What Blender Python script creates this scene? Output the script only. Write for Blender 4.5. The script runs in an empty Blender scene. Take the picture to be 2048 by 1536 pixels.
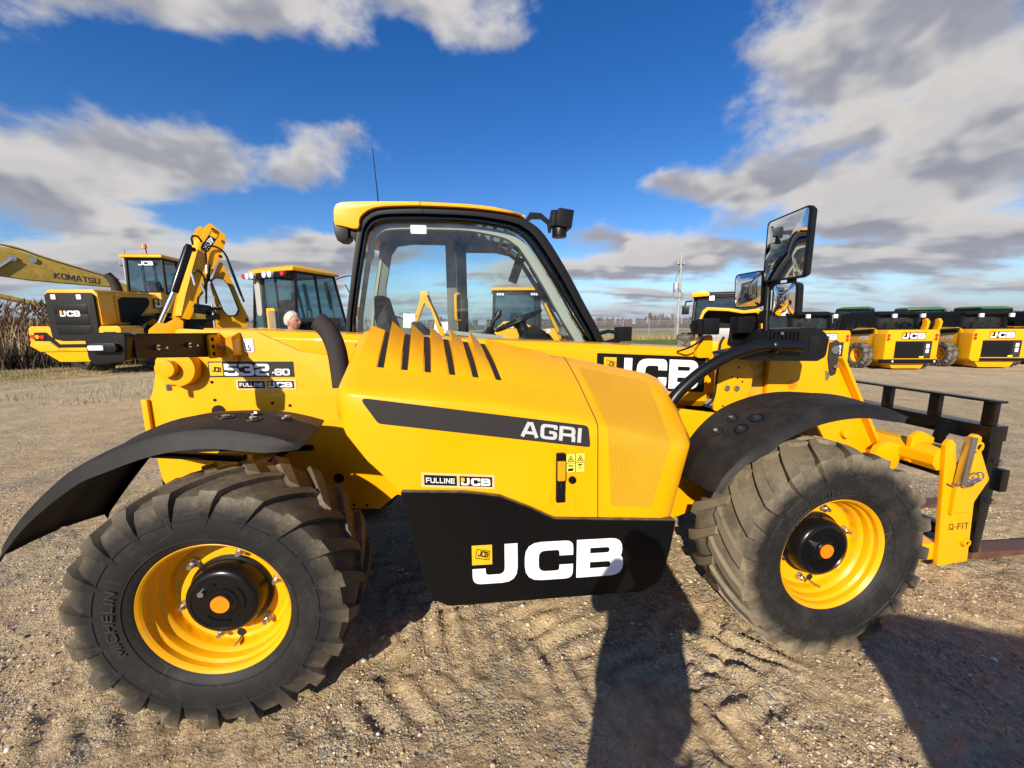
import bpy, bmesh, math, random
import numpy as np
from mathutils import Vector, Matrix
from math import radians as RAD, sin, cos, pi, hypot, atan2
random.seed(7); RNG = np.random.default_rng(11)
SC = bpy.context.scene
COL = SC.collection

# ------------------------------------------------------------------ camera
def _basis(yaw, pitch, roll):
    f = Vector((sin(yaw)*cos(pitch), cos(yaw)*cos(pitch), sin(pitch)))
    r = Vector((cos(yaw), -sin(yaw), 0)); u = r.cross(f)
    return f, cos(roll)*r + sin(roll)*u, -sin(roll)*r + cos(roll)*u
CAM_POS = Vector((1.014, -2.502, 1.634))
cam_d = bpy.data.cameras.new('camera'); cam = bpy.data.objects.new('camera', cam_d); COL.objects.link(cam)
_f, _r, _u = _basis(RAD(6.93), RAD(-8.81), RAD(-0.45))
cam.matrix_world = Matrix(((_r.x, _u.x, -_f.x, CAM_POS.x), (_r.y, _u.y, -_f.y, CAM_POS.y), (_r.z, _u.z, -_f.z, CAM_POS.z), (0, 0, 0, 1)))
cam_d.sensor_fit = 'HORIZONTAL'; cam_d.sensor_width = 36; cam_d.lens = 36*765.7/2048
cam_d.clip_start = 0.02; cam_d.clip_end = 9000
SC.camera = cam

# ------------------------------------------------------------------ light
SUN_AZ, SUN_EL = RAD(206.9), RAD(27.4)          # measured from +Y towards +X
sun_d = bpy.data.lights.new('sun', 'SUN'); sun = bpy.data.objects.new('sun', sun_d); COL.objects.link(sun)
sun_d.energy = 5.0; sun_d.angle = RAD(0.53); sun_d.color = (1.0, 0.90, 0.74)
_sd = Vector((sin(SUN_AZ)*cos(SUN_EL), cos(SUN_AZ)*cos(SUN_EL), sin(SUN_EL)))
sun.rotation_euler = _sd.to_track_quat('Z', 'Y').to_euler(); sun.location = (0, 0, 40)
SC.view_settings.view_transform = 'Standard'; SC.view_settings.look = 'None'
SC.view_settings.exposure = 0.5; SC.view_settings.gamma = 1.0
SC.view_settings.use_curve_mapping = False
SC.render.film_transparent = False
SC.cycles.max_bounces = 7; SC.cycles.diffuse_bounces = 3; SC.cycles.glossy_bounces = 4; SC.cycles.transparent_max_bounces = 24; SC.cycles.caustics_reflective = False; SC.cycles.caustics_refractive = False
SC.cycles.use_denoising = True

W = bpy.data.worlds.new('World'); SC.world = W; W.use_nodes = True
def build_world():
    nt = W.node_tree; N = nt.nodes; L = nt.links; N.clear()
    def nd(t, **k):
        n = N.new(t)
        for a, b in k.items(): setattr(n, a, b)
        return n
    def inp(sock, v):
        if isinstance(v, bpy.types.NodeSocket): L.new(v, sock)
        else: sock.default_value = v
    def math_(op, a, b=None, c=None, clamp=False):
        n = nd('ShaderNodeMath', operation=op, use_clamp=clamp); inp(n.inputs[0], a)
        if b is not None: inp(n.inputs[1], b)
        if c is not None: inp(n.inputs[2], c)
        return n.outputs[0]
    def vm(op, a, b=None, out=0):
        n = nd('ShaderNodeVectorMath', operation=op); inp(n.inputs[0], a)
        if b is not None: inp(n.inputs['Scale' if op == 'SCALE' else 1], b)
        return n.outputs[out]
    def mr(v, a, b, c, d, smooth=True):
        n = nd('ShaderNodeMapRange'); n.interpolation_type = 'SMOOTHSTEP' if smooth else 'LINEAR'
        for i, x in enumerate((v, a, b, c, d)): inp(n.inputs[i], x)
        return n.outputs[0]
    def mix(f, a, b):
        n = nd('ShaderNodeMix', data_type='RGBA'); inp(n.inputs[0], f); inp(n.inputs[6], a); inp(n.inputs[7], b)
        return n.outputs[2]
    sky = nd('ShaderNodeTexSky', sky_type='NISHITA'); sky.sun_disc = False
    sky.sun_elevation = SUN_EL; sky.sun_rotation = SUN_AZ
    sky.altitude = 200; sky.air_density = 1.0; sky.dust_density = 0.25; sky.ozone_density = 2.6
    hs = nd('ShaderNodeHueSaturation'); hs.inputs['Hue'].default_value = 0.513; hs.inputs['Saturation'].default_value = 1.36; hs.inputs['Value'].default_value = 1.0
    L.new(sky.outputs[0], hs.inputs['Color'])
    tc = nd('ShaderNodeTexCoord'); d = tc.outputs['Generated']
    sep = nd('ShaderNodeSeparateXYZ'); L.new(d, sep.inputs[0])
    z = math_('MAXIMUM', sep.outputs[2], 0.0)
    inv = math_('DIVIDE', 1.0, math_('ADD', z, 0.1))
    p = vm('SCALE', d, inv)
    flat = vm('MULTIPLY', p, (1, 1, 0))
    # slow warp
    wn = nd('ShaderNodeTexNoise', noise_dimensions='2D'); L.new(flat, wn.inputs['Vector']); wn.inputs['Scale'].default_value = 1.3; wn.inputs['Detail'].default_value = 3
    wv = vm('SCALE', vm('SUBTRACT', wn.outputs['Color'], (.5, .5, .5)), 0.55)
    # cloud banks of the day: centre and size on the cloud layer, weight (negative = clear gap)
    banks = [(-1.75,2.1,.75,.42,.30), (-1.15,2.08,.62,.36,.27), (-2.5,2.7,.9,.5,.25), (-1.25,1.2,.45,.30,.16), (-.62,1.12,.42,.22,.27), (-.12,1.12,.50,.26,.30),
             (-.5,1.88,.28,.2,.13), (-2.4,3.6,1.4,.5,.25), (-1.2,3.6,.8,.4,.2), (1.25,1.05,.42,.45,.36), (1.75,1.25,.6,.42,.32), (2.3,1.6,.7,.4,.3), (1.15,2.08,.42,.26,.26),
             (1.65,2.05,.65,.26,.28), (2.6,2.1,.8,.4,.26), (1.35,3.1,.8,.55,.22), (.9,4.2,.9,.7,.2), (2.6,3.2,1.2,.6,.2),
             (.45,1.75,.65,.66,-.34), (-.55,1.52,.8,.18,-.25), (.1,2.5,.7,.6,-.22), (-1.9,1.6,.5,.16,-.16), (-1.6,2.75,.5,.16,-.16), (-.7,2.6,.5,.5,-.16), (.95,2.55,.35,.3,-.12), (2.2,2.75,.7,.2,-.15)]
    bank = None; wvh = vm('ADD', flat, vm('SCALE', wv, .5))
    for cx, cy, sx, sy, a in banks:
        n = nd('ShaderNodeVectorMath', operation='MULTIPLY_ADD'); L.new(wvh, n.inputs[0]); n.inputs[1].default_value = (1/sx/1.7, 1/sy/1.7, 0); n.inputs[2].default_value = (-cx/sx/1.7, -cy/sy/1.7, 0)
        g = mr(vm('LENGTH', n.outputs[0], out=1), 0.0, 1.0, a*.86, 0.0)
        bank = g if bank is None else math_('ADD', bank, g)
    far = mr(vm('LENGTH', flat, out=1), 2.6, 4.6, 0.0, 1.0)
    # heaped cloud: noise over the sky directions, so that billows stay round; streets of stratocumulus near the horizon
    tall = vm('ADD', vm('MULTIPLY', d, (1, 1, 1.55)), vm('SCALE', wv, .10))
    def density(dz, detail):
        n = nd('ShaderNodeTexNoise'); L.new(vm('ADD', tall, (0, 0, dz*1.55)), n.inputs['Vector']); n.inputs['Scale'].default_value = 5.6
        n.inputs['Detail'].default_value = detail; n.inputs['Roughness'].default_value = 0.57
        m = nd('ShaderNodeTexNoise', noise_dimensions='2D'); L.new(vm('MULTIPLY', vm('SCALE', flat, 1-dz*3.), (0.42, .95, 1)), m.inputs['Vector']); m.inputs['Scale'].default_value = 1.5
        m.inputs['Detail'].default_value = min(detail, 4.0); m.inputs['Roughness'].default_value = .5
        return math_('ADD', n.outputs[0], math_('MULTIPLY', far, math_('SUBTRACT', math_('MULTIPLY', m.outputs[0], .9), .275)))
    d0 = math_('ADD', density(0., 8.0), bank)
    d_up = density(.026, 3.0)
    d_dn = density(-.026, 3.0)
    mask = mr(d0, 0.53, 0.785, 0.0, 1.0)
    above = mr(sep.outputs[2], 0.0, 0.02, 0.0, 1.0)
    mask = math_('MULTIPLY', mask, above)
    under = mr(math_('SUBTRACT', d_up, d_dn), -0.10, 0.13, 0.0, 1.0)       # near a cloud's base
    core = mr(d0, 0.60, 0.95, 0.0, 1.0)
    g = math_('MULTIPLY', math_('ADD', math_('MULTIPLY', under, .72), math_('MULTIPLY', core, .30)), 1.0, clamp=True)
    ccol = mix(g, (5.1, 4.9, 4.7, 1), (2.15, 2.27, 2.72, 1))
    # distance softens clouds into the horizon haze
    hz = mr(sep.outputs[2], 0.0, 0.16, 0.45, 0.0)
    ccol = mix(hz, ccol, (2.6, 2.9, 3.8, 1))
    blue = mix(mr(sep.outputs[2], 0.0, 0.13, 0.85, 0.0), hs.outputs[0], (2.2, 3.3, 5.2, 1))
    col = mix(mask, blue, ccol)
    W.cycles.sampling_method = 'MANUAL'; W.cycles.sample_map_resolution = 256
    bg = nd('ShaderNodeBackground'); L.new(col, bg.inputs[0]); bg.inputs[1].default_value = 0.1
    out = nd('ShaderNodeOutputWorld'); L.new(bg.outputs[0], out.inputs[0])
build_world()

# ------------------------------------------------------------------ materials
def mat(name, col, rough=.5, metal=0., coat=0., noise=None, bump=None, emit=None, spec=.5, dust=None, settle=None):
    """noise=(scale, amount): value variation; bump=(scale, strength); dust=(rgb, lo, hi, scale)"""
    m = bpy.data.materials.new(name); m.use_nodes = True
    nt = m.node_tree; N = nt.nodes; L = nt.links; b = N['Principled BSDF']
    b.inputs['Base Color'].default_value = (*col, 1); b.inputs['Roughness'].default_value = rough; b.inputs['Metallic'].default_value = metal
    b.inputs['Coat Weight'].default_value = coat; b.inputs['Coat Roughness'].default_value = .06; b.inputs['Specular IOR Level'].default_value = spec
    tc = N.new('ShaderNodeTexCoord'); cur = None
    if noise:
        n = N.new('ShaderNodeTexNoise'); L.new(tc.outputs['Object'], n.inputs['Vector']); n.inputs['Scale'].default_value = noise[0]; n.inputs['Detail'].default_value = 6
        mr = N.new('ShaderNodeMapRange'); L.new(n.outputs[0], mr.inputs[0]); mr.inputs[1].default_value = .3; mr.inputs[2].default_value = .7
        mr.inputs[3].default_value = 1-noise[1]; mr.inputs[4].default_value = 1+noise[1]
        mx = N.new('ShaderNodeMix'); mx.data_type = 'RGBA'; mx.blend_type = 'MULTIPLY'; mx.inputs[0].default_value = 1
        mx.inputs[6].default_value = (*col, 1); L.new(mr.outputs[0], mx.inputs[7]); cur = mx.outputs[2]
        rr = N.new('ShaderNodeMapRange'); L.new(n.outputs[0], rr.inputs[0]); rr.inputs[1].default_value = .3; rr.inputs[2].default_value = .7
        rr.inputs[3].default_value = max(.02, rough*.8); rr.inputs[4].default_value = min(1, rough*1.25); L.new(rr.outputs[0], b.inputs['Roughness'])
    if dust:
        n = N.new('ShaderNodeTexNoise'); L.new(tc.outputs['Object'], n.inputs['Vector']); n.inputs['Scale'].default_value = dust[3]; n.inputs['Detail'].default_value = 8; n.inputs['Roughness'].default_value = .65
        mr = N.new('ShaderNodeMapRange'); L.new(n.outputs[0], mr.inputs[0]); mr.inputs[1].default_value = dust[1]; mr.inputs[2].default_value = dust[2]
        mx = N.new('ShaderNodeMix'); mx.data_type = 'RGBA'; L.new(mr.outputs[0], mx.inputs[0])
        if cur is not None: L.new(cur, mx.inputs[6])
        else: mx.inputs[6].default_value = (*col, 1)
        mx.inputs[7].default_value = (*dust[0], 1); cur = mx.outputs[2]
    if settle:      # fine dust lying on faces that look up: (rgb, amount)
        g = N.new('ShaderNodeNewGeometry'); sx = N.new('ShaderNodeSeparateXYZ'); L.new(g.outputs['Normal'], sx.inputs[0])
        n = N.new('ShaderNodeTexNoise'); L.new(tc.outputs['Object'], n.inputs['Vector']); n.inputs['Scale'].default_value = 22; n.inputs['Detail'].default_value = 8; n.inputs['Roughness'].default_value = .7
        m1 = N.new('ShaderNodeMapRange'); L.new(sx.outputs[2], m1.inputs[0]); m1.inputs[1].default_value = .05; m1.inputs[2].default_value = .95
        m2 = N.new('ShaderNodeMapRange'); L.new(n.outputs[0], m2.inputs[0]); m2.inputs[1].default_value = .25; m2.inputs[2].default_value = .7; m2.inputs[4].default_value = settle[1]
        mu = N.new('ShaderNodeMath'); mu.operation = 'MULTIPLY'; L.new(m1.outputs[0], mu.inputs[0]); L.new(m2.outputs[0], mu.inputs[1])
        mx = N.new('ShaderNodeMix'); mx.data_type = 'RGBA'; L.new(mu.outputs[0], mx.inputs[0])
        if cur is not None: L.new(cur, mx.inputs[6])
        else: mx.inputs[6].default_value = (*col, 1)
        mx.inputs[7].default_value = (*settle[0], 1); cur = mx.outputs[2]
    if cur is not None: L.new(cur, b.inputs['Base Color'])
    if bump:
        n = N.new('ShaderNodeTexNoise'); L.new(tc.outputs['Object'], n.inputs['Vector']); n.inputs['Scale'].default_value = bump[0]; n.inputs['Detail'].default_value = 4
        bp = N.new('ShaderNodeBump'); bp.inputs['Strength'].default_value = bump[1]; bp.inputs['Distance'].default_value = .002
        L.new(n.outputs[0], bp.inputs['Height']); L.new(bp.outputs[0], b.inputs['Normal'])
    if emit: b.inputs['Emission Color'].default_value = (*emit[0], 1); b.inputs['Emission Strength'].default_value = emit[1]
    return m
def glass_mat(name, tint, refl=1.0, haze=0.0, rough=0.0):
    m = bpy.data.materials.new(name); m.use_nodes = True; nt = m.node_tree; N = nt.nodes; L = nt.links; N.clear()
    t = N.new('ShaderNodeBsdfTransparent'); t.inputs[0].default_value = (*tint, 1)
    g = N.new('ShaderNodeBsdfGlossy'); g.inputs['Roughness'].default_value = rough; g.inputs[0].default_value = (refl, refl, refl, 1)
    lw = N.new('ShaderNodeLayerWeight'); lw.inputs[0].default_value = .5; pw = N.new('ShaderNodeMath'); pw.operation = 'POWER'; L.new(lw.outputs['Facing'], pw.inputs[0]); pw.inputs[1].default_value = 4.5
    fr = N.new('ShaderNodeMath'); fr.operation = 'MULTIPLY_ADD'; L.new(pw.outputs[0], fr.inputs[0]); fr.inputs[1].default_value = .92; fr.inputs[2].default_value = .055
    mx = N.new('ShaderNodeMixShader'); L.new(fr.outputs[0], mx.inputs[0]); L.new(t.outputs[0], mx.inputs[1]); L.new(g.outputs[0], mx.inputs[2])
    o = N.new('ShaderNodeOutputMaterial'); last = mx.outputs[0]
    if haze:
        df = N.new('ShaderNodeBsdfDiffuse'); df.inputs[0].default_value = (.6, .58, .54, 1)
        tc = N.new('ShaderNodeTexCoord'); n = N.new('ShaderNodeTexNoise'); L.new(tc.outputs['Object'], n.inputs['Vector']); n.inputs['Scale'].default_value = 5; n.inputs['Detail'].default_value = 9; n.inputs['Roughness'].default_value = .7
        mr = N.new('ShaderNodeMapRange'); L.new(n.outputs[0], mr.inputs[0]); mr.inputs[1].default_value = .4; mr.inputs[2].default_value = .8; mr.inputs[3].default_value = 0.0; mr.inputs[4].default_value = haze
        m2 = N.new('ShaderNodeMixShader'); L.new(mr.outputs[0], m2.inputs[0]); L.new(last, m2.inputs[1]); L.new(df.outputs[0], m2.inputs[2]); last = m2.outputs[0]
    L.new(last, o.inputs[0]); return m
M = {}
TAN = (.20, .155, .10)
M['yellow'] = mat('yellow_paint', (.80, .368, .0010), .36, coat=.3, noise=(3, .03), spec=.3, dust=((.66, .36, .03), .60, 1.6, 9))
M['rim'] = mat('yellow_wheel_paint', (.78, .37, .002), .36, coat=.2, spec=.3, noise=(4, .04), dust=((.42, .27, .10), .55, .95, 11))
M['yellow_dull'] = mat('yellow_paint_weathered', (.70, .32, .004), .5, coat=.1, noise=(2, .06), spec=.3)
M['olive'] = mat('weathered_excavator_yellow', (.40, .275, .035), .6, noise=(2.5, .15), dust=((.10, .08, .045), .52, .8, 6))
M['decal_black'] = mat('black_decal_film', (.006, .006, .0065), .42, spec=.25)
M['decal_grey'] = mat('charcoal_decal_film', (.026, .024, .024), .55, spec=.25, bump=(900, .15))
M['white'] = mat('white_decal_film', (.80, .80, .82), .4)
M['grey_letter'] = mat('light_grey_lettering', (.48, .49, .51), .45)
M['decal_yellow'] = mat('yellow_decal_film', (.80, .42, .01), .45)
M['cream'] = mat('cream_decal_edge', (.78, .47, .20), .5)
M['black'] = mat('black_gloss_paint', (.0045, .0045, .005), .26, coat=.15, spec=.3, dust=((.04, .035, .028), .62, 1.2, 12))
M['plastic'] = mat('black_moulded_plastic', (.0075, .0075, .0085), .58, spec=.24, bump=(420, .28), dust=((.035, .032, .027), .5, 1.2, 7), settle=((.14, .10, .06), .18))
M['plastic2'] = mat('black_smooth_plastic', (.006, .006, .0066), .34, spec=.32)
M['panel'] = mat('black_side_panel_plastic', (.0040, .0040, .0045), .34, spec=.20, bump=(300, .12), dust=((.05, .04, .03), .70, 1.25, 16), settle=((.24, .17, .10), .75))
M['exhaust'] = mat('charcoal_heat_paint', (.038, .032, .031), .75, spec=.2, bump=(700, .3))
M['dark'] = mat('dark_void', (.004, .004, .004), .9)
M['trim'] = mat('light_grey_cab_trim', (.32, .33, .31), .7, bump=(300, .2))
M['trim_d'] = mat('dark_grey_cab_trim', (.13, .132, .128), .7, bump=(300, .2))
M['seat'] = mat('dark_seat_fabric', (.02, .02, .022), .9, bump=(400, .4))
M['steel'] = mat('zinc_plated_steel', (.56, .55, .52), .34, 1.0)
M['chrome'] = mat('chrome_rod', (.75, .76, .78), .14, 1.0)
M['orange'] = mat('orange_reflector', (.95, .22, .005), .22, coat=.5, bump=(120, .3))
M['amber'] = mat('amber_lens', (.95, .30, .01), .12, coat=.8)
M['red'] = mat('red_lens', (.55, .015, .008), .15, coat=.8)
M['lens'] = mat('clear_lamp_lens', (.80, .82, .84), .12, coat=.8, metal=.2)
M['mirror'] = mat('silvered_mirror', (.86, .88, .90), .012, 1.0)
M['glass'] = glass_mat('tinted_cab_glass', (.86, .94, .925), .9, haze=.055)
M['glass2'] = glass_mat('far_cab_glass', (.33, .48, .51), 1.0, haze=.06)
M['glass_dark'] = glass_mat('smoked_glass', (.16, .22, .235), 1.0, haze=.05)
M['rust'] = mat('worn_brown_steel', (.14, .062, .042), .55, .3, noise=(8, .25))
M['wear'] = mat('worn_greasy_paint', (.62, .29, .02), .55, noise=(14, .25), dust=((.09, .06, .03), .52, .68, 12))
M['green'] = mat('green_tractor_paint', (.030, .16, .028), .4, coat=.3)
M['lime'] = mat('lime_trim', (.55, .60, .02), .45)
M['blackmat'] = mat('black_machine_paint', (.0055, .0055, .006), .42, spec=.25)
M['wood'] = mat('weathered_wood_post', (.23, .19, .13), .85, noise=(12, .3), bump=(60, .5))
M['pole'] = mat('grey_weathered_pole', (.36, .34, .31), .85, noise=(6, .15))
M['galv'] = mat('galvanised_steel', (.48, .49, .50), .5, .6)
M['skin'] = mat('skin', (.42, .20, .135), .55, noise=(30, .12))
M['hair'] = mat('white_hair', (.46, .43, .38), .8, noise=(60, .35))
M['cloth'] = mat('dark_cloth', (.013, .013, .016), .9)
M['denim'] = mat('blue_denim', (.03, .045, .09), .9)
M['paper'] = mat('white_paper', (.75, .78, .76), .6)

def tyre_mat(name, dusty):
    """black rubber, tan dust on lug faces and shoulder, with scuffs; wheel axis is the object's local Y"""
    m = bpy.data.materials.new(name); m.use_nodes = True; nt = m.node_tree; N = nt.nodes; L = nt.links; b = N['Principled BSDF']
    tc = N.new('ShaderNodeTexCoord'); s = N.new('ShaderNodeSeparateXYZ'); L.new(tc.outputs['Object'], s.inputs[0])
    def mt(op, a, c=None):
        n = N.new('ShaderNodeMath'); n.operation = op
        for i, x in enumerate((a, c)):
            if x is None: continue
            if isinstance(x, bpy.types.NodeSocket): L.new(x, n.inputs[i])
            else: n.inputs[i].default_value = x
        return n.outputs[0]
    rad = mt('SQRT', mt('ADD', mt('POWER', s.outputs[0], 2), mt('POWER', s.outputs[2], 2)))
    def noise(sc, det=7, rg=.65, v=None):
        n = N.new('ShaderNodeTexNoise'); L.new(v or tc.outputs['Object'], n.inputs['Vector']); n.inputs['Scale'].default_value = sc; n.inputs['Detail'].default_value = det; n.inputs['Roughness'].default_value = rg
        return n.outputs[0]
    def mr(v, a, c, lo=0., hi=1.):
        n = N.new('ShaderNodeMapRange'); L.new(v, n.inputs[0]); n.inputs[1].default_value = a; n.inputs[2].default_value = c; n.inputs[3].default_value = lo; n.inputs[4].default_value = hi
        return n.outputs[0]
    big = noise(7); fine = noise(60, 5)
    edge = mr(mt('ADD', rad, mt('MULTIPLY', mt('SUBTRACT', big, .5), .10)), .43, .53)       # dust gathers on the tread
    patch = mr(mt('ADD', mt('MULTIPLY', big, .7), mt('MULTIPLY', fine, .3)), .56-.12*dusty, .72-.08*dusty)
    f = mt('ADD', mt('MULTIPLY', edge, .25+.52*dusty), mt('MULTIPLY', mt('MULTIPLY', patch, edge), .55))
    f = mt('MINIMUM', mt('ADD', f, mt('MULTIPLY', patch, .10)), .92)
    # thin pale scuff marks
    w = N.new('ShaderNodeTexVoronoi'); w.feature = 'DISTANCE_TO_EDGE'; L.new(tc.outputs['Object'], w.inputs['Vector']); w.inputs['Scale'].default_value = 9
    sc_ = mt('MULTIPLY', mr(w.outputs[0], .0, .010, 1, 0), mr(noise(5), .52, .62))
    f = mt('MINIMUM', mt('ADD', f, mt('MULTIPLY', sc_, .34)), 1.0)
    mx = N.new('ShaderNodeMix'); mx.data_type = 'RGBA'; L.new(f, mx.inputs[0]); mx.inputs[6].default_value = (.0125, .0125, .0135, 1); mx.inputs[7].default_value = (.215, .175, .12, 1)
    L.new(mx.outputs[2], b.inputs['Base Color']); b.inputs['Roughness'].default_value = .62; b.inputs['Specular IOR Level'].default_value = .28
    bp = N.new('ShaderNodeBump'); bp.inputs['Strength'].default_value = .35; bp.inputs['Distance'].default_value = .003; L.new(fine, bp.inputs['Height']); L.new(bp.outputs[0], b.inputs['Normal'])
    return m
M['tyre_rear'] = tyre_mat('rubber_lightly_dusted', .42)
M['tyre_front'] = tyre_mat('rubber_caked_dust', 1.0)

# ------------------------------------------------------------------ geometry helpers
def V3(p): return Vector(p)
def rr_corner(pts, radii, n=5):
    """round the corners of an open 2D polyline (ends kept)"""
    out = [pts[0]]
    for i in range(1, len(pts)-1):
        r = radii[i] if isinstance(radii, (list, tuple)) else radii
        out += _arc(pts[i-1], pts[i], pts[i+1], r, n)
    out.append(pts[-1]); return out
def _arc(a, b, c, r, n):
    a, b, c = Vector(a), Vector(b), Vector(c)
    u = (a-b); v = (c-b); lu, lv = u.length, v.length
    if lu < 1e-9 or lv < 1e-9 or r <= 0: return [tuple(b)]*(n+1)
    u /= lu; v /= lv
    ang = u.angle(v)
    if ang > pi-.01: return [tuple(b)]*(n+1)
    t = min(r/math.tan(ang/2), .499*lu, .499*lv)
    p, q = b+u*t, b+v*t
    o = []
    for k in range(n+1):
        s = k/n
        o.append(tuple(p*(1-s)**2 + b*2*s*(1-s) + q*s*s))
    return o
def rpoly(pts, r, n=4):
    """closed polygon with rounded corners; r scalar or list"""
    o = []; m = len(pts)
    for i in range(m):
        ri = r[i] if isinstance(r, (list, tuple)) else r
        if ri > 0: o += _arc(pts[i-1], pts[i], pts[(i+1) % m], ri, n)
        else: o.append(tuple(pts[i]))
    return o
def rect(x0, y0, x1, y1): return [(x0, y0), (x1, y0), (x1, y1), (x0, y1)]
def smooth_path(pts, n=6):
    """Catmull-Rom through points"""
    P = [Vector(p) for p in pts]; o = []
    for i in range(len(P)-1):
        p0 = P[i-1] if i > 0 else P[i]*2-P[i+1]; p1, p2 = P[i], P[i+1]; p3 = P[i+2] if i+2 < len(P) else P[i+1]*2-P[i]
        for k in range(n):
            t = k/n
            o.append(.5*((2*p1)+(p2-p0)*t+(2*p0-5*p1+4*p2-p3)*t*t+(3*p1-p0-3*p2+p3)*t**3))
    o.append(P[-1]); return [tuple(q) for q in o]

class MB:
    def __init__(s): s.v = []; s.f = []; s.mi = []
    def add(s, V, F, m=0):
        b = len(s.v); s.v += [tuple(p) for p in V]; s.f += [tuple(i+b for i in f) for f in F]; s.mi += [m]*len(F); return s
    def box(s, x0, x1, y0, y1, z0, z1, m=0, rot=None, at=None):
        V = [(x, y, z) for z in (z0, z1) for y in (y0, y1) for x in (x0, x1)]
        if rot is not None:
            c = Vector(at) if at is not None else Vector(((x0+x1)/2, (y0+y1)/2, (z0+z1)/2))
            R_ = rot if isinstance(rot, Matrix) else Matrix.Rotation(rot[1], 3, rot[0])
            V = [tuple(R_ @ (Vector(p)-c)+c) for p in V]
        return s.add(V, [(0, 2, 3, 1), (4, 5, 7, 6), (0, 1, 5, 4), (2, 6, 7, 3), (0, 4, 6, 2), (1, 3, 7, 5)], m)
    def prism(s, pts, a, b, axis='y', m=0):
        """2D polygon extruded from a to b along axis; pts are (x,z) for y, (y,z) for x, (x,y) for z"""
        n = len(pts)
        mk = {'y': lambda p, t: (p[0], t, p[1]), 'x': lambda p, t: (t, p[0], p[1]), 'z': lambda p, t: (p[0], p[1], t)}[axis]
        V = [mk(p, a) for p in pts]+[mk(p, b) for p in pts]
        F = [tuple(range(n)), tuple(range(2*n-1, n-1, -1))]+[(i, n+i, n+(i+1) % n, (i+1) % n) for i in range(n)]
        return s.add(V, F, m)
    def ring_wall(s, outer, inner, a, b, axis='y', m=0):
        """frame: two matching closed outlines, extruded"""
        n = len(outer)
        mk = {'y': lambda p, t: (p[0], t, p[1]), 'x': lambda p, t: (t, p[0], p[1]), 'z': lambda p, t: (p[0], p[1], t)}[axis]
        V = [mk(p, a) for p in outer]+[mk(p, a) for p in inner]+[mk(p, b) for p in outer]+[mk(p, b) for p in inner]
        F = []
        for i in range(n):
            j = (i+1) % n
            F += [(i, j, n+j, n+i), (2*n+i, 3*n+i, 3*n+j, 2*n+j), (i, 2*n+i, 2*n+j, j), (n+i, n+j, 3*n+j, 3*n+i)]
        return s.add(V, F, m)
    def loft(s, rings, closed=True, caps=True, m=0):
        n = len(rings[0]); V = [p for r in rings for p in r]; F = []
        for k in range(len(rings)-1):
            for i in range(n if closed else n-1):
                j = (i+1) % n; F.append((k*n+i, k*n+j, (k+1)*n+j, (k+1)*n+i))
        if caps and closed: F += [tuple(range(n-1, -1, -1)), tuple(range((len(rings)-1)*n, len(rings)*n))]
        return s.add(V, F, m)
    def tube(s, path, r, n=10, m=0, caps=True, flat=None):
        P = [Vector(p) for p in path]; R_ = r if isinstance(r, (list, tuple)) else [r]*len(P); rings = []
        t0 = (P[1]-P[0]).normalized(); up = Vector((0, 0, 1)) if abs(t0.z) < .9 else Vector((1, 0, 0))
        nrm = (up-t0*up.dot(t0)).normalized()
        for i, p in enumerate(P):
            t = (P[min(i+1, len(P)-1)]-P[max(i-1, 0)]).normalized()
            nrm = (nrm-t*nrm.dot(t)).normalized(); bn = t.cross(nrm)
            fl = flat or 1
            rings.append([tuple(p+nrm*(R_[i]*cos(2*pi*k/n))+bn*(R_[i]*fl*sin(2*pi*k/n))) for k in range(n)])
        return s.loft(rings, True, caps, m)
    def lathe(s, prof, n=32, o=(0, 0, 0), ax='y', m=0, a0=0., a1=2*pi):
        """profile of (radius, height along axis)"""
        full = abs(a1-a0-2*pi) < 1e-6; k = n if full else n+1; V = []; F = []; q = len(prof)
        for i in range(k):
            a = a0+(a1-a0)*i/n; c, d = cos(a), sin(a)
            for r, h in prof:
                V.append({'y': (o[0]+r*d, o[1]+h, o[2]+r*c), 'x': (o[0]+h, o[1]+r*d, o[2]+r*c), 'z': (o[0]+r*d, o[1]+r*c, o[2]+h)}[ax])
        for i in range(n):
            j = (i+1) % k
            for t in range(q-1): F.append((i*q+t, i*q+t+1, j*q+t+1, j*q+t))
        return s.add(V, F, m)
    def cyl(s, c, r, h0, h1, ax='y', n=20, m=0, r2=None):
        r2 = r if r2 is None else r2
        return s.lathe([(1e-4, h0), (r, h0), (r2, h1), (1e-4, h1)], n, c, ax, m)
    def sheet(s, G, m=0):
        """grid of points, single sided"""
        a, b = len(G), len(G[0])
        return s.add([p for r in G for p in r], [(i*b+j, i*b+j+1, (i+1)*b+j+1, (i+1)*b+j) for i in range(a-1) for j in range(b-1)], m)
    def shell(s, G, t, m=0):
        """grid of points thickened by vector function t(i,j) or constant vector"""
        a, b = len(G), len(G[0]); V = [tuple(p) for r in G for p in r]
        V2 = [tuple(Vector(G[i][j])+Vector(t(i, j) if callable(t) else t)) for i in range(a) for j in range(b)]; n = a*b; F = []
        for i in range(a-1):
            for j in range(b-1):
                q = (i*b+j, i*b+j+1, (i+1)*b+j+1, (i+1)*b+j); F += [q, tuple(n+x for x in reversed(q))]
        for i in range(a-1): F += [(i*b, (i+1)*b, n+(i+1)*b, n+i*b), ((i+1)*b-1+0, n+(i+1)*b-1, n+(i+2)*b-1, (i+2)*b-1)]
        for j in range(b-1): F += [(j, n+j, n+j+1, j+1), ((a-1)*b+j, (a-1)*b+j+1, n+(a-1)*b+j+1, n+(a-1)*b+j)]
        return s.add(V+V2, F, m)
    def xf(s, Mx):
        s.v = [tuple(Mx @ Vector(p)) for p in s.v]; return s
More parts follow.
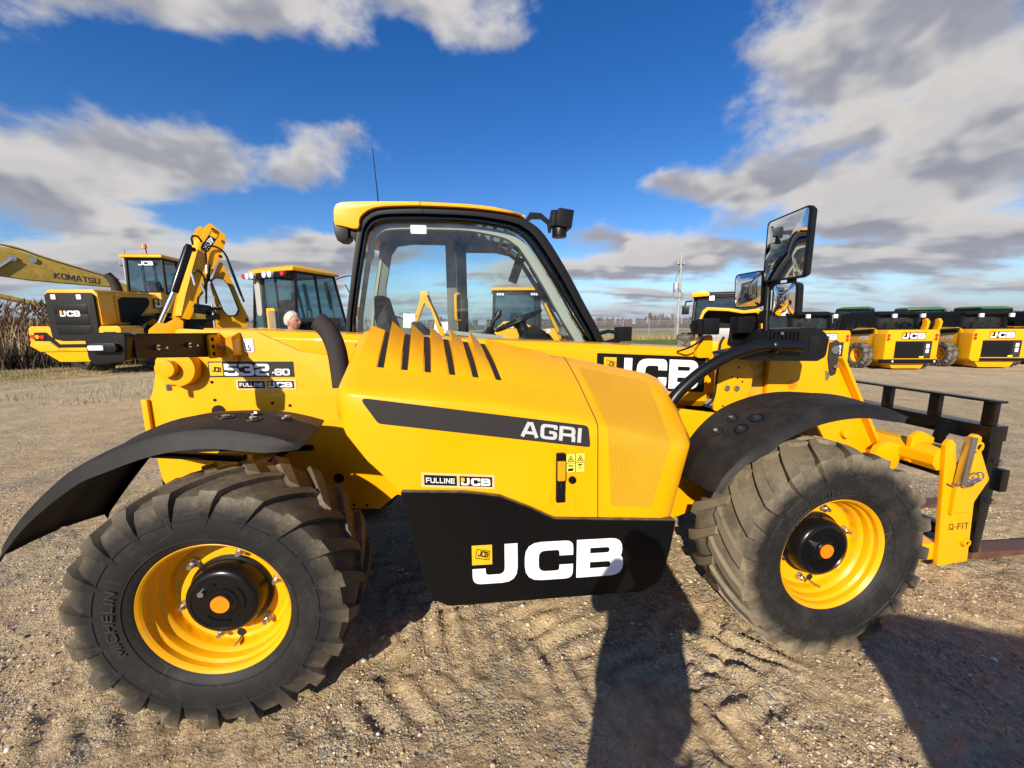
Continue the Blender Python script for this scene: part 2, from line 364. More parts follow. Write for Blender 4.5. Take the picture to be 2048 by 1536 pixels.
    def build(s, name, mats, parent=None, bevel=0., smooth=35, loc=None, rot=None, seg=2, recalc=True):
        me = bpy.data.meshes.new(name); me.from_pydata(s.v, [], s.f)
        ml = mats if isinstance(mats, (list, tuple)) else [mats]
        for x in ml: me.materials.append(M[x] if isinstance(x, str) else x)
        if len(ml) > 1: me.polygons.foreach_set('material_index', s.mi)
        if recalc or bevel:
            bm = bmesh.new(); bm.from_mesh(me)
            bmesh.ops.remove_doubles(bm, verts=bm.verts, dist=1e-5)
            bmesh.ops.recalc_face_normals(bm, faces=bm.faces)
            if bevel:
                ed = [e for e in bm.edges if len(e.link_faces) == 2 and e.calc_face_angle(0) > RAD(28)]
                bmesh.ops.bevel(bm, geom=ed, offset=bevel, segments=seg, profile=.7, affect='EDGES', clamp_overlap=True)
            bm.to_mesh(me); bm.free()
        me.shade_smooth()
        if smooth: me.set_sharp_from_angle(angle=RAD(smooth))
        o = bpy.data.objects.new(name, me); COL.objects.link(o)
        if parent is not None: o.parent = parent
        if loc is not None: o.location = loc
        if rot is not None: o.rotation_euler = rot
        return o
def empty(name, loc=(0, 0, 0), rz=0., parent=None):
    o = bpy.data.objects.new(name, None); COL.objects.link(o); o.location = loc; o.rotation_euler = (0, 0, rz)
    if parent is not None: o.parent = parent
    return o
def tag(o, label, cat=None, group=None, kind=None):
    if label: o['label'] = label
    if cat: o['category'] = cat
    if group: o['group'] = group
    if kind: o['kind'] = kind
    return o
def inst(src, parent=None, loc=None, rot=None, scale=None, name=None):
    o = src.copy(); COL.objects.link(o); o.parent = parent
    if loc is not None: o.location = loc
    if rot is not None: o.rotation_euler = rot
    if scale is not None: o.scale = scale if isinstance(scale, (tuple, list)) else (scale,)*3
    return o
def copy_tree(src, parent=None):
    o = src.copy(); COL.objects.link(o); o.parent = parent
    for c in src.children: copy_tree(c, o)
    return o

# ------------------------------------------------------------------ lettering: wide square-shouldered strokes
GL = {  # each glyph: (advance, [ (points, corner radius), ... ]) in a cap height of 1
 'A': (1.15, [([(.10, .0), (.50, 1.0)], 0), ([(1.02, .0), (.62, 1.0)], 0), ([(.2, .3), (.92, .3)], 0), ([(.40, .92), (.72, .92)], 0)]),
 'B': (1.12, [([(.14, 0), (.14, 1)], 0), ([(.14, .91), (.92, .91), (.92, .52), (.14, .52)], .2), ([(.14, .5), (.96, .5), (.96, .09), (.14, .09)], .2)]),
 'C': (1.12, [([(.98, .66), (.98, .91), (.14, .91), (.14, .09), (.98, .09), (.98, .34)], .24)]),
 'D': (1.14, [([(.14, 0), (.14, 1)], 0), ([(.14, .91), (.98, .91), (.98, .09), (.14, .09)], .26)]),
 'E': (1.02, [([(.14, 0), (.14, 1)], 0), ([(.14, .91), (.95, .91)], 0), ([(.14, .5), (.9, .5)], 0), ([(.14, .09), (.95, .09)], 0)]),
 'F': (.98, [([(.14, 0), (.14, 1)], 0), ([(.14, .91), (.95, .91)], 0), ([(.14, .48), (.88, .48)], 0)]),
 'G': (1.14, [([(.98, .70), (.98, .91), (.14, .91), (.14, .09), (.98, .09), (.98, .48), (.58, .48)], .22)]),
 'H': (1.16, [([(.14, 0), (.14, 1)], 0), ([(1.0, 0), (1.0, 1)], 0), ([(.14, .5), (1.0, .5)], 0)]), 'P': (1.1, [([(.14, 0), (.14, 1)], 0), ([(.14, .91), (.94, .91), (.94, .44), (.14, .44)], .22)]),
 'I': (.36, [([(.16, 0), (.16, 1)], 0)]),
 'J': (1.0, [([(.86, 1), (.86, .09), (.12, .09), (.12, .30)], .22)]),
 'K': (1.10, [([(.14, 0), (.14, 1)], 0), ([(.95, 1), (.28, .5), (.98, 0)], 0)]),
 'L': (.92, [([(.14, 1), (.14, .09), (.9, .09)], 0)]),
 'M': (1.34, [([(.14, 0), (.14, 1)], 0), ([(1.18, 0), (1.18, 1)], 0), ([(.18, .95), (.66, .2), (1.14, .95)], 0)]),
 'N': (1.16, [([(.14, 0), (.14, 1)], 0), ([(1.0, 0), (1.0, 1)], 0), ([(.18, .93), (.96, .07)], 0)]),
 'O': (1.14, [([(.56, .91), (.14, .91), (.14, .09), (.98, .09), (.98, .91), (.55, .91)], .26)]),
 'Q': (1.14, [([(.56, .91), (.14, .91), (.14, .09), (.98, .09), (.98, .91), (.55, .91)], .26), ([(.7, .3), (1.05, -.02)], 0)]),
 'R': (1.12, [([(.14, 0), (.14, 1)], 0), ([(.14, .91), (.94, .91), (.94, .44), (.14, .44)], .22), ([(.55, .44), (.96, .44), (.96, 0)], .2)]),
 'S': (1.08, [([(.94, .70), (.94, .91), (.14, .91), (.14, .53), (.94, .47), (.94, .09), (.14, .09), (.14, .30)], .2)]),
 'T': (1.02, [([(.52, 0), (.52, 1)], 0), ([(.03, .91), (1.01, .91)], 0)]),
 'U': (1.14, [([(.14, 1), (.14, .09), (.98, .09), (.98, 1)], .24)]),
 'X': (1.08, [([(.1, 0), (.98, 1)], 0), ([(.98, 0), (.1, 1)], 0)]),
 '0': (1.12, [([(.56, .91), (.14, .91), (.14, .09), (.96, .09), (.96, .91), (.55, .91)], .24)]),
 '2': (1.10, [([(.14, .68), (.14, .91), (.94, .91), (.94, .5), (.14, .44), (.14, .09), (1.0, .09)], .18)]),
 '3': (1.08, [([(.12, .72), (.12, .91), (.92, .91), (.92, .52), (.40, .52)], .2), ([(.40, .5), (.95, .5), (.95, .09), (.10, .09), (.10, .30)], .2)]),
 '4': (1.08, [([(.78, 0), (.78, 1), (.1, .36), (.1, .28), (1.02, .28)], 0)]),
 '5': (1.08, [([(.97, .91), (.15, .91), (.15, .50)], 0), ([(.15, .57), (.95, .57), (.95, .09), (.12, .09), (.12, .28)], .18)]),
 '6': (1.10, [([(.94, .74), (.94, .91), (.14, .91), (.14, .09), (.96, .09), (.96, .54), (.14, .54)], .2)]),
 '-': (.62, [([(.1, .42), (.52, .42)], 0)]), '.': (.45, [([(.1, .42), (.36, .42)], 0)]), ' ': (.45, []),
 '7': (1., [([(.1, .91), (.95, .91), (.4, 0)], 0)]), '8': (1.1, [([(.5, .91), (.14, .91), (.14, .52), (.95, .52), (.95, .91), (.5, .91)], .2), ([(.5, .5), (.14, .5), (.14, .09), (.95, .09), (.95, .5), (.5, .5)], .2)]),
}
def stroke_quads(pts, rad, tv, th):
    P = [Vector(p) for p in pts]; n = len(P); Lf = []; Rt = []
    segs = []
    for i in range(n-1):
        d = (P[i+1]-P[i]).normalized(); t = (th*abs(d.x)+tv*abs(d.y))/max(abs(d.x)+abs(d.y), 1e-6); nn = Vector((-d.y, d.x))*(t/2); segs.append((P[i]+nn, P[i]-nn, d, P[i+1]+nn, P[i+1]-nn, t))
    def isect(p, d, q, e):
        cr = d.x*e.y-d.y*e.x
        if abs(cr) < 1e-4: return None
        k = ((q.x-p.x)*e.y-(q.y-p.y)*e.x)/cr; return p+d*k
    for i in range(n):
        if i == 0: Lf.append(segs[0][0]); Rt.append(segs[0][1])
        elif i == n-1: Lf.append(segs[-1][3]); Rt.append(segs[-1][4])
        else:
            a, b = segs[i-1], segs[i]
            Lf.append(isect(a[0], a[2], b[0], b[2]) or b[0]); Rt.append(isect(a[1], a[2], b[1], b[2]) or b[1])
    t = (tv+th)/2
    ro, ri = [], []
    for i in range(n):
        if i in (0, n-1): ro.append(0); ri.append(0); continue
        a, b = segs[i-1][2], segs[i][2]; left_turn = (a.x*b.y-a.y*b.x) > 0
        big, small = (rad+t*.35, max(rad-t*.45, .02)) if rad > 0 else (0, 0)
        ro.append(small if left_turn else big); ri.append(big if left_turn else small)
    k = 4 if rad > 0 else 0
    if k:
        A = rr_corner([tuple(x) for x in Lf], ro, k); B = rr_corner([tuple(x) for x in Rt], ri, k)
    else: A = [tuple(x) for x in Lf]; B = [tuple(x) for x in Rt]
    return A, B
def text2d(txt, h=1., tv=.26, th=.18, gap=.08, width=None, slant=0.):
    """list of (V2, quads) and total width"""
    V = []; F = []; x = 0.
    for ch in txt:
        adv, strokes = GL[ch]
        for pts, rad in strokes:
            A, B = stroke_quads(pts, rad, tv, th); b = len(V); k = len(A)
            V += [(p[0]+x, p[1]) for p in A]+[(p[0]+x, p[1]) for p in B]
            F += [(b+i, b+i+1, b+k+i+1, b+k+i) for i in range(k-1)]
        x += adv+gap
    x -= gap; sx = (width/x if width else h)
    return [((p[0]+slant*p[1])*sx, p[1]*h) for p in V], F, x*sx
def lay(V2, F, fn, name, m, parent, step=.0004):
    """map flat strokes onto a surface; every stroke lies a hair above the one before so that overlaps never share a plane"""
    P = [Vector(fn(u, v)) for u, v in V2]; mb = MB(); idx = {}; k = -1; last = None; lift = [0.]*len(P)
    for f in F:
        if last is None or not (set(f) & last): k += 1
        last = set(f)
        for i in f: lift[i] = k % 4
    nrm = None
    for f in F:
        n = (P[f[1]]-P[f[0]]).cross(P[f[3]]-P[f[0]])
        if n.length > 1e-12: nrm = -n.normalized(); break
    mb.add([tuple(p+nrm*(step*l)) for p, l in zip(P, lift)], F)
    return mb.build(name, m, parent, smooth=None, recalc=False)
def plane_fn(o, ux, uy):
    o, ux, uy = Vector(o), Vector(ux).normalized(), Vector(uy).normalized()
    return lambda u, v: tuple(o+ux*u+uy*v)
def text_on(txt, o, ux, uy, h, parent, name='lettering', m='white', width=None, tv=.26, th=.18, gap=.08, align=0., slant=0.):
    V2, F, w = text2d(txt, h, tv, th, gap, width, slant)
    V2 = [(p[0]-align*w, p[1]) for p in V2]
    return lay(V2, F, plane_fn(o, ux, uy), name, m, parent)
def plate_on(pts, fn, name, m, parent, thick=None):
    """flat or draped film from a 2D outline"""
    mb = MB(); mb.add([fn(u, v) for u, v in pts], [tuple(range(len(pts)))])
    return mb.build(name, m, parent, smooth=None, recalc=False)
def brand_2d(w, h):
    """the big three-letter mark: stepped J with a square beside its head, C and B; returns strokes and square outline, in w x h"""
    V = []; F = []
    def put(pts, rad, tv, th):
        A, B = stroke_quads(pts, rad, tv, th); b = len(V); k = len(A)
        V.extend(list(A)+list(B)); F.extend((b+i, b+i+1, b+k+i+1, b+k+i) for i in range(k-1))
    a = w/h   # letters drawn for cap height 1, total width a
    s = a/3.62
    put([(.90*s, 1.0), (.90*s, .115), (.155*s, .115), (.155*s, .40)], .28, .30*s, .23)
    x = 1.22*s
    put([(x+.99*s, .62), (x+.99*s, .885), (x+.165*s, .885), (x+.165*s, .115), (x+.99*s, .115), (x+.99*s, .38)], .30, .33*s, .23)
    x = 2.46*s
    put([(x+.165*s, 0), (x+.165*s, 1)], 0, .33*s, .23)
    put([(x+.3*s, .885), (x+.965*s, .885), (x+.965*s, .515), (x+.3*s, .515)], .21, .32*s, .23)
    put([(x+.3*s, .505), (x+1.0*s, .505), (x+1.0*s, .115), (x+.3*s, .115)], .23, .32*s, .23)
    sq = [(0., .50), (.46*s, .50), (.46*s, 1.0), (0., 1.0)]
    return [(p[0]*h, p[1]*h) for p in V], F, [(p[0]*h, p[1]*h) for p in sq]
def brand_on(fn, w, h, parent, backing=None, pad=.12, lift=.0015, name='brand_lettering', mini=True):
    """fn(u,v,lift) -> point"""
    if backing:
        r = rpoly(rect(-pad*h*.6, -pad*h, w+pad*h*.6, h+pad*h), .05*h, 3)
        plate_on(r, lambda u, v: fn(u, v, 0), 'sticker_backing', backing, parent)
    V2, F, sq = brand_2d(w, h)
    lay(V2, F, lambda u, v: fn(u, v, lift), name, 'white', parent)
    plate_on(sq, lambda u, v: fn(u, v, lift), 'sticker_square', 'decal_yellow', parent)
    if mini:
        x0, y0, x1, y1 = sq[0][0], sq[0][1], sq[1][0], sq[2][1]; ww, hh = x1-x0, y1-y0
        ol = [(.16, .36), (.84, .22), (.90, .70), (.24, .84)]; il = [(.19, .395), (.815, .265), (.87, .665), (.265, .80)]
        mb = MB(); P = [fn(x0+u*ww, y0+v*hh, 2*lift) for u, v in ol+il]; mb.add(P, [(i, (i+1) % 4, 4+(i+1) % 4, 4+i) for i in range(4)])
        mb.build('small_badge_outline', 'decal_black', parent, smooth=None, recalc=False)
        V3_, F3, w3 = text2d('JCB', 1, .3, .2, .1)
        s = .50*ww/w3; hh3 = .30*hh
        lay([(x0+(.29)*ww+p[0]*s+.04*ww*p[1], y0+.405*hh+p[1]*hh3-.12*hh*(p[0]/w3-.5)) for p in V3_], F3, lambda u, v: fn(u, v, 2*lift), 'small_badge_lettering', 'decal_black', parent)
# ------------------------------------------------------------------ ground
def vnoise(x, y, seed=0):
    xi = np.floor(x).astype(np.int64); yi = np.floor(y).astype(np.int64); xf = x-xi; yf = y-yi
    def h(a, b):
        n = (a*374761393+b*668265263+seed*974711) & 0x7fffffff
        n = ((n ^ (n >> 13))*1274126177) & 0x7fffffff
        return ((n ^ (n >> 16)) & 0xffff)/65535.
    u = xf*xf*(3-2*xf); v = yf*yf*(3-2*yf)
    return (h(xi, yi)*(1-u)+h(xi+1, yi)*u)*(1-v)+(h(xi, yi+1)*(1-u)+h(xi+1, yi+1)*u)*v
def fbm(x, y, oct=5, seed=0, gain=.5):
    s = 0; a = 1; t = 0
    for o in range(oct): s = s+a*(vnoise(x*2**o+17.3*o, y*2**o+9.1*o, seed+o)-.5); t += a; a *= gain
    return s/t
def axis_coords(a, b, step, far, g=1.12):
    c = list(np.arange(a, b+1e-6, step)); s = step; lo = []; x = a
    while x > -far: s *= g; x -= s; lo.append(x)
    s = step; hi = []; x = b
    while x < far: s *= g; x += s; hi.append(x)
    return np.array(lo[::-1]+c+hi)
def gz(x, y):
    """terrain height: churned dirt near the machine, flattening with distance"""
    d = np.hypot(x-1.2, y)
    near = np.exp(-(d/9)**2)
    z = .050*fbm(x*1.1, y*1.1, 3, 1)+.040*fbm(x*4.5, y*4.5, 4, 5)+.032*np.maximum(fbm(x*11, y*11, 3, 9), -.05)
    rough = np.clip(vnoise(x*1.3, y*1.3, 33)*1.6-.3, 0, 1)
    z = z+rough*.022*np.abs(fbm(x*22, y*22, 3, 21))
    clod = np.clip(vnoise(x*.9+3, y*.9, 61)*2.2-.75, 0, 1); rid = 1-np.abs(2*vnoise(x*7+.6*vnoise(x*19, y*19, 4), y*7, 62)-1)
    z = z+clod*(.012*rid**3+.016*np.clip(fbm(x*17, y*17, 3, 63)*2, -.3, 1))-.016*np.clip(1-np.abs(2*vnoise(x*2.3+.5*fbm(x*9, y*9, 2, 8), y*2.3, 66)-1)*14, 0, 1)*clod
    # wheel track pressed by the lugs between the axles and behind, plus an older diagonal one
    def track(u, v, w, amp):
        t = np.clip(1-np.abs(v)/w, 0, 1); m = t**.35
        ph = (u-np.abs(v)*.9)/.155; bar = np.sin(2*pi*ph)
        return m*(-.012+amp*np.clip(bar*1.2+1.4*fbm(u*9, v*9, 3, 77), -1, 1)*np.clip(1.7*vnoise(u*3.1, v*3.1, 71)-.22, 0, 1))
    z = z+np.where((x > .25) & (x < 2.6), 1, .25)*track(x, y+.86, .26, .024)
    cx, cy = cos(RAD(-32)), sin(RAD(-32)); u = (x-2.2)*cx+(y+1.3)*cy; v = -(x-2.2)*cy+(y+1.3)*cx
    z = z+track(u, v, .3, .012)
    z = z*near+.02*fbm(x*.3, y*.3, 3, 50)*np.exp(-(d/60)**2)
    # the tyres stand in their own hollows
    for wx in (0., 2.75):
        w = np.clip(1.6-1.6*np.hypot((x-wx)/.42, (y+.83)/.40), 0, 1); w = w*w*(3-2*w); z = z*(1-w)+np.minimum(z, .0)*w
    return z
def make_ground():
    xs = axis_coords(-2.3, 5.0, .015, 4500); ys = axis_coords(-1.65, .9, .015, 4500)
    X, Y = np.meshgrid(xs, ys, indexing='ij'); Z = gz(X, Y)
    n, m = X.shape; V = np.stack([X.ravel(), Y.ravel(), Z.ravel()], 1)
    I = np.arange(n*m).reshape(n, m); F = np.stack([I[:-1, :-1].ravel(), I[1:, :-1].ravel(), I[1:, 1:].ravel(), I[:-1, 1:].ravel()], 1)
    me = bpy.data.meshes.new('ground'); me.vertices.add(len(V)); me.vertices.foreach_set('co', V.ravel())
    me.loops.add(F.size); me.loops.foreach_set('vertex_index', F.ravel().astype(np.int32)); me.polygons.add(len(F))
    me.polygons.foreach_set('loop_start', np.arange(0, F.size, 4, dtype=np.int32)); me.update(calc_edges=True); me.shade_smooth()
    o = bpy.data.objects.new('ground', me); COL.objects.link(o); o['kind'] = 'structure'
    m_ = bpy.data.materials.new('dirt_and_gravel'); m_.use_nodes = True; nt = m_.node_tree; N = nt.nodes; L = nt.links; b = N['Principled BSDF']
    geo = N.new('ShaderNodeNewGeometry'); pos = geo.outputs['Position']
    sp = N.new('ShaderNodeSeparateXYZ'); L.new(pos, sp.inputs[0])
    def noise(sc, det=6, rg=.6, vec=pos):
        q = N.new('ShaderNodeTexNoise'); L.new(vec, q.inputs['Vector']); q.inputs['Scale'].default_value = sc; q.inputs['Detail'].default_value = det; q.inputs['Roughness'].default_value = rg; return q.outputs[0]
    def mr(v, a, c, lo=0., hi=1.):
        q = N.new('ShaderNodeMapRange'); q.interpolation_type = 'SMOOTHSTEP'; L.new(v, q.inputs[0])
        for i, t in zip((1, 2, 3, 4), (a, c, lo, hi)): q.inputs[i].default_value = t
        return q.outputs[0]
    def mt(op, a, c):
        q = N.new('ShaderNodeMath'); q.operation = op
        for i, t in enumerate((a, c)):
            if isinstance(t, bpy.types.NodeSocket): L.new(t, q.inputs[i])
            else: q.inputs[i].default_value = t
        return q.outputs[0]
    def mix(f, a, c, blend='MIX'):
        q = N.new('ShaderNodeMix'); q.data_type = 'RGBA'; q.blend_type = blend
        for i, t in ((0, f), (6, a), (7, c)):
            if isinstance(t, bpy.types.NodeSocket): L.new(t, q.inputs[i])
            else: q.inputs[i].default_value = t if i == 0 else (*t, 1)
        return q.outputs[2]
    dirt = mix(mr(noise(1.7, 8, .65), .3, .7), (.29, .200, .105), (.52, .385, .220))
    dirt = mix(mr(noise(26, 6, .7), .38, .72), dirt, (.60, .465, .285))
    dirt = mix(mr(noise(11, 7, .75), .60, .74), dirt, (.10, .066, .040))
    vo = N.new('ShaderNodeTexVoronoi'); L.new(pos, vo.inputs['Vector']); vo.inputs['Scale'].default_value = 75; vo.inputs['Randomness'].default_value = 1
    cr = N.new('ShaderNodeValToRGB'); L.new(vo.outputs['Color'], cr.inputs[0]); e = cr.color_ramp.elements
    e[0].color = (.15, .125, .10, 1); e[1].color = (.60, .54, .46, 1); x = e.new(.5); x.color = (.32, .27, .20, 1); x = e.new(.8); x.color = (.43, .36, .265, 1)
    grav = mt('MULTIPLY', mr(noise(2.3, 6, .6), .42, .62), mr(noise(34, 3, .6), .42, .56))
    col = mix(grav, dirt, cr.outputs[0])
    # the yard: coarse gravel farther off, greyer
    far = mr(sp.outputs[1], 2.0, 9.0); pale = mix(mr(noise(.55, 7, .7), .35, .66), (.34, .265, .165), (.55, .44, .285))
    pale = mix(mr(noise(9, 7, .75), .35, .72), pale, (.62, .505, .345))
    pale = mix(mr(noise(3.2, 8, .75), .58, .76), pale, (.15, .12, .085))
    col = mix(far, col, pale)
    # thin grass creeping over the yard on the left and in patches, then the green field
    gx = mt('ADD', mt('MULTIPLY', sp.outputs[0], -.10), mt('MULTIPLY', sp.outputs[1], .05))
    gmask = mr(mt('ADD', gx, mt('MULTIPLY', mt('SUBTRACT', noise(.28, 6, .65), .5), 4.2)), 1.25, 2.3)
    drygrass = mix(mr(noise(1.2, 6, .7), .38, .62), (.15, .14, .045), (.38, .30, .15))
    col = mix(mt('MULTIPLY', gmask, mr(sp.outputs[1], 3.5, 8.0)), col, drygrass)
    field = mix(mr(noise(.5, 6, .7), .3, .7), (.075, .135, .020), (.14, .19, .042))
    col = mix(mr(mt('ADD', sp.outputs[1], mt('MULTIPLY', mt('SUBTRACT', noise(.2, 5), .5), 6)), 20.5, 22.5), col, field)
    col = mix(mr(sp.outputs[1], 33.5, 36.5), col, mix(mr(noise(.4, 6, .7), .3, .7), (.25, .20, .08), (.20, .21, .065)))
    col = mix(mr(sp.outputs[1], 120., 128.), col, (.085, .068, .052))
    L.new(col, b.inputs['Base Color']); b.inputs['Roughness'].default_value = .95; b.inputs['Specular IOR Level'].default_value = .2
    h = mt('ADD', mt('MULTIPLY', mt('MULTIPLY', vo.outputs['Distance'], -1.), mt('MULTIPLY', grav, .8)), mt('MULTIPLY', noise(60, 6, .7), .9))
    h2 = mt('MULTIPLY', noise(6, 7, .7), 3.0)
    bp = N.new('ShaderNodeBump'); bp.inputs['Strength'].default_value = .9; bp.inputs['Distance'].default_value = .018; L.new(mt('ADD', h, h2), bp.inputs['Height']); L.new(bp.outputs[0], b.inputs['Normal'])
    me.materials.append(m_)
    # light strip of road across the fields
    road = MB(); road.sheet([[(-900, 96, .03), (-900, 112, .03)], [(900, 96, .03), (900, 112, .03)]])
    tag(road.build('road', mat('pale_road', (.34, .32, .30), .9, noise=(.2, .1))), None, kind='structure')
make_ground()

def bulk(name, V, F, mats, mi=None, kind='stuff', smooth=False):
    me = bpy.data.meshes.new(name); V = np.asarray(V, float); F = np.asarray(F, np.int32); k = F.shape[1]
    me.vertices.add(len(V)); me.vertices.foreach_set('co', V.ravel()); me.loops.add(F.size); me.loops.foreach_set('vertex_index', F.ravel())
    me.polygons.add(len(F)); me.polygons.foreach_set('loop_start', np.arange(0, F.size, k, dtype=np.int32))
    for x in (mats if isinstance(mats, (list, tuple)) else [mats]): me.materials.append(M[x] if isinstance(x, str) else x)
    if mi is not None: me.polygons.foreach_set('material_index', np.asarray(mi, np.int32))
    me.update(calc_edges=True)
    if smooth: me.shade_smooth()
    o = bpy.data.objects.new(name, me); COL.objects.link(o)
    if kind: o['kind'] = kind
    return o
# loose pebbles pressed into the dirt near the machine
def make_pebbles():
    ico_t = (1+5**.5)/2
    iv = np.array([(-1, ico_t, 0), (1, ico_t, 0), (-1, -ico_t, 0), (1, -ico_t, 0), (0, -1, ico_t), (0, 1, ico_t), (0, -1, -ico_t), (0, 1, -ico_t), (ico_t, 0, -1), (ico_t, 0, 1), (-ico_t, 0, -1), (-ico_t, 0, 1)])/1.9
    it = np.array([(0, 11, 5), (0, 5, 1), (0, 1, 7), (0, 7, 10), (0, 10, 11), (1, 5, 9), (5, 11, 4), (11, 10, 2), (10, 7, 6), (7, 1, 8), (3, 9, 4), (3, 4, 2), (3, 2, 6), (3, 6, 8), (3, 8, 9), (4, 9, 5), (2, 4, 11), (6, 2, 10), (8, 6, 7), (9, 8, 1)])
    ov = np.array([(1, 0, 0), (-1, 0, 0), (0, 1, 0), (0, -1, 0), (0, 0, 1), (0, 0, -1)], float); ot = np.array([(0, 2, 4), (2, 1, 4), (1, 3, 4), (3, 0, 4), (2, 0, 5), (1, 2, 5), (3, 1, 5), (0, 3, 5)])
    def stones(n, vt, tri, rmin, rspan, pw, lo, hi, yb, xb):
        px = RNG.uniform(*xb, n); py = yb[0]+(yb[1]-yb[0])*RNG.random(n)**1.5
        keep = (vnoise(px*1.7, py*1.7, 5)*.6+vnoise(px*5, py*5, 8)*.4) > RNG.uniform(lo, hi, n); px, py = px[keep], py[keep]; n = len(px)
        r = rmin+rspan*RNG.random(n)**pw; S = np.stack([r*RNG.uniform(.9, 1.7, n), r*RNG.uniform(.9, 1.4, n), r*RNG.uniform(.5, .95, n)], 1); a = RNG.uniform(0, 2*pi, n)
        k = len(vt); Pp = vt[None]*(1+RNG.uniform(-.25, .25, (n, k, 1)))*S[:, None, :]; c, s = np.cos(a)[:, None], np.sin(a)[:, None]
        Q = np.stack([Pp[..., 0]*c-Pp[..., 1]*s, Pp[..., 0]*s+Pp[..., 1]*c, Pp[..., 2]], 2)+np.stack([px, py, gz(px, py)+S[:, 2]*.3], 1)[:, None, :]
        return Q.reshape(-1, 3), (tri[None]+(np.arange(n)*k)[:, None, None]).reshape(-1, 3), np.repeat(RNG.choice(4, n, p=[.44, .22, .26, .08]), len(tri))
    A1 = stones(26000, iv, it, .0028, .0075, 2.6, .38, .68, (-1.7, 3.6), (-3.2, 6.0)); A2 = stones(120000, ov, ot, .0016, .0032, 1.6, .22, .72, (-1.65, 1.6), (-2.4, 5.2))
    Q = np.concatenate([A1[0], A2[0]]); F = np.concatenate([A1[1], A2[1]+len(A1[0])]); mi = np.concatenate([A1[2], A2[2]])
    mats = [mat('pebble_'+k, c, .85, noise=(40, .2)) for k, c in (('tan', (.50, .385, .235)), ('grey', (.44, .385, .305)), ('brown', (.28, .20, .12)), ('pale', (.72, .64, .52)))]
    o = bulk('loose_gravel', Q, F, mats, mi, smooth=False); tag(o, 'loose tan and grey pebbles scattered over the churned dirt', 'gravel', kind='stuff')
make_pebbles()
def blades(name, P, H, Wd, lean, mats, mi, label, cat, segs=1, head=None):
    """grass-like blades: P base (n,3), heights, widths, lean vectors (n,2)"""
    n = len(P); a = RNG.uniform(0, 2*pi, n); dx = np.cos(a)*Wd/2; dy = np.sin(a)*Wd/2
    top = P+np.stack([lean[:, 0], lean[:, 1], H], 1); mid = P+np.stack([lean[:, 0]*.35, lean[:, 1]*.35, H*.55], 1); o = np.stack([dx, dy, 0*dx], 1)
    V = np.stack([P-o, P+o, mid+o*.8, mid-o*.8, top+o*.15, top-o*.15], 1).reshape(-1, 3); k = (np.arange(n)*6)[:, None]
    F = np.concatenate([k+np.array([[0, 1, 2, 3]]), k+np.array([[3, 2, 4, 5]])], 1).reshape(-1, 4)
    MI = np.repeat(mi, 2)
    if head is not None:       # feathery plume: crossed leaf-shaped quads at the tip
        hs, hw = head; V2 = []; idx = np.where(hs > 0)[0]
        for r in range(2):
            aa = a[idx]+r*pi/2; o2 = np.stack([np.cos(aa)*hw[idx], np.sin(aa)*hw[idx], 0*aa], 1); tp = top[idx]; up = np.stack([lean[idx, 0]*.5, lean[idx, 1]*.5, hs[idx]], 1)
            V2.append(np.stack([tp-up*.15, tp+o2+up*.3, tp+up, tp-o2+up*.35], 1).reshape(-1, 3))
        V2 = np.concatenate(V2); b = len(V); V = np.concatenate([V, V2]); F = np.concatenate([F, b+np.arange(len(V2)).reshape(-1, 4)]); MI = np.concatenate([MI, np.full(len(V2)//4, len(mats)-1)])
    o = bulk(name, V, F, mats, MI); return tag(o, label, cat, kind='stuff')
gm = [mat('grass_'+k, c, .9) for k, c in (('dry', (.36, .28, .14)), ('straw', (.26, .19, .09)), ('green', (.09, .13, .03)))]
def scatter(n, x0, x1, y0, y1, thr=.5, sc=.4, seed=3):
    x = RNG.uniform(x0, x1, n); y = RNG.uniform(y0, y1, n); k = (vnoise(x*sc, y*sc, seed)*.65+vnoise(x*sc*4, y*sc*4, seed+1)*.35) > thr+RNG.uniform(-.12, .12, n)
    return x[k], y[k]
# rough grass of the left verge
x, y = scatter(30000, -26, -4, 6.5, 17, .52, .35); n = len(x)
blades('verge_grass', np.stack([x, y, gz(x, y)-.01], 1), RNG.uniform(.03, .13, n), RNG.uniform(.006, .014, n), RNG.normal(0, .03, (n, 2)), gm, RNG.choice(3, n, p=[.62, .26, .12]), 'short dry and green grass patches on the left of the yard', 'grass')
x = RNG.uniform(-12, 80, 16000); y = RNG.uniform(34.5, 39, 16000); n = len(x)
blades('fence_grass', np.stack([x, y, 0*x], 1), RNG.uniform(.25, .62, n), RNG.uniform(.03, .07, n), RNG.normal(0, .08, (n, 2)), gm, RNG.choice(3, n, p=[.52, .38, .10]), 'tall dry grass standing along the wire fence', 'grass')
# reed bed at the far left
rm = [mat('reed_'+k, c, .9) for k, c in (('stem', (.34, .25, .14)), ('leaf', (.46, .355, .21)), ('plume', (.28, .20, .145)))]
n = 9000; t = RNG.random(n); x = -34+t*19+RNG.normal(0, .5, n); y = 9.0+t*9.2+np.abs(RNG.normal(0, 1.5, n))
hd = np.where(RNG.random(n) < .22, RNG.uniform(.22, .42, n), 0)
blades('reeds', np.stack([x, y, 0*x-.05], 1), RNG.uniform(1.4, 2.75, n), RNG.uniform(.012, .045, n), np.stack([RNG.normal(.34, .38, n), RNG.normal(-.05, .30, n)], 1), rm, RNG.choice(2, n), 'tall brown reeds with feathery plumes at the far left', 'reeds', head=(hd, RNG.uniform(.03, .075, n)))
n = 5000; t = RNG.random(n); x = -33+t*22+RNG.normal(0, .4, n); y = 8.6+t*8.8+np.abs(RNG.normal(0, .5, n))
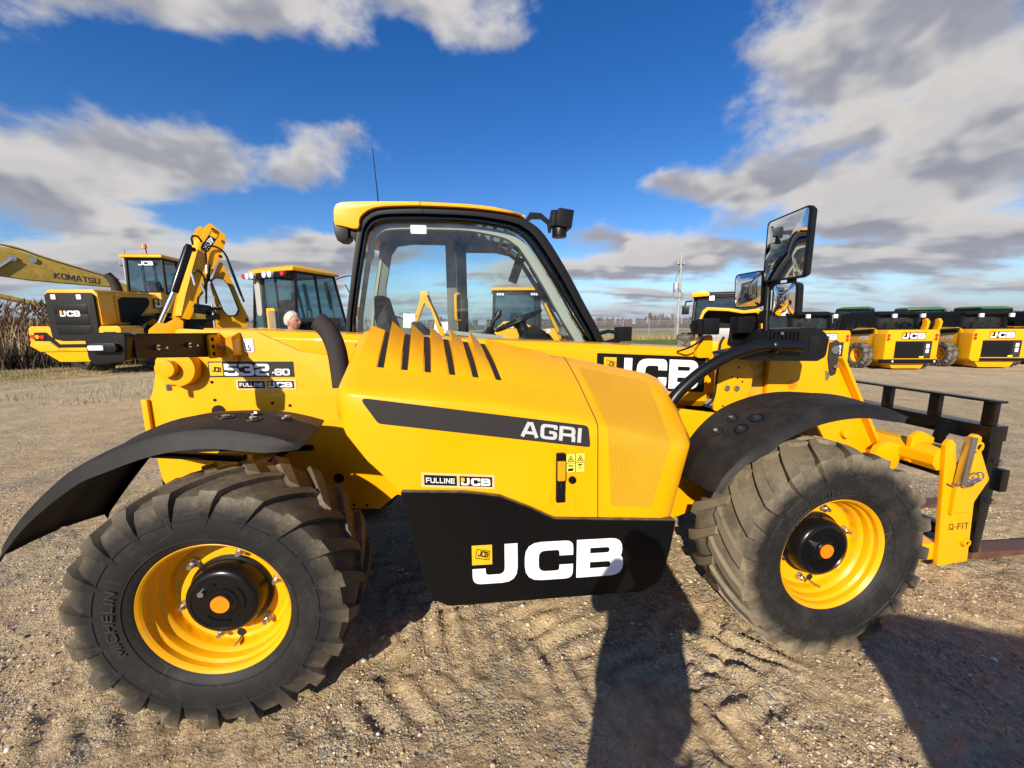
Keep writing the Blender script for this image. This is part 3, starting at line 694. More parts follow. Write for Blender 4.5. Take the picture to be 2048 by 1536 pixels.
blades('brush', np.stack([x, y, 0*x-.05], 1), RNG.uniform(.4, 1.25, n), RNG.uniform(.02, .06, n), RNG.normal(0, .2, (n, 2)), [mat('dead_brush', (.05, .038, .025), .95)], np.zeros(n, int), 'dark tangled dead brush at the foot of the reeds', 'brush')
# bare woods on the horizon
def make_woods():
    tr = 900; az = RNG.uniform(RAD(-58), RAD(68), tr); R_ = RNG.uniform(250, 330, tr); bx = 1+R_*np.sin(az); by = -2.5+R_*np.cos(az)
    H = RNG.uniform(4.5, 7.0, tr)*(1+.5*fbm(az*14, az*0, 3, 4)); tall = RNG.random(tr) < .03; H = np.where(tall, H*1.5, H); V = []; MI = []
    P = []; T = []; Wd = []; ci = []
    for i in range(tr):
        k = 46; kind = 1 if RNG.random() < .14 else (2 if RNG.random() < .3 else 0)
        a = RNG.uniform(0, 2*pi, k); q = RNG.random(k)**.7; r = H[i]*.30*q*RNG.uniform(.4, 1, k); z0 = H[i]*RNG.uniform(.0, .75, k)
        p = np.stack([bx[i]+r*.5*np.cos(a), by[i]+r*.5*np.sin(a), z0], 1); t = np.stack([bx[i]+r*np.cos(a), by[i]+r*np.sin(a), np.minimum(z0+H[i]*RNG.uniform(.18, .5, k), H[i]*(1.02-.45*(r/(H[i]*.3))**2))], 1)
        P.append(p); T.append(t); Wd.append(np.where(RNG.random(k) < .3, .5, .22)*RNG.uniform(.6, 1.3, k)); ci.append(np.full(k, kind))
        P.append(np.array([[bx[i], by[i], -.2]])); T.append(np.array([[bx[i], by[i], H[i]]])); Wd.append(np.array([.28])); ci.append(np.array([2]))
    P = np.concatenate(P); T = np.concatenate(T); Wd = np.concatenate(Wd); ci = np.concatenate(ci)
    d = np.stack([P[:, 1]+2.5, -(P[:, 0]-1)], 1); d /= np.linalg.norm(d, axis=1)[:, None]; o = np.stack([d[:, 0], d[:, 1], 0*Wd], 1)*Wd[:, None]/2
    jit = RNG.normal(0, .15, P.shape)
    V = np.stack([P-o, P+o, T+o*.3+jit, T-o*.3+jit], 1).reshape(-1, 3); F = np.arange(len(V)).reshape(-1, 4)
    wm = [mat('bare_branches_'+k, c, .95) for k, c in (('brown', (.105, .080, .072)), ('rust', (.135, .072, .050)), ('dark', (.075, .060, .058)))]
    tag(bulk('distant_woods', V, F, wm, ci), 'low line of bare brown woods along the horizon', 'woods', kind='stuff')
make_woods()
# ------------------------------------------------------------------ the telehandler (rear axle over the origin, front towards +X, camera on its -Y side)
TH = tag(empty('telehandler'), 'large yellow and black telehandler filling the foreground, seen from its side', 'telehandler')
YS = -.93                                                   # outer skin of the engine cover
# ---- wheels
def tyre_mesh(nl=20):
    q = lambda r: .283+(r-.283)*.936
    mb = MB(); half = [(.283, -.170), (.300, -.186), (.335, -.199), (.375, -.205), (.415, -.205), (.455, -.199), (.470, -.1975), (.503, -.186), (.516, -.158), (.521, -.10), (.523, -.04)]
    half = [(q(r), y) for r, y in half]; prof = half+[(r, -y) for r, y in reversed(half)]
    mb.lathe(prof, 80)
    # raised rings on the sidewall
    for r0, y0 in ((.318, -.1935), (.405, -.2055)):
        mb.lathe([(r0-.004, y0), (r0-.002, y0-.003), (r0+.002, y0-.003), (r0+.004, y0)], 80)
        mb.lathe([(r0-.004, -y0), (r0-.002, -y0+.003), (r0+.002, -y0+.003), (r0+.004, -y0)], 80)
    # chevron lugs: centre end leads in the rolling direction
    path = [(-.2055, .385, -.6, .010), (-.2120, .445, -.3, .036), (-.2125, .495, .3, .054), (-.199, .533, 1.2, .063), (-.15, .541, 4.2, .058), (-.095, .544, 8.0, .054), (-.04, .545, 12.3, .050), (.018, .545, 17.5, .046)]
    base = [(-.200, .385), (-.196, .445), (-.186, .488), (-.170, .500), (-.14, .506), (-.095, .510), (-.04, .500), (.018, .500)]
    path = [(y, q(r), a, w) for y, r, a, w in path]; base = [(y, q(r)) for y, r in base]
    for k in range(nl):
        for side in (1, -1):
            off = (k+(0 if side == 1 else .5))*360/nl; rings = []
            for (y, r, a, w), (yb, rb) in zip(path, base):
                hw = w/2/r; a_ = RAD(off+a)
                def pt(rr, yy, ang): return (rr*sin(ang), yy*side, rr*cos(ang))
                rings.append([pt(rb, yb, a_-hw*1.35), pt(r, y, a_-hw), pt(r, y, a_+hw*.95), pt(rb, yb, a_+hw*1.3)])
            mb.loft(rings, closed=False, caps=False)
            mb.add([rings[-1][i] for i in range(4)], [(0, 1, 2, 3)]); mb.add([rings[0][i] for i in range(4)], [(3, 2, 1, 0)])
    return mb
_t = tyre_mesh()
def rim_mesh():
    mb = MB()
    mb.lathe([(.272, -.150), (.276, -.166), (.284, -.174), (.290, -.170), (.290, -.160), (.281, -.158)], 64)
    mb.lathe([(.276, -.166), (.270, -.158), (.268, -.138), (.258, -.128), (.255, -.120), (.253, -.100), (.241, -.088), (.237, -.080), (.235, -.062), (.229, -.050), (.216, -.044), (.200, -.047), (.168, -.047), (.11, -.040)], 64)
    mb.lathe([(.290, .170), (.264, .118), (.235, .05), (.235, -.062)], 48)
    return mb
TYRE_ME = None
def make_wheels():
    global TYRE_ME
    src = {}
    for nm, cx, side, tm, rot, st in (('rr', 0., 1, 'tyre_rear', RAD(5), 0), ('fr', 2.75, 1, 'tyre_front', RAD(2), RAD(1.2)), ('rl', 0., -1, 'tyre_rear', RAD(-20), 0), ('fl', 2.75, -1, 'tyre_front', RAD(40), RAD(1.2))):
        w = rim_mesh().build('wheel', 'rim', TH, loc=(cx, -.83*side, .52), smooth=24)
        # turning the wheel about its axle, then steering about the vertical
        w.rotation_mode = 'XYZ'; w.rotation_euler = (Matrix.Rotation((pi if side < 0 else 0)+st, 3, 'Z') @ Matrix.Rotation(rot, 3, 'Y')).to_euler()
        if tm not in src:
            o = MB(); o.v = list(_t.v); o.f = list(_t.f); o.mi = list(_t.mi); src[tm] = o.build('tyre', tm, w, smooth=32)
        else: inst(src[tm], w)
        if TYRE_ME is None: TYRE_ME = src[tm].data
        h = MB(); h.lathe([(.166, -.036), (.163, -.058), (.152, -.062), (.147, -.098), (.141, -.118), (.130, -.128), (.118, -.130), (.114, -.126), (.064, -.126), (.060, -.132), (.048, -.132), (.044, -.137), (1e-4, -.137)], 48)
        for a in (40, 160, 280):    # raised arcs cast into the hub cover
            mb_a = [(.078, -.1265), (.080, -.131), (.088, -.131), (.090, -.1265)]; h.lathe(mb_a, 10, a0=RAD(a), a1=RAD(a+62))
        h.build('hub', 'black', w, smooth=35)
        MB().cyl((0, 0, 0), .036, -.1368, -.1415, 'y', 24).build('reflector', 'orange', w)
        MB().cyl((.085*sin(RAD(-60)), 0, .085*cos(RAD(-60))), .012, -.126, -.138, 'y', 12).build('fill_plug', 'steel', w)
        for i in range(6):
            a = RAD(60*i+12); c = (.192*sin(a), 0, .192*cos(a)); n = MB(); n.cyl(c, .020, -.044, -.055, 'y', 18); n.cyl(c, .0155, -.055, -.074, 'y', 6); n.cyl(c, .0095, -.074, -.090, 'y', 10)
            n.build('wheel_nut', 'steel', w, smooth=30)
        v = MB(); a = RAD(172); v.tube([(.226*sin(a), -.05, .226*cos(a)), (.226*sin(a), -.075, .226*cos(a)), (.220*sin(a), -.105, .220*cos(a))], .006, 8); v.build('valve', 'steel', w)
        MB().cyl((.205*sin(a), 0, .205*cos(a)), .018, -.0485, -.0455, 'y', 16).build('valve_hole', 'dark', w)
        if side > 0:    # maker's raised lettering round the sidewall
            V2, F, wd = text2d('MICHELIN', .034, .24, .18, .14)
            lay(V2, F, lambda u, v_, s=RAD(-118 if cx < 1 else -58): ((.335+v_)*sin(s+u/.35), -.2065-.0*v_, (.335+v_)*cos(s+u/.35)), 'sidewall_lettering', 'letter_rubber', w)
M['letter_rubber'] = mat('raised_rubber_lettering', (.024, .023, .022), .6, spec=.28)
make_wheels()

# ---- chassis: two plates, tail, front beam and axles
pl = rpoly([(-.535, 1.42), (-.535, 1.488), (-.455, 1.497), (-.418, 1.628), (-.04, 1.604), (.158, 1.504), (.30, 1.478), (.80, 1.30), (2.05, 1.16), (2.62, 1.075), (2.86, 1.03), (2.86, .62), (2.30, .42), (.70, .42), (.655, .64), (.62, .695), (.509, .603), (.347, .618), (-.02, .69), (-.50, .70), (-.583, .84), (-.596, 1.0), (-.588, 1.27), (-.57, 1.30)],
            [.03, .05, .04, .03, .10, .12, .1, .1, .1, .1, .05, .1, .2, .02, .02, .05, .03, .05, .1, .06, .05, .05, .02, .02])
for s in (1, -1):
    MB().prism(pl, -.38*s, -.355*s).build('chassis_plate', 'yellow', TH, bevel=.004)
c = MB(); c.box(-.56, .7, -.355, .355, .66, .80); c.box(.7, 2.8, -.355, .355, .44, .58); c.box(-.60, -.575, -.36, .36, .72, 1.26); c.box(2.78, 2.84, -.355, .355, .62, 1.02)
c.build('chassis_floor', 'blackmat', TH)
c = MB(); c.box(-.612, -.585, -.40, -.36, 1.02, 1.275); c.build('tail_flange', 'yellow', TH, bevel=.004)
for ax in (0., 2.75):
    a = MB(); a.tube([(ax, -.80, .52), (ax, -.55, .52), (ax, -.3, .50), (ax, .3, .50), (ax, .55, .52), (ax, .80, .52)], [.11, .10, .14, .14, .10, .11], 16); a.box(ax-.12, ax+.12, -.25, .25, .38, .66); a.build('axle', 'blackmat', TH, smooth=40)
# pivot boss of the boom and the lug that hides behind the lamp bracket
p = MB(); p.cyl((-.405, 0, 1.432), .088, -.375, -.44, 'y', 32); p.cyl((-.43, 0, 1.436), .044, -.44, -.475, 'y', 28); p.build('boom_pivot', 'yellow', TH, bevel=.004)
p = MB(); p.cyl((-.43, -.46, 1.345), .012, -.018, .014, 'z', 6); p.build('pivot_bolt', 'steel', TH)
p = MB(); p.loft([[(-.165, -.38, 1.475), (-.155, -.46, 1.47), (-.15, -.46, 1.58), (-.16, -.38, 1.60)], [(-.115, -.38, 1.49), (-.125, -.45, 1.50), (-.13, -.44, 1.585), (-.12, -.38, 1.61)]]); p.build('lug', 'yellow', TH, bevel=.006)
for X, Z, r in ((-.484, 1.324, .008), (-.283, 1.354, .008), (-.28, 1.26, .008), (-.003, 1.235, .008), (.083, 1.219, .008), (-.268, 1.199, .034), (.45, .90, .008), (.30, .80, .028), (.44, .63, .008), (.37, .637, .008), (.52, .98, .007)):
    MB().cyl((X, 0, Z), r, -.3795, -.3825, 'y', 18).build('bolt_hole', 'dark', TH)
MB().prism(rpoly(rect(.062, .966, .185, .998), .015), -.3795, -.3825).build('slot', 'dark', TH)
MB().prism(rpoly(rect(-.60, .985, .02, 1.03), .01), -.379, -.3830).build('slot', 'dark', TH)
# fender stays
MB().box(.0, .055, -.86, -.37, .96, .995).build('fender_stay', 'blackmat', TH, bevel=.004)
s = MB(); s.tube([(-.58, -.45, 1.03), (-.45, -.62, 1.06), (-.15, -.70, 1.06), (.02, -.72, 1.05)], .018, 8); s.build('fender_stay', 'blackmat', TH)
MB().box(2.62, 2.70, -.80, -.37, 1.06, 1.10).build('fender_stay', 'blackmat', TH, bevel=.004)

# ---- boom
def btop(x): return 1.608-.0525*x
def boom_sec(x, y, h, ch=.045, lip=0.):
    z1 = btop(x)+lip; z0 = z1-h; return [(x, -y, z0+ch), (x, -y, z1-ch*.8), (x, -y+ch*.8, z1), (x, y-ch*.8, z1), (x, y, z1-ch*.8), (x, y, z0+ch), (x, y-ch, z0), (x, -y+ch, z0)]
b = MB(); b.loft([boom_sec(x, .235, .385) for x in (-.40, .5, 1.5, 2.56)]); boom = b.build('boom', 'yellow', TH, bevel=.008)
b = MB(); b.loft([boom_sec(x, .19, .31, lip=-.03) for x in (2.50, 2.80)]); b.build('boom_section', 'yellow', boom, bevel=.006)
b = MB(); b.loft([boom_sec(x, .195, .315, .04, -.03) for x in (2.795, 3.02)]); b.build('worn_boom_section', 'wear', boom, bevel=.004)
b = MB(); b.box(2.80, 3.02, -.20, .20, 1.118, 1.150); b.build('wear_pad', 'wear', boom, bevel=.003)
# side fold of the boom behind the pivot tower
b = MB(); b.loft([[(x, -.236, btop(x)-.30), (x, -.236, btop(x)-.045), (x, -.243, btop(x)-.052), (x, -.243, btop(x)-.29)] for x in (.10, .80)]); b.build('boom_cheek', 'yellow', boom)
bs = lambda u, v, lift=0.: (1.86+u*.985, -.2372-lift, btop(1.86+u)-.262+v)
plate_on(rpoly(rect(-.045, -.018, .685, .208), .008), lambda u, v: bs(u, v, 0), 'sticker_backing', 'decal_black', boom)
brand_on(lambda u, v, l: bs(u, v, .0012+l), .64, .185, boom)
# head of the boom
hd = rpoly([(2.985, 1.155), (2.985, 1.452), (3.28, 1.452), (3.335, 1.505), (3.41, 1.500), (3.455, 1.43), (3.50, 1.33), (3.875, .72), (3.875, .58), (3.80, .545), (3.66, .60), (3.52, .74), (3.36, .98), (3.20, 1.10)], [.01, .01, .05, .03, .04, .05, .1, .04, .04, .05, .08, .1, .12, .1])
h = MB()
for y0, y1 in ((-.235, -.205), (.205, .235)): h.prism(hd, y0, y1)
head = h.build('boom_head', 'yellow', TH, bevel=.004)
h = MB(); h.prism([(2.995, 1.17), (2.995, 1.44), (3.27, 1.44), (3.47, 1.30), (3.84, .70), (3.80, .57), (3.66, .62), (3.52, .76), (3.36, 1.0), (3.20, 1.11)], -.204, .204); h.build('head_core', 'yellow', head)
h = MB(); d = Vector((.455, -.74)).normalized(); q = Vector((-d.y, d.x))
def flg(o, w, y0, y1):
    P0 = Vector((3.465, 1.40)); P1 = Vector((3.925, .63)); pts = [P0+q*o, P1+q*o, P1+q*(o+w), P0+q*(o+w)]; return [(p_.x, p_.y) for p_ in pts]
h.prism(flg(.0, .02, 0, 0), -.285, .285); h.build('head_flange', 'yellow', head, bevel=.004)
h = MB(); h.prism(rpoly([(3.40, 1.40), (3.40, 1.50), (3.46, 1.52), (3.475, 1.43), (3.465, 1.29), (3.43, 1.28)], .02), -.249, -.237); h.build('pin_keeper', 'exhaust', head, bevel=.003)
h = MB(); h.cyl((3.435, 0, 1.455), .028, -.249, -.258, 'y', 24); h.build('pin_end', 'steel', head); MB().cyl((3.445, 0, 1.345), .015, -.249, -.268, 'y', 6).build('keeper_bolt', 'steel', head)
h = MB(); h.prism([(3.395, 1.315), (3.43, 1.30), (3.42, 1.255), (3.405, 1.25)], -.244, -.236); h.build('grease_cover', 'steel', head)
MB().cyl((3.165, 0, 1.228), .030, -.2352, -.2405, 'y', 28).build('reflector', 'orange', head)
MB().cyl((3.15, 0, 1.175), .008, -.235, -.25, 'y', 8).build('grease_nipple', 'steel', head)
h = MB(); h.cyl((3.81, 0, .71), .045, -.30, -.235, 'y', 24); h.cyl((3.60, 0, .88), .035, -.265, -.235, 'y', 24); h.build('pivot_pin', 'yellow', head, bevel=.003)

# ---- engine cover
ST = [((.457, -.80, 1.33), (.470, -.80, 1.372), (.500, -.45, 1.600)), ((.482, -.875, 1.275), (.490, -.885, 1.378), (.515, -.45, 1.612)), ((.525, -.918, 1.195), (.530, -.922, 1.380), (.540, -.45, 1.612)),
      ((.600, YS, 1.088), (.600, YS, 1.372), (.600, -.45, 1.606)), ((.730, YS, .943), (.740, YS, 1.354), (.745, -.45, 1.586)), ((.900, YS, .925), (.900, YS, 1.336), (.900, -.45, 1.563)),
      ((1.030, YS, .920), (1.03, YS, 1.319), (1.03, -.45, 1.545)), ((1.150, YS, .898), (1.150, YS, 1.302), (1.150, -.45, 1.529)), ((1.280, YS, .837), (1.280, YS, 1.276), (1.280, -.45, 1.507)),
      ((1.395, YS, .778), (1.400, YS, 1.249), (1.400, -.45, 1.486)), ((1.590, YS, .750), (1.578, YS, 1.207), (1.545, -.45, 1.461)), ((1.75, YS, .740), (1.77, YS, 1.150), (1.78, -.45, 1.412)),
      ((1.90, YS, .731), (1.955, YS, 1.094), (2.045, -.45, 1.356)), ((1.955, -.912, .728), (2.035, -.906, 1.082), (2.105, -.45, 1.328)), ((1.985, -.86, .726), (2.085, -.84, 1.080), (2.14, -.45, 1.290)), ((2.00, -.74, .725), (2.10, -.72, 1.10), (2.155, -.45, 1.26)), ((2.00, -.45, .725), (2.10, -.45, 1.10), (2.158, -.44, 1.25))]
def cover_profile(st):
    B, C, T = (Vector(q) for q in st); up = (C-B); sl = (T-C)
    a = C-up.normalized()*.022; e = C+sl.normalized()*.115
    P = [B+Vector((0, .10, 0)), B]+[B.lerp(a, t) for t in (.34, .67)]
    P += [a*(1-t)**2+C*2*t*(1-t)+e*t*t for t in (0, .2, .4, .6, .8, 1)]
    bul = sl.cross(Vector((1, 0, 0))).normalized(); bul = bul if bul.z > 0 else -bul
    P += [e.lerp(T, t)+bul*.012*math.sin(pi*t) for t in (.25, .5, .75, .94)]+[T+Vector((0, .012, -.004)), T+Vector((0, .02, -.03)), T+Vector((0, .03, -.35))]
    return [tuple(x) for x in P]
def densify(S, n=3):
    o = []
    for i in range(len(S)-1):
        for k in range(n): o.append(tuple(tuple(Vector(S[i][j]).lerp(Vector(S[i+1][j]), k/n)) for j in range(3)))
    o.append(S[-1]); return o
CS = densify(ST, 2)
e = MB(); e.sheet([cover_profile(s) for s in CS]); cover = e.build('engine_cover', 'yellow', TH, smooth=50)
def cov(X, w, lift=0.):
    """point on the sloping top of the cover: w 0 at the crease, 1 at the inner edge"""
    i = max(j for j in range(len(ST)) if ST[j][1][0] <= X or j == 0); i = min(i, len(ST)-2)
    t = (X-ST[i][1][0])/(ST[i+1][1][0]-ST[i][1][0]); C = Vector(ST[i][1]).lerp(Vector(ST[i+1][1]), t); T = Vector(ST[i][2]).lerp(Vector(ST[i+1][2]), t)
    T.x = X; n = Vector((.12, -.42, .88)).normalized(); bul = .012*math.sin(pi*max(0, (w-.22)/.78))
    return C.lerp(T, w)+n*(bul+lift)
# louvres: slots and saw-tooth fins
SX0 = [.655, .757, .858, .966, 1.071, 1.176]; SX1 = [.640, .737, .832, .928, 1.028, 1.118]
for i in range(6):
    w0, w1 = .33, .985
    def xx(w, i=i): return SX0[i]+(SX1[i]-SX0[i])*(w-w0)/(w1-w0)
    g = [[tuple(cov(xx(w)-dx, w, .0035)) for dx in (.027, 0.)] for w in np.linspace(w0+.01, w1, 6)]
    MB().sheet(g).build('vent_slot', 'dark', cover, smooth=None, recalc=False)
for i in range(-1, 6):          # fin i is raised along its rear edge just ahead of slot i and sinks to the next one
    if i == 5: break
    j = i+1
    rings = []
    for w in np.linspace(.325, 1.03, 8):
        f = (w-.325)/.705; hgt = .062*f**.75
        xa = (SX0[i]+(SX1[i]-SX0[i])*f) if i >= 0 else (.54-.0*f); xb = SX0[j]+(SX1[j]-SX0[j])*f-.032
        if i < 0: hgt = .026*f
        ww = min(w, .99)+max(0, w-.99)*.4
        P = [cov(xa+.001, ww, 0), cov(xa+.003, ww, hgt), cov(xa+(xb-xa)*.5, ww, hgt*.62), cov(xb, ww, max(.002, hgt*.16)), cov(xb, ww, -.01)]
        rings.append([tuple(q) for q in P])
    m_ = MB(); m_.loft(rings, True, True); m_.build('louvre_fin', 'yellow', cover, smooth=30)
P = []
for f in np.linspace(0, 1, 8):    # the long front flank after the last slot
    w = .325+.705*f; ww = min(w, .99)+max(0, w-.99)*.4; xa = SX0[5]+(SX1[5]-SX0[5])*f; h_ = .030*f
    P.append([tuple(cov(xa+.001, ww, 0)), tuple(cov(xa+.003, ww, h_)), tuple(cov(xa+.16, ww, h_*.45)), tuple(cov(xa+.34, ww, .001)), tuple(cov(xa+.34, ww, -.01))])
m_ = MB(); m_.loft(P, True, True); m_.build('louvre_fin', 'yellow', cover, smooth=30)
# seam before the grille
sm = MB(); pr = cover_profile(((1.592, YS, .750), (1.580, YS, 1.2065), (1.547, -.45, 1.4605)))[1:-2]; pr2 = [(p_[0]+.0045, p_[1], p_[2]) for p_ in pr]
sm.sheet([[tuple(Vector(p_)+Vector((0, -.0008, .0006))) for p_ in q_] for q_ in (pr, pr2)]); sm.build('panel_seam', 'dark', cover, smooth=None, recalc=False)
# perforated grille wrapping the front of the cover
def grille_mat():
    m = bpy.data.materials.new('perforated_yellow_sheet'); m.use_nodes = True; nt = m.node_tree; N = nt.nodes; L = nt.links; b = N['Principled BSDF']
    tc = N.new('ShaderNodeTexCoord'); mp = N.new('ShaderNodeMapping'); mp.inputs['Scale'].default_value = (115, 115, 115); mp.inputs['Rotation'].default_value = (0, 0, RAD(45)); L.new(tc.outputs['UV'], mp.inputs[0])
    v = N.new('ShaderNodeTexVoronoi'); v.voronoi_dimensions = '2D'; v.inputs['Randomness'].default_value = 0.0; v.inputs['Scale'].default_value = 1; L.new(mp.outputs[0], v.inputs['Vector'])
    mr = N.new('ShaderNodeMapRange'); L.new(v.outputs['Distance'], mr.inputs[0]); mr.inputs[1].default_value = .30; mr.inputs[2].default_value = .40; mr.inputs[3].default_value = 0; mr.inputs[4].default_value = 1
    n = N.new('ShaderNodeTexNoise'); L.new(tc.outputs['Object'], n.inputs['Vector']); n.inputs['Scale'].default_value = 5
    mx = N.new('ShaderNodeMix'); mx.data_type = 'RGBA'; L.new(n.outputs[0], mx.inputs[0]); mx.inputs[6].default_value = (.13, .085, .006, 1); mx.inputs[7].default_value = (.42, .27, .03, 1)
    m2 = N.new('ShaderNodeMix'); m2.data_type = 'RGBA'; L.new(mr.outputs[0], m2.inputs[0]); L.new(mx.outputs[2], m2.inputs[6]); m2.inputs[7].default_value = (.80, .368, .0010, 1)
    L.new(m2.outputs[2], b.inputs['Base Color']); b.inputs['Roughness'].default_value = .45
    bp = N.new('ShaderNodeBump'); bp.inputs['Strength'].default_value = .4; bp.inputs['Distance'].default_value = .002; L.new(mr.outputs[0], bp.inputs['Height']); L.new(bp.outputs[0], b.inputs['Normal'])
    return m
M['grille'] = grille_mat()
def stl(a, b_, t): return tuple(tuple(Vector(a[j]).lerp(Vector(b_[j]), t)) for j in range(3))
G = []
sA = ((1.655, YS, .815), (1.625, YS, 1.196), (1.60, -.45, 1.452)); sB = ((1.845, YS, .795), (1.93, YS, 1.104), (2.00, -.45, 1.366))
for t in np.linspace(0, 1, 14):
    pr = cover_profile(stl(sA, sB, t))[1:-4]; G.append([tuple(Vector(p_)+(Vector((0, -.0025, 0)) if k < 4 else Vector((.0004, -.0014, .0026)))) for k, p_ in enumerate(pr)])
gr_o = MB().sheet(G).build('grille', 'grille', cover, smooth=50, recalc=False)
uvl = gr_o.data.uv_layers.new(name='uv'); arc = [0.]
for k in range(1, len(G[0])): arc.append(arc[-1]+(Vector(G[6][k])-Vector(G[6][k-1])).length)
nb = len(G[0])
for lp in gr_o.data.loops: uvl.data[lp.index].uv = (gr_o.data.vertices[lp.vertex_index].co.x, arc[lp.vertex_index % nb])
# decals on the flat side of the cover
sd = lambda u, v, lift=0.: (u, YS-.0018-lift, v)
plate_on(rpoly([(.587, 1.350), (.655, 1.240), (1.551, 1.097), (1.540, 1.196)], [.015, .03, .012, .03], 5), lambda u, v: sd(u, v), 'side_stripe', 'decal_grey', cover)
V2, F, wd = text2d('AGRI', .066, .24, .2, .06, width=.275)
ang = RAD(-8.9); lay([(1.240+u*cos(ang)-v*sin(ang)*.35, 1.162+u*sin(ang)+v*cos(ang)) for u, v in V2], F, lambda u, v: sd(u, v, .0014), 'stripe_lettering', 'grey_letter', cover)
def dealer(o, ux, uz, w, h, parent, off):
    """two small plates side by side: dealer name and maker mark"""
    fn = plane_fn(o, ux, uz); nrm = Vector(off)
    f0 = lambda u, v, l=0.: tuple(Vector(fn(u, v))+nrm*l)
    plate_on(rpoly(rect(-.012*w/.29, -.010*w/.29, w+.012*w/.29, h+.010*w/.29), .006*w/.29), lambda u, v: f0(u, v, 0), 'dealer_sticker_edge', 'cream', parent)
    plate_on(rect(0, 0, w*.475, h), lambda u, v: f0(u, v, 1), 'dealer_sticker_panel', 'decal_black', parent); plate_on(rect(w*.515, 0, w, h), lambda u, v: f0(u, v, 1), 'dealer_sticker_panel', 'decal_black', parent)
    V2, F, wd = text2d('FULLINE', h*.52, .2, .17, .1, width=w*.425); lay([(u+w*.025, v+h*.24) for u, v in V2], F, lambda u, v: f0(u, v, 2), 'dealer_lettering', 'white', parent)
    brand_on(lambda u, v, l: f0(u+w*.535, v+h*.12, 2+l/.0015), w*.44, h*.74, parent, mini=False)
dealer((.828, YS-.0018, .967), (1, 0, -.095), (-.0, 0, 1), .288, .045, cover, (0, -.0012, 0))
# latch, amber marker, warning label
l = MB(); l.prism(rpoly(rect(1.396, .853, 1.436, 1.080), .006), YS-.014, YS+.005); latch = l.build('latch', 'plastic2', cover, bevel=.003)
MB().prism(rpoly(rect(1.400, .958, 1.434, 1.046), .005), YS-.024, YS-.0135).build('amber_marker', 'amber', cover, bevel=.004)
MB().prism(rpoly(rect(1.411, .918, 1.421, .942), .004), YS-.0165, YS-.0135).build('lock_barrel', 'dark', cover)
MB().cyl((1.470, 0, .952), .017, YS-.009, YS+.003, 'y', 18).build('cap', 'plastic2', cover)
rc = MB(); rc.ring_wall(rpoly([(1.352, .905), (1.48, .885), (1.492, .802), (1.375, .812)], .014), rpoly([(1.366, .893), (1.468, .875), (1.478, .812), (1.385, .823)], .012), YS-.004, YS+.01); rc.build('latch_recess_rim', 'yellow', cover, bevel=.002)
fw = sd; plate_on(rpoly(rect(1.441, .985, 1.527, 1.075), .004), lambda u, v: fw(u, v, 0), 'warning_label', 'decal_black', cover)
M['lime_label'] = mat('pale_yellow_label', (.72, .62, .08), .5)
lf = MB()
for r_ in ((1.4425, 1.031, 1.4825, 1.0735), (1.4855, 1.031, 1.5255, 1.0735), (1.4425, .9865, 1.4825, 1.0285), (1.4855, .9865, 1.5255, 1.0285)): lf.add([fw(u, v, .0007) for u, v in rect(*r_)], [(0, 1, 2, 3)])
lf.build('warning_label_fields', 'lime_label', cover, smooth=None, recalc=False)
tri = MB()
for cx in (1.4625, 1.5055):
    o_ = [(cx-.016, 1.036), (cx+.016, 1.036), (cx, 1.066)]; i_ = [(cx-.011, 1.039), (cx+.011, 1.039), (cx, 1.0595)]
    tri.add([fw(u, v, .0014) for u, v in o_+i_], [(k, (k+1) % 3, 3+(k+1) % 3, 3+k) for k in range(3)]); tri.add([fw(u, v, .0014) for u, v in ((cx-.003, 1.041), (cx+.004, 1.043), (cx+.002, 1.052), (cx-.004, 1.05))], [(0, 1, 2, 3)])
for a_ in ([(1.452, 1.016), (1.474, 1.013), (1.474, 1.018), (1.452, 1.021)], [(1.448, .993), (1.472, .993), (1.477, 1.005), (1.453, 1.005)], [(1.495, 1.016), (1.518, 1.018), (1.510, 1.024), (1.496, 1.023)], [(1.5, 1.001), (1.504, 1.001), (1.511, 1.013), (1.507, 1.013)]): tri.add([fw(u, v, .0014) for u, v in a_], [(0, 1, 2, 3)])
tri.build('warning_pictograms', 'decal_black', cover, smooth=None, recalc=False)

# ---- black lower side panel with the maker's mark
pp = rpoly([(.730, .952), (.754, .822), (.812, .520), (.850, .440), (.910, .402), (1.14, .396), (1.82, .384), (1.905, .430), (1.942, .585), (1.963, .734), (1.39, .783), (1.278, .843), (1.147, .905), (1.0, .932)], [.01, .1, .1, .06, .06, .1, .08, .06, .1, .01, .06, .1, .08, .1], 5)
s = MB(); s.prism(pp, -.952, -.50); spanel = s.build('lower_side_panel', 'panel', TH, bevel=.018, seg=4)
slope = -.0215
brand_on(lambda u, v, l: (1.020+u, -.9535-l, .500+v+slope*u), .692, .186, spanel, lift=.002)
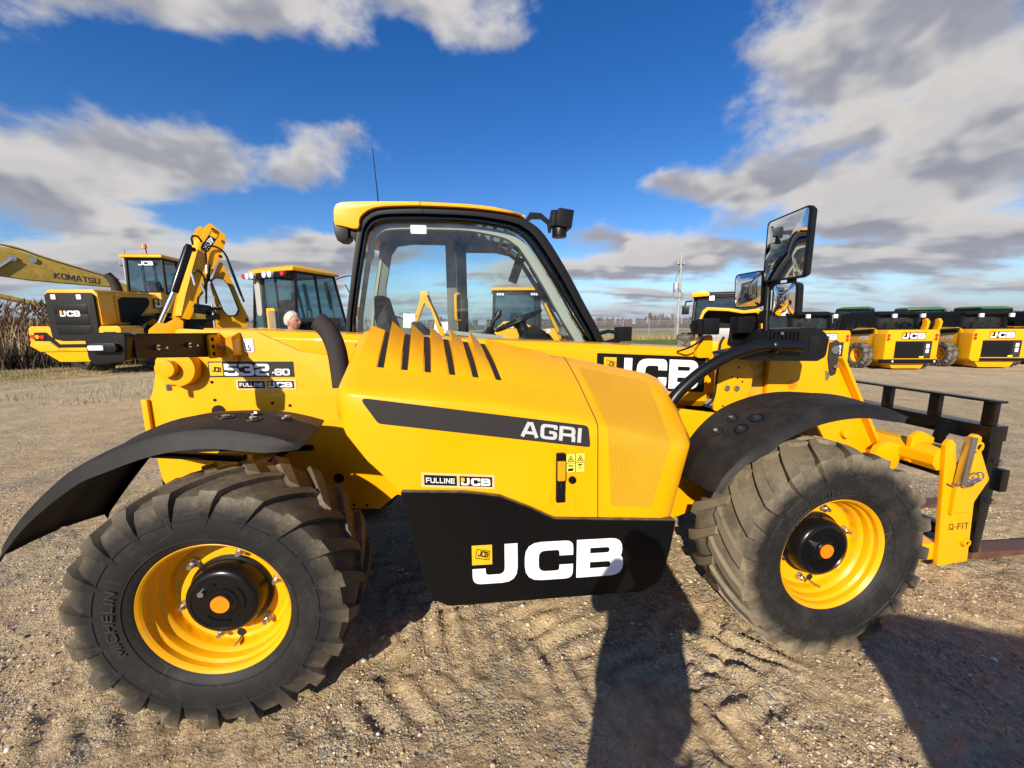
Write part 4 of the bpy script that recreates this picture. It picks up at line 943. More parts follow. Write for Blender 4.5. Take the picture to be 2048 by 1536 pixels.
# ---- fenders
def fender(crease, lower, inner, yc, yi, bolts, ys):
    G = []
    cr, lo, inn = smooth_path(crease, 4), smooth_path(lower, 4), smooth_path(inner, 4)
    for c_, l_, i_ in zip(cr, lo, inn):
        C, Lw, I = Vector((c_[0], yc, c_[1])), Vector((l_[0], ys, l_[1])), Vector((i_[0], yi, i_[1]))
        n = Vector((0, 0, 1)); out = (C-Lw); out.y = 0; out = out.normalized() if out.length > 1e-4 else n
        row = [I-out*.03, I]+[I.lerp(C, t)+out*(.014*math.sin(pi*t)+(.006 if t == .45 else 0)) for t in (.2, .40, .45, .50, .75)]+[C.lerp(I, .06)+out*.002, C-out*.004+Vector((0, -.008, 0))]+[C.lerp(Lw, t) for t in (.35, .7, 1.)]
        G.append([tuple(p_) for p_ in row])
    m_ = MB(); m_.shell(G, lambda i, j: (0, .0, -.007) if j < 8 else (0, .008, 0)); f = m_.build('fender', 'plastic', TH, smooth=42)
    for (x_, fr) in bolts:
        # seat the washer cup on the skin: find the path station, then go across
        k_ = min(range(1, len(G)-1), key=lambda i: abs(Vector(G[i][1]).lerp(Vector(G[i][8]), fr).x-x_)); pt = lambda i, t: Vector(G[i][2+int(t*6)]).lerp(Vector(G[i][3+int(t*6)]), t*6-int(t*6))
        c0 = pt(k_, fr*.95); n = (pt(k_+1, fr*.95)-pt(k_-1, fr*.95)).cross(pt(k_, min(fr*.95+.1, .98))-pt(k_, max(fr*.95-.1, 0))).normalized(); n = n if n.z > 0 else -n
        Rm = Matrix.Translation(c0) @ n.to_track_quat('Z', 'Y').to_matrix().to_4x4()
        b_ = MB(); b_.lathe([(.034, -.004), (.032, .0045), (.027, .0045), (.024, -.002)], 24, ax='z'); b_.xf(Rm); b_.build('bolt_cup', 'plastic2', f)
        b_ = MB(); b_.cyl((0, 0, 0), .0245, -.003, .0025, 'z', 20); b_.xf(Rm); b_.build('bolt_recess', 'dark', f)
        b_ = MB(); b_.cyl((0, 0, 0), .011, .0, .011, 'z', 6); b_.xf(Rm); b_.build('bolt', 'steel', f)
    return f
RF = ([(-.69, .815), (-.682, .854), (-.592, .972), (-.43, 1.118), (-.309, 1.175), (-.129, 1.240), (.07, 1.262), (.265, 1.226), (.345, 1.195), (.385, 1.18)],
      [(-.680, .795), (-.665, .82), (-.555, .945), (-.395, 1.070), (-.295, 1.115), (-.120, 1.174), (.055, 1.192), (.238, 1.168), (.325, 1.168), (.375, 1.172)],
      [(-.668, .785), (-.65, .83), (-.565, .945), (-.43, 1.105), (-.35, 1.18), (-.20, 1.238), (-.03, 1.250), (.15, 1.240), (.26, 1.215), (.335, 1.19)])
FF = ([(2.125, .87), (2.165, .945), (2.255, 1.045), (2.355, 1.130), (2.459, 1.192), (2.603, 1.246), (2.75, 1.262), (2.90, 1.250), (3.02, 1.218), (3.10, 1.188)],
      [(2.150, .868), (2.19, .935), (2.275, 1.012), (2.36, 1.048), (2.445, 1.110), (2.583, 1.166), (2.72, 1.192), (2.85, 1.194), (2.98, 1.173), (3.05, 1.165)],
      [(2.13, .85), (2.17, .945), (2.25, 1.062), (2.345, 1.150), (2.45, 1.205), (2.60, 1.246), (2.745, 1.258), (2.90, 1.246), (3.06, 1.21), (3.14, 1.19)])
fender(*RF, -.985, -.62, [(.055, .62), (.155, .62), (.10, .22), (.20, .22)], -1.02)
fender(*FF, -.965, -.62, [(2.34, .20), (2.275, .20), (2.395, .66), (2.33, .66)], -.995)
for P_, n_ in ((RF, 0.), (FF, 2.75)):
    m_ = MB(); m_.shell([[(c_[0], .985, c_[1]), (c_[0], .8, c_[1]+.012), (i_[0], .62, i_[1])] for c_, i_ in zip(P_[0], P_[2])], (0, 0, -.008)); m_.build('fender', 'plastic', TH, smooth=42)
# ---- exhaust
e = MB(); e.tube(smooth_path([(.392, -.5, 1.33), (.388, -.5, 1.42), (.378, -.5, 1.52), (.352, -.5, 1.60), (.318, -.5, 1.645), (.300, -.5, 1.660)], 5), .046, 24, caps=False); e.tube(smooth_path([(.34, -.5, 1.618), (.318, -.5, 1.645), (.301, -.5, 1.659)], 4), .041, 24, caps=True, m=1); e.build('exhaust_stack', ['exhaust', 'dark'], TH, smooth=50)
# ---- side lamp bracket standing out over the rear wheel
k = MB(); k.prism([(-.90, 1.612), (-.40, 1.605), (-.40, 1.600), (-.90, 1.606)], -.335, -.205, 'x')
br = k.build('lamp_bracket', 'blackmat', TH, bevel=.003)
k = MB(); k.prism([(-.90, 1.606), (-.405, 1.600), (-.405, 1.485), (-.90, 1.520)], -.222, -.214, 'x'); k.build('bracket_web', 'blackmat', br)
k = MB(); k.prism(rpoly([(-.35, 1.617), (-.212, 1.617), (-.225, 1.512), (-.33, 1.500), (-.348, 1.52)], [.02, .02, .015, .02, .02]), -.935, -.898); k.build('lamp_housing', 'plastic2', br, bevel=.008, seg=3)
k = MB(); k.prism(rpoly(rect(-.33, 1.546, -.235, 1.58), .016), -.955, -.934); k.build('lamp_body', 'plastic2', br, bevel=.008)
k = MB(); k.prism(rpoly(rect(-.322, 1.554, -.272, 1.572), .006), -.9605, -.954); k.build('marker_lamp', 'lens', br, bevel=.002)
for y_ in (-.80, -.62):
    k = MB(); k.cyl((0, y_, 1.555), .012, -.2135, -.206, 'x', 6); k.tube([(-.21, y_, 1.555), (-.175, y_, 1.553)], .005, 8); k.build('bracket_bolt', 'steel', br)
k = MB(); k.prism(rpoly(rect(-.498, 1.483, -.385, 1.597), .012), -.2125, -.200, 'x'); k.box(-.21, -.14, -.402, -.384, 1.46, 1.60); mt_ = k.build('bracket_mount', 'yellow', br, bevel=.003)
for y_, z_ in ((-.475, 1.575), (-.475, 1.54), (-.475, 1.505)): MB().cyl((0, y_, z_), .010, -.2005, -.1975, 'x', 14).build('mount_hole', 'dark', br)
k = MB(); k.cyl((0, -.435, 1.54), .014, -.200, -.186, 'x', 6); k.tube([(-.19, -.435, 1.54), (-.165, -.435, 1.54)], .007, 8); k.build('mount_bolt', 'steel', br)
# ---- stickers on the chassis plate
cp = lambda u, v, l=0.: (u, -.3825-l, v)
plate_on(rect(-.291, 1.380, .120, 1.461), lambda u, v: cp(u, v-.008*(u+.29)/.41), 'model_sticker', 'decal_grey', TH)
plate_on(rect(-.285, 1.387, -.223, 1.454), lambda u, v: cp(u, v, .0012), 'model_sticker_square', 'decal_yellow', TH)
V2, F, wd = text2d('JCB', .026, .3, .2, .08, width=.042); lay([(u-.272+.002*v, v+1.408-.1*u) for u, v in V2], F, lambda u, v: cp(u, v, .0024), 'small_badge_lettering', 'decal_black', TH)
V2, F, wd = text2d('532', .060, .29, .20, .06, width=.218); lay([(u-.216, v+1.388) for u, v in V2], F, lambda u, v: cp(u, v-.008*(u+.29)/.41, .0013), 'model_lettering', 'white', TH)
V2, F, wd = text2d('.60', .033, .30, .22, .05, width=.090); lay([(u+.010, v+1.389) for u, v in V2], F, lambda u, v: cp(u, v-.008*(u+.29)/.41, .0013), 'model_lettering', 'white', TH)
dealer((-.158, -.3825, 1.318), (1, 0, -.02), (0, 0, 1), .272, .038, TH, (0, -.0011, 0))
plate_on(rpoly(rect(-.112, 1.503, -.062, 1.574), .006), lambda u, v: cp(u, v), 'hook_sticker', 'grey_letter', TH); plate_on(rpoly(rect(-.110, 1.505, -.064, 1.572), .005), lambda u, v: cp(u, v, .001), 'hook_sticker_field', 'white', TH)
hk = MB(); hp = [(-.087, 1.542), (-.087, 1.530), (-.080, 1.524), (-.081, 1.514), (-.089, 1.511), (-.096, 1.516)]; A, B = stroke_quads(hp, .004, .005, .005); hk.add([cp(u, v, .002) for u, v in A+B], [(i, i+1, len(A)+i+1, len(A)+i) for i in range(len(A)-1)]); hk.build('hook_pictogram', 'decal_black', TH, smooth=None, recalc=False)
# ---- cab
cab_o = [(.205, 1.28), (.197, 1.593), (.243, 1.877), (.312, 2.235), (.345, 2.345), (.430, 2.402), (.60, 2.420), (.80, 2.424), (1.107, 2.417), (1.38, 2.388), (1.50, 2.340), (1.60, 2.255), (1.748, 2.040), (1.903, 1.774), (2.053, 1.507), (2.10, 1.28)]
cab_i = [(.235, 1.28), (.226, 1.593), (.272, 1.877), (.341, 2.205), (.375, 2.305), (.450, 2.362), (.60, 2.378), (.80, 2.382), (1.10, 2.376), (1.36, 2.342), (1.465, 2.296), (1.545, 2.225), (1.70, 2.005), (1.855, 1.745), (2.00, 1.495), (2.045, 1.28)]
cs_o = smooth_path(cab_o, 3); cs_i = smooth_path(cab_i, 3)
c = MB(); c.ring_wall(cs_o, cs_i, .29, .335); cab = c.build('cab', 'blackmat', TH, bevel=.004, smooth=40)
c = MB(); c.ring_wall(cs_o, cs_i, .985, 1.03); c.build('cab_frame', 'blackmat', cab, smooth=40)
# dark printed border and pane of the near window
ins = [(.27, 1.28), (.262, 1.6), (.305, 1.87), (.372, 2.18), (.405, 2.262), (.475, 2.315), (.61, 2.328), (.80, 2.332), (1.09, 2.326), (1.33, 2.292), (1.42, 2.25), (1.49, 2.185), (1.64, 1.965), (1.79, 1.715), (1.93, 1.48), (1.975, 1.28)]
M['glass_border'] = glass_mat('printed_glass_border', (.10, .11, .115), .9)
c = MB(); c.ring_wall(cs_i, smooth_path(ins, 3), .3005, .3035); c.build('window_border', 'glass_border', cab, smooth=None)
c = MB(); c.add([(x_, .308, z_) for x_, z_ in cs_i], [tuple(range(len(cs_i)))]); c.build('side_window', 'glass', cab, smooth=None)
# grey moulded trim inside the frames
tr = [(.29, 1.28), (.285, 1.6), (.33, 1.87), (.395, 2.16), (.43, 2.235), (.49, 2.28), (.62, 2.292), (.80, 2.294), (1.07, 2.29), (1.30, 2.25), (1.38, 2.21), (1.445, 2.15), (1.59, 1.93), (1.73, 1.69), (1.87, 1.46), (1.91, 1.28)]
c = MB(); c.ring_wall(smooth_path([(x_*.0+x_, z_) for x_, z_ in ins], 3), smooth_path(tr, 3), .345, .40); c.build('window_trim', 'trim', cab, bevel=.006, smooth=40)
c = MB()    # far side: trim round two door windows
fo = rpoly([(.24, 1.30), (.25, 1.62), (.33, 2.26), (.44, 2.37), (.80, 2.385), (1.10, 2.38), (1.36, 2.34), (1.50, 2.24), (1.75, 1.86), (1.98, 1.46), (2.0, 1.30)], .05)
c.prism([(.24, 1.30), (.345, 1.30), (.345, 1.56), (.36, 1.95), (.42, 2.22), (.47, 2.29), (.60, 2.31), (.87, 2.31), (.87, 2.38), (.44, 2.37), (.33, 2.26), (.25, 1.62)], .94, .975); c.box(.87, .955, .93, .975, 1.30, 2.375); c.prism([(.955, 2.25), (1.30, 2.25), (1.42, 2.225), (1.52, 2.145), (1.66, 1.93), (1.80, 1.66), (1.90, 1.46), (1.98, 1.46), (1.75, 1.86), (1.50, 2.24), (1.36, 2.34), (1.10, 2.38), (.955, 2.38)], .94, .975)
c.build('door_trim', 'trim_d', cab, bevel=.006, smooth=40)
c = MB(); c.box(.957, 1.045, .92, .975, 1.30, 2.37); c.box(.985, 1.05, .90, .93, 1.45, 1.86); c.build('door_pillar', 'blackmat', cab, bevel=.01)
c = MB(); c.add([(x_, 1.005, z_) for x_, z_ in cs_i], [tuple(range(len(cs_i)))]); c.build('door_window', 'glass', cab, smooth=None)
for (a_, b_) in (((.95, 1.90), (.95, 1.67)), ((1.745, 1.83), (1.865, 1.50))):
    k = MB(); k.tube(smooth_path([(a_[0]+.05, .95, a_[1]+.0), (a_[0]+.005, .90, a_[1]-.005), (a_[0]-.005, .89, a_[1]-.04), (b_[0]-.005, .89, b_[1]+.04), (b_[0]+.005, .90, b_[1]+.005), (b_[0]+.05, .95, b_[1])], 4), .014, 10); k.build('grab_handle', 'yellow', cab, smooth=50)
# windscreen following the front curve, rear window
fr_ = [p_ for p_ in cs_i if p_[0] > 1.33 and p_[1] > 1.29]
c = MB(); c.sheet([[(x_+.012, y_, z_+.008) for y_ in (.34, .66, .98)] for x_, z_ in fr_]); c.build('windscreen', 'glass', cab, smooth=60)
rr_ = [p_ for p_ in cs_i if p_[0] < .345 and p_[1] > 1.29]
c = MB(); c.sheet([[(x_-.008, y_, z_) for y_ in (.34, .98)] for x_, z_ in rr_]); c.build('rear_window', 'glass', cab, smooth=60)
for y_ in (.34, .93):
    c = MB(); c.shell([[(x_-.012, y_, z_), (x_-.012, y_+.05, z_)] for x_, z_ in rr_], (.022, 0, 0)); c.build('rear_pillar', 'trim', cab, smooth=40)
# roof
rt = [(.185, 2.30), (.187, 2.385), (.215, 2.424), (.30, 2.438), (.60, 2.448), (.80, 2.450), (1.14, 2.440), (1.33, 2.413), (1.455, 2.380)]
rb = [(.190, 2.29), (.235, 2.285), (.330, 2.272), (.350, 2.345), (.44, 2.404), (.62, 2.4225), (.80, 2.4265), (1.107, 2.4195), (1.38, 2.3905), (1.445, 2.366)]
RT, RB = smooth_path(rt, 3), list(reversed(smooth_path(rb, 3)))
ro = MB()
for y0_, y1_ in ((.262, .42), (.90, 1.058)): ro.prism(RT+RB, y0_, y1_)
roof = ro.build('roof', 'yellow', cab, bevel=.006, smooth=40)
ro = MB(); ro.prism([(.20, 2.33), (.215, 2.418), (.60, 2.444), (1.10, 2.438), (1.10, 2.41), (.62, 2.40), (.45, 2.39), (.36, 2.34)], .421, .899); ro.build('roof_centre', 'yellow', cab)
ro = MB(); ro.box(.738, .742, .2600, .263, 2.40, 2.4515); ro.build('roof_seam', 'dark', cab)
ro = MB(); ro.prism([(.36, 2.31), (.42, 2.36), (.62, 2.376), (1.09, 2.372), (1.09, 2.33), (.62, 2.34), (.46, 2.325)], .40, .94); ro.build('headliner', 'trim_d', cab, bevel=.006)
ro = MB()
for i in range(6):
    x_ = 1.11+.072*i; z_ = 2.400-.018*i-.004*i*i; ro.box(x_-.014, x_+.014, .42, .90, z_-.035, z_+.01, rot=('Y', RAD(22)))
ro.box(1.09, 1.49, .40, .425, 2.335, 2.39, rot=('Y', RAD(9))); ro.box(1.09, 1.49, .895, .94, 2.335, 2.39, rot=('Y', RAD(9))); ro.build('roof_guard', 'trim', cab, bevel=.004)
ro = MB(); ro.sheet([[(x_, y_, z_) for y_ in (.42, .90)] for x_, z_ in ((1.10, 2.432), (1.30, 2.412), (1.46, 2.372))]); ro.build('roof_window', 'glass2', cab)
for y0_, y1_ in ((.275, .40), (.92, 1.045)): MB().prism(rpoly([(.172, 2.325), (.20, 2.335), (.265, 2.285), (.262, 2.215), (.235, 2.192), (.190, 2.195), (.176, 2.24)], .012), y0_, y1_).build('rear_lamp_pod', 'plastic2', cab, bevel=.008)
ro = MB(); ro.prism([(.262, 2.285), (.335, 2.272), (.322, 2.225), (.30, 2.19), (.262, 2.25)], .30, .36); ro.build('pod_arm', 'blackmat', cab, bevel=.004)
ro = MB(); ro.tube([(.372, .80, 2.43), (.372, .80, 2.50), (.360, .80, 2.72), (.346, .80, 2.99)], [.009, .0065, .004, .0026], 8); ro.build('antenna', 'plastic2', cab)
MB().prism(rpoly(rect(.665, 2.255, .772, 2.312), .008), .3085, .3100).build('window_label', 'paper', cab)
# front work lamp
wl = MB(); wl.prism(rpoly([(1.455, 2.36), (1.515, 2.452), (1.60, 2.448), (1.66, 2.40), (1.675, 2.472), (1.80, 2.478), (1.80, 2.452), (1.70, 2.446), (1.672, 2.31), (1.655, 2.31), (1.645, 2.37), (1.60, 2.405), (1.53, 2.405)], .006), .44, .452); lampb = wl.build('work_lamp_bracket', 'blackmat', cab)
wl = MB(); wl.box(1.705, 1.820, .36, .50, 2.335, 2.462, rot=('Y', RAD(8))); wl.box(1.675, 1.705, .38, .48, 2.345, 2.45, rot=('Y', RAD(8))); wl.cyl((1.735, .43, 2.315), .055, -.04, .03, 'z', 16); wl.build('work_lamp', 'plastic2', cab, bevel=.008)
wl = MB()
for i in range(3):
    for j in range(4): wl.box(1.8195, 1.8235, .375+.041*i, .405+.041*i, 2.345+.027*j, 2.365+.027*j, rot=('Y', RAD(8)), at=(1.76, .43, 2.4))
wl.build('work_lamp_lens', 'lens', cab)
# low lamp by the windscreen foot
wl = MB(); wl.box(2.155, 2.265, .27, .36, 1.505, 1.612); wl.build('front_lamp', 'plastic2', cab, bevel=.012, seg=3); wl = MB(); wl.tube([(2.02, .33, 1.56), (2.10, .33, 1.58), (2.16, .32, 1.57)], .014, 8); wl.prism([(2.05, 1.50), (2.16, 1.53), (2.18, 1.50), (2.10, 1.47)], .28, .33); wl.build('front_lamp_stay', 'blackmat', cab)
# floor, seat, console, wheel, levers
it = MB(); it.box(.23, 2.0, .30, 1.0, 1.24, 1.28); it.build('cab_floor', 'trim_d', cab)
it = MB(); it.loft([[(.50, .42, 1.30), (.62, .42, 1.28), (.62, .90, 1.28), (.50, .90, 1.30)], [(.40, .44, 1.50), (.53, .44, 1.48), (.53, .88, 1.48), (.40, .88, 1.50)], [(.35, .48, 1.70), (.45, .48, 1.70), (.45, .84, 1.70), (.35, .84, 1.70)], [(.34, .55, 1.86), (.42, .55, 1.86), (.42, .77, 1.86), (.34, .77, 1.86)]]); it.box(.55, 1.0, .45, .88, 1.30, 1.42); it.build('seat', 'seat', cab, bevel=.03, seg=3)
it = MB(); it.prism(rpoly([(.30, 1.36), (.34, 1.62), (.44, 1.72), (.54, 1.68), (.66, 1.60), (.76, 1.55), (.72, 1.36)], .03), .62, .88); it.build('parcel_shelf', 'trim_d', cab, bevel=.01)
it = MB(); it.prism(rpoly([(.60, 1.40), (.62, 1.665), (.68, 1.66), (.78, 1.57), (.80, 1.40)], .02), .46, .60); it.box(.80, 1.20, .46, .58, 1.52, 1.565, rot=('Y', RAD(-4))); it.build('side_console', 'plastic2', cab, bevel=.012)
it = MB(); it.box(.88, 1.30, .40, .45, 1.545, 1.575, rot=('Y', RAD(6))); it.build('console_edge', 'trim', cab, bevel=.006)
MB().box(.558, .645, .49, .493, 1.615, 1.723, rot=('Y', RAD(4))).build('hang_tag', 'paper', cab)
it = MB(); it.tube([(.53, .50, 1.72), (.60, .50, 1.728), (.66, .51, 1.70)], .003, 5); it.build('tag_string', 'dark', cab)
it = MB(); it.lathe([(.045, 0), (.045, .015), (.034, .02), (.034, .03), (.044, .035), (.030, .055), (.020, .07)], 20, (1.215, .55, 1.545), 'z'); it.tube([(1.215, .55, 1.60), (1.245, .55, 1.67), (1.275, .55, 1.70)], [.014, .016, .02], 10); it.tube([(1.268, .55, 1.69), (1.285, .55, 1.72), (1.292, .55, 1.75)], [.024, .026, .018], 12); it.build('joystick', 'plastic2', cab, smooth=50)
sw = MB(); R_ = Matrix.Translation((1.455, .65, 1.668)) @ Matrix.Rotation(RAD(-24), 4, 'Y')
ring = [(.195*cos(a_), .195*sin(a_), 0) for a_ in np.linspace(0, 2*pi, 41)]; sw.tube(ring, .0155, 10, caps=False); sw.cyl((0, 0, 0), .055, -.05, .0, 'z', 20)
for a_ in (10, 130, 250): sw.tube([(.04*cos(RAD(a_)), .04*sin(RAD(a_)), -.02), (.19*cos(RAD(a_)), .19*sin(RAD(a_)), 0)], .012, 8)
sw.xf(R_); sw.build('steering_wheel', 'plastic2', cab, smooth=50)
it = MB(); it.tube([(1.47, .65, 1.64), (1.56, .65, 1.45), (1.62, .65, 1.28)], [.045, .06, .09], 14); it.prism(rpoly([(1.50, 1.60), (1.60, 1.62), (1.70, 1.55), (1.78, 1.45), (1.80, 1.28), (1.50, 1.28), (1.46, 1.50)], .03), .56, .78); it.cyl((1.56, 0, 1.57), .055, .52, .56, 'y', 20); it.build('steering_column', 'plastic2', cab, bevel=.006)
it = MB(); it.box(1.655, 1.69, .50, .53, 1.565, 1.60); it.build('switch_lamp', 'lens', cab, bevel=.004)
it = MB(); it.box(1.80, 1.845, .50, .60, 1.54, 1.70, rot=('Y', RAD(24))); it.tube([(1.86, .55, 1.60), (1.93, .60, 1.57), (1.99, .66, 1.53)], .012, 8); it.build('display', 'trim_d', cab, bevel=.008)
it = MB()
for o_ in (0, .02): it.tube([(1.56+o_, .74+o_, 2.10), (1.72+o_, .73+o_, 1.84), (1.90+o_, .70+o_, 1.55)], .006, 6)
it.tube([(1.62, .72, 1.98), (1.78, .72, 1.74)], .012, 6); it.box(1.40, 1.47, .60, .63, 1.96, 2.16, rot=('Y', RAD(20))); it.build('wiper', 'blackmat', cab)
it = MB(); it.tube([(1.80, .58, 1.535), (1.90, .52, 1.52), (2.02, .42, 1.525)], .016, 8); it.build('wiper_motor', 'plastic2', cab)

# ---- front lamp plate, mirror arm and mirrors
k = MB(); k.prism(rpoly([(2.548, 1.40), (2.56, 1.535), (2.70, 1.538), (2.725, 1.52), (2.745, 1.40), (2.80, 1.33), (2.795, 1.22), (2.73, 1.065), (2.55, 1.09)], [.01, .02, .02, .02, .02, .02, .04, .02, .02]), -.325, -.312); fp = k.build('front_plate', 'yellow', TH, bevel=.003)
for x_, z_ in ((2.625, 1.235), (2.69, 1.232)):
    k = MB(); k.cyl((x_, 0, z_), .018, -.340, -.325, 'y', 6); k.build('plate_bolt', 'steel', fp)
for x_, z_ in ((2.66, 1.30), (2.70, 1.36), (2.695, 1.295), (2.73, 1.27), (2.61, 1.12)): MB().cyl((x_, 0, z_), .006, -.3255, -.328, 'y', 10).build('bolt_hole', 'dark', fp)
k = MB(); k.prism(rpoly([(2.44, 1.42), (2.46, 1.55), (2.54, 1.565), (2.55, 1.42)], .02), -.28, -.24); k.build('lamp_support', 'yellow', fp, bevel=.006)
k = MB(); k.box(2.43, 2.535, -.35, -.26, 1.565, 1.66); k.build('front_work_lamp', 'plastic2', fp, bevel=.008); k = MB(); k.box(2.40, 2.432, -.34, -.27, 1.575, 1.65); k.prism([(2.40, 1.56), (2.43, 1.60), (2.38, 1.63), (2.375, 1.615)], -.31, -.29); k.tube([(2.44, -.3, 1.565), (2.46, -.3, 1.54), (2.44, -.3, 1.52)], .01, 6); k.build('lamp_fins', 'blackmat', fp)
k = MB(); k.prism(rpoly([(2.60, 1.51), (2.615, 1.655), (2.70, 1.672), (2.77, 1.67), (2.775, 1.50), (2.66, 1.48)], .01), -.345, -.335); k.box(2.60, 2.70, -.42, -.345, 1.575, 1.668); k.build('mirror_bracket', 'blackmat', fp, bevel=.006)
for x_, z_ in ((2.725, 1.645), (2.715, 1.585), (2.735, 1.53)):
    k = MB(); k.cyl((x_, 0, z_), .016, -.37, -.345, 'y', 6); k.build('bracket_bolt', 'steel', fp)
MB().tube(smooth_path([(2.44, -.33, 1.575), (2.42, -.335, 1.53), (2.36, -.33, 1.49), (2.33, -.25, 1.46)], 4), .006, 6).build('lamp_cable', 'dark', fp)
MB().tube(smooth_path([(2.58, -.33, 1.55), (2.555, -.335, 1.50), (2.55, -.335, 1.35), (2.54, -.335, 1.18), (2.50, -.335, 1.13)], 4), .007, 6).build('lamp_cable', 'dark', fp)
MB().tube(smooth_path([(2.68, -.35, 1.62), (2.64, -.37, 1.58), (2.60, -.36, 1.565), (2.62, -.345, 1.52)], 4), .006, 6).build('lamp_cable', 'dark', fp)
k = MB(); k.tube(smooth_path([(2.085, -.60, 1.12), (2.108, -.60, 1.215), (2.18, -.60, 1.30), (2.30, -.60, 1.395), (2.456, -.60, 1.472), (2.60, -.60, 1.508), (2.72, -.60, 1.510), (2.85, -.60, 1.505)], 5), .031, 20); k.build('mirror_arm', 'plastic2', TH, smooth=50)
k = MB(); k.lathe([(.033, 0), (.040, .01), (.040, .03), (.033, .04)], 20, (2.66, -.60, 1.508), 'x'); k.build('arm_collar', 'plastic2', TH, smooth=40)
k = MB(); k.prism(rpoly([(2.72, 1.60), (2.93, 1.605), (3.02, 1.585), (3.06, 1.545), (3.05, 1.44), (3.0, 1.415), (2.62, 1.425), (2.46, 1.44), (2.44, 1.47), (2.60, 1.50)], [.02, .05, .05, .03, .03, .03, .02, .02, .02, .04]), -.56, -.42); hb = k.build('headlamp_housing', 'plastic2', TH, bevel=.018, seg=3)
k = MB(); k.prism(rpoly(rect(2.935, 1.47, 3.005, 1.555), .01), -.5635, -.5605); k.build('side_lens', 'plastic', hb, bevel=.002)
for i in range(9): MB().box(2.66+.024*i, 2.670+.024*i, -.574, -.5605, 1.50+.004*i, 1.585).build('cooling_fin', 'blackmat', hb)
k = MB(); k.cyl((2.745, 0, 1.575), .009, -.58, -.5605, 'y', 6); k.build('housing_bolt', 'steel', hb)
k = MB(); k.tube(smooth_path([(2.72, -.50, 1.50), (2.715, -.49, 1.66), (2.722, -.475, 1.80), (2.715, -.468, 1.98)], 4), .017, 12); k.box(2.70, 2.73, -.50, -.45, 1.63, 1.70); k.build('mirror_post', 'blackmat', TH, smooth=50)
def mirror(c_, w, h, yaw, pitch, rad, parent, top_slope=0., convex=0., lbl=None):
    """local frame: glass faces -X, width along Y, height along Z"""
    Rm = Matrix.Translation(c_) @ Matrix.Rotation(yaw, 4, 'Z') @ Matrix.Rotation(pitch, 4, 'Y')
    ol = rpoly([(-w/2, -h/2), (w/2, -h/2), (w/2, h/2-top_slope), (-w/2, h/2)], rad, 6); sc = lambda k_: [(y_*k_, z_*(1-(1-k_)*w/h)) for y_, z_ in ol]
    m_ = MB(); rings = [[(x_, y_, z_) for y_, z_ in sc(s_)] for x_, s_ in ((-.006, 1.0), (.016, 1.0), (.040, .94), (.055, .72))]; m_.loft(rings); m_.ring_wall(sc(1.0), sc(.925), -.0065, .004, 'x'); m_.xf(Rm); f = m_.build('mirror', 'plastic', parent, smooth=40)
    g = MB(); n_ = 10; inner = sc(.93); cen = (0, 0)
    rings = []
    for k_ in range(n_+1):
        t = k_/n_; rings.append([(-.0068-convex*(1-t*t), y_*max(t, .02), z_*max(t, .02)) for y_, z_ in inner])
    g.loft(rings, True, False); g.add(rings[0], [tuple(range(len(inner)))]); g.xf(Rm); g.build('mirror_glass', 'mirror', f, smooth=80)
    return f
mirror((2.70, -.598, 2.030), .255, .345, RAD(3), 0., .022, TH, top_slope=.022, convex=.004)
mirror((2.70, -.352, 1.826), .215, .205, RAD(2), RAD(-3), .035, TH, convex=.018)
mirror((2.70, -.622, 1.752), .150, .175, RAD(2), RAD(-3), .03, TH, convex=.020)
k = MB(); k.box(2.715, 2.745, -.62, -.34, 1.815, 1.845); k.box(2.72, 2.75, -.53, -.46, 1.84, 1.95); k.box(2.72, 2.745, -.64, -.60, 1.80, 1.88); k.build('mirror_clamp', 'plastic2', TH, bevel=.006)

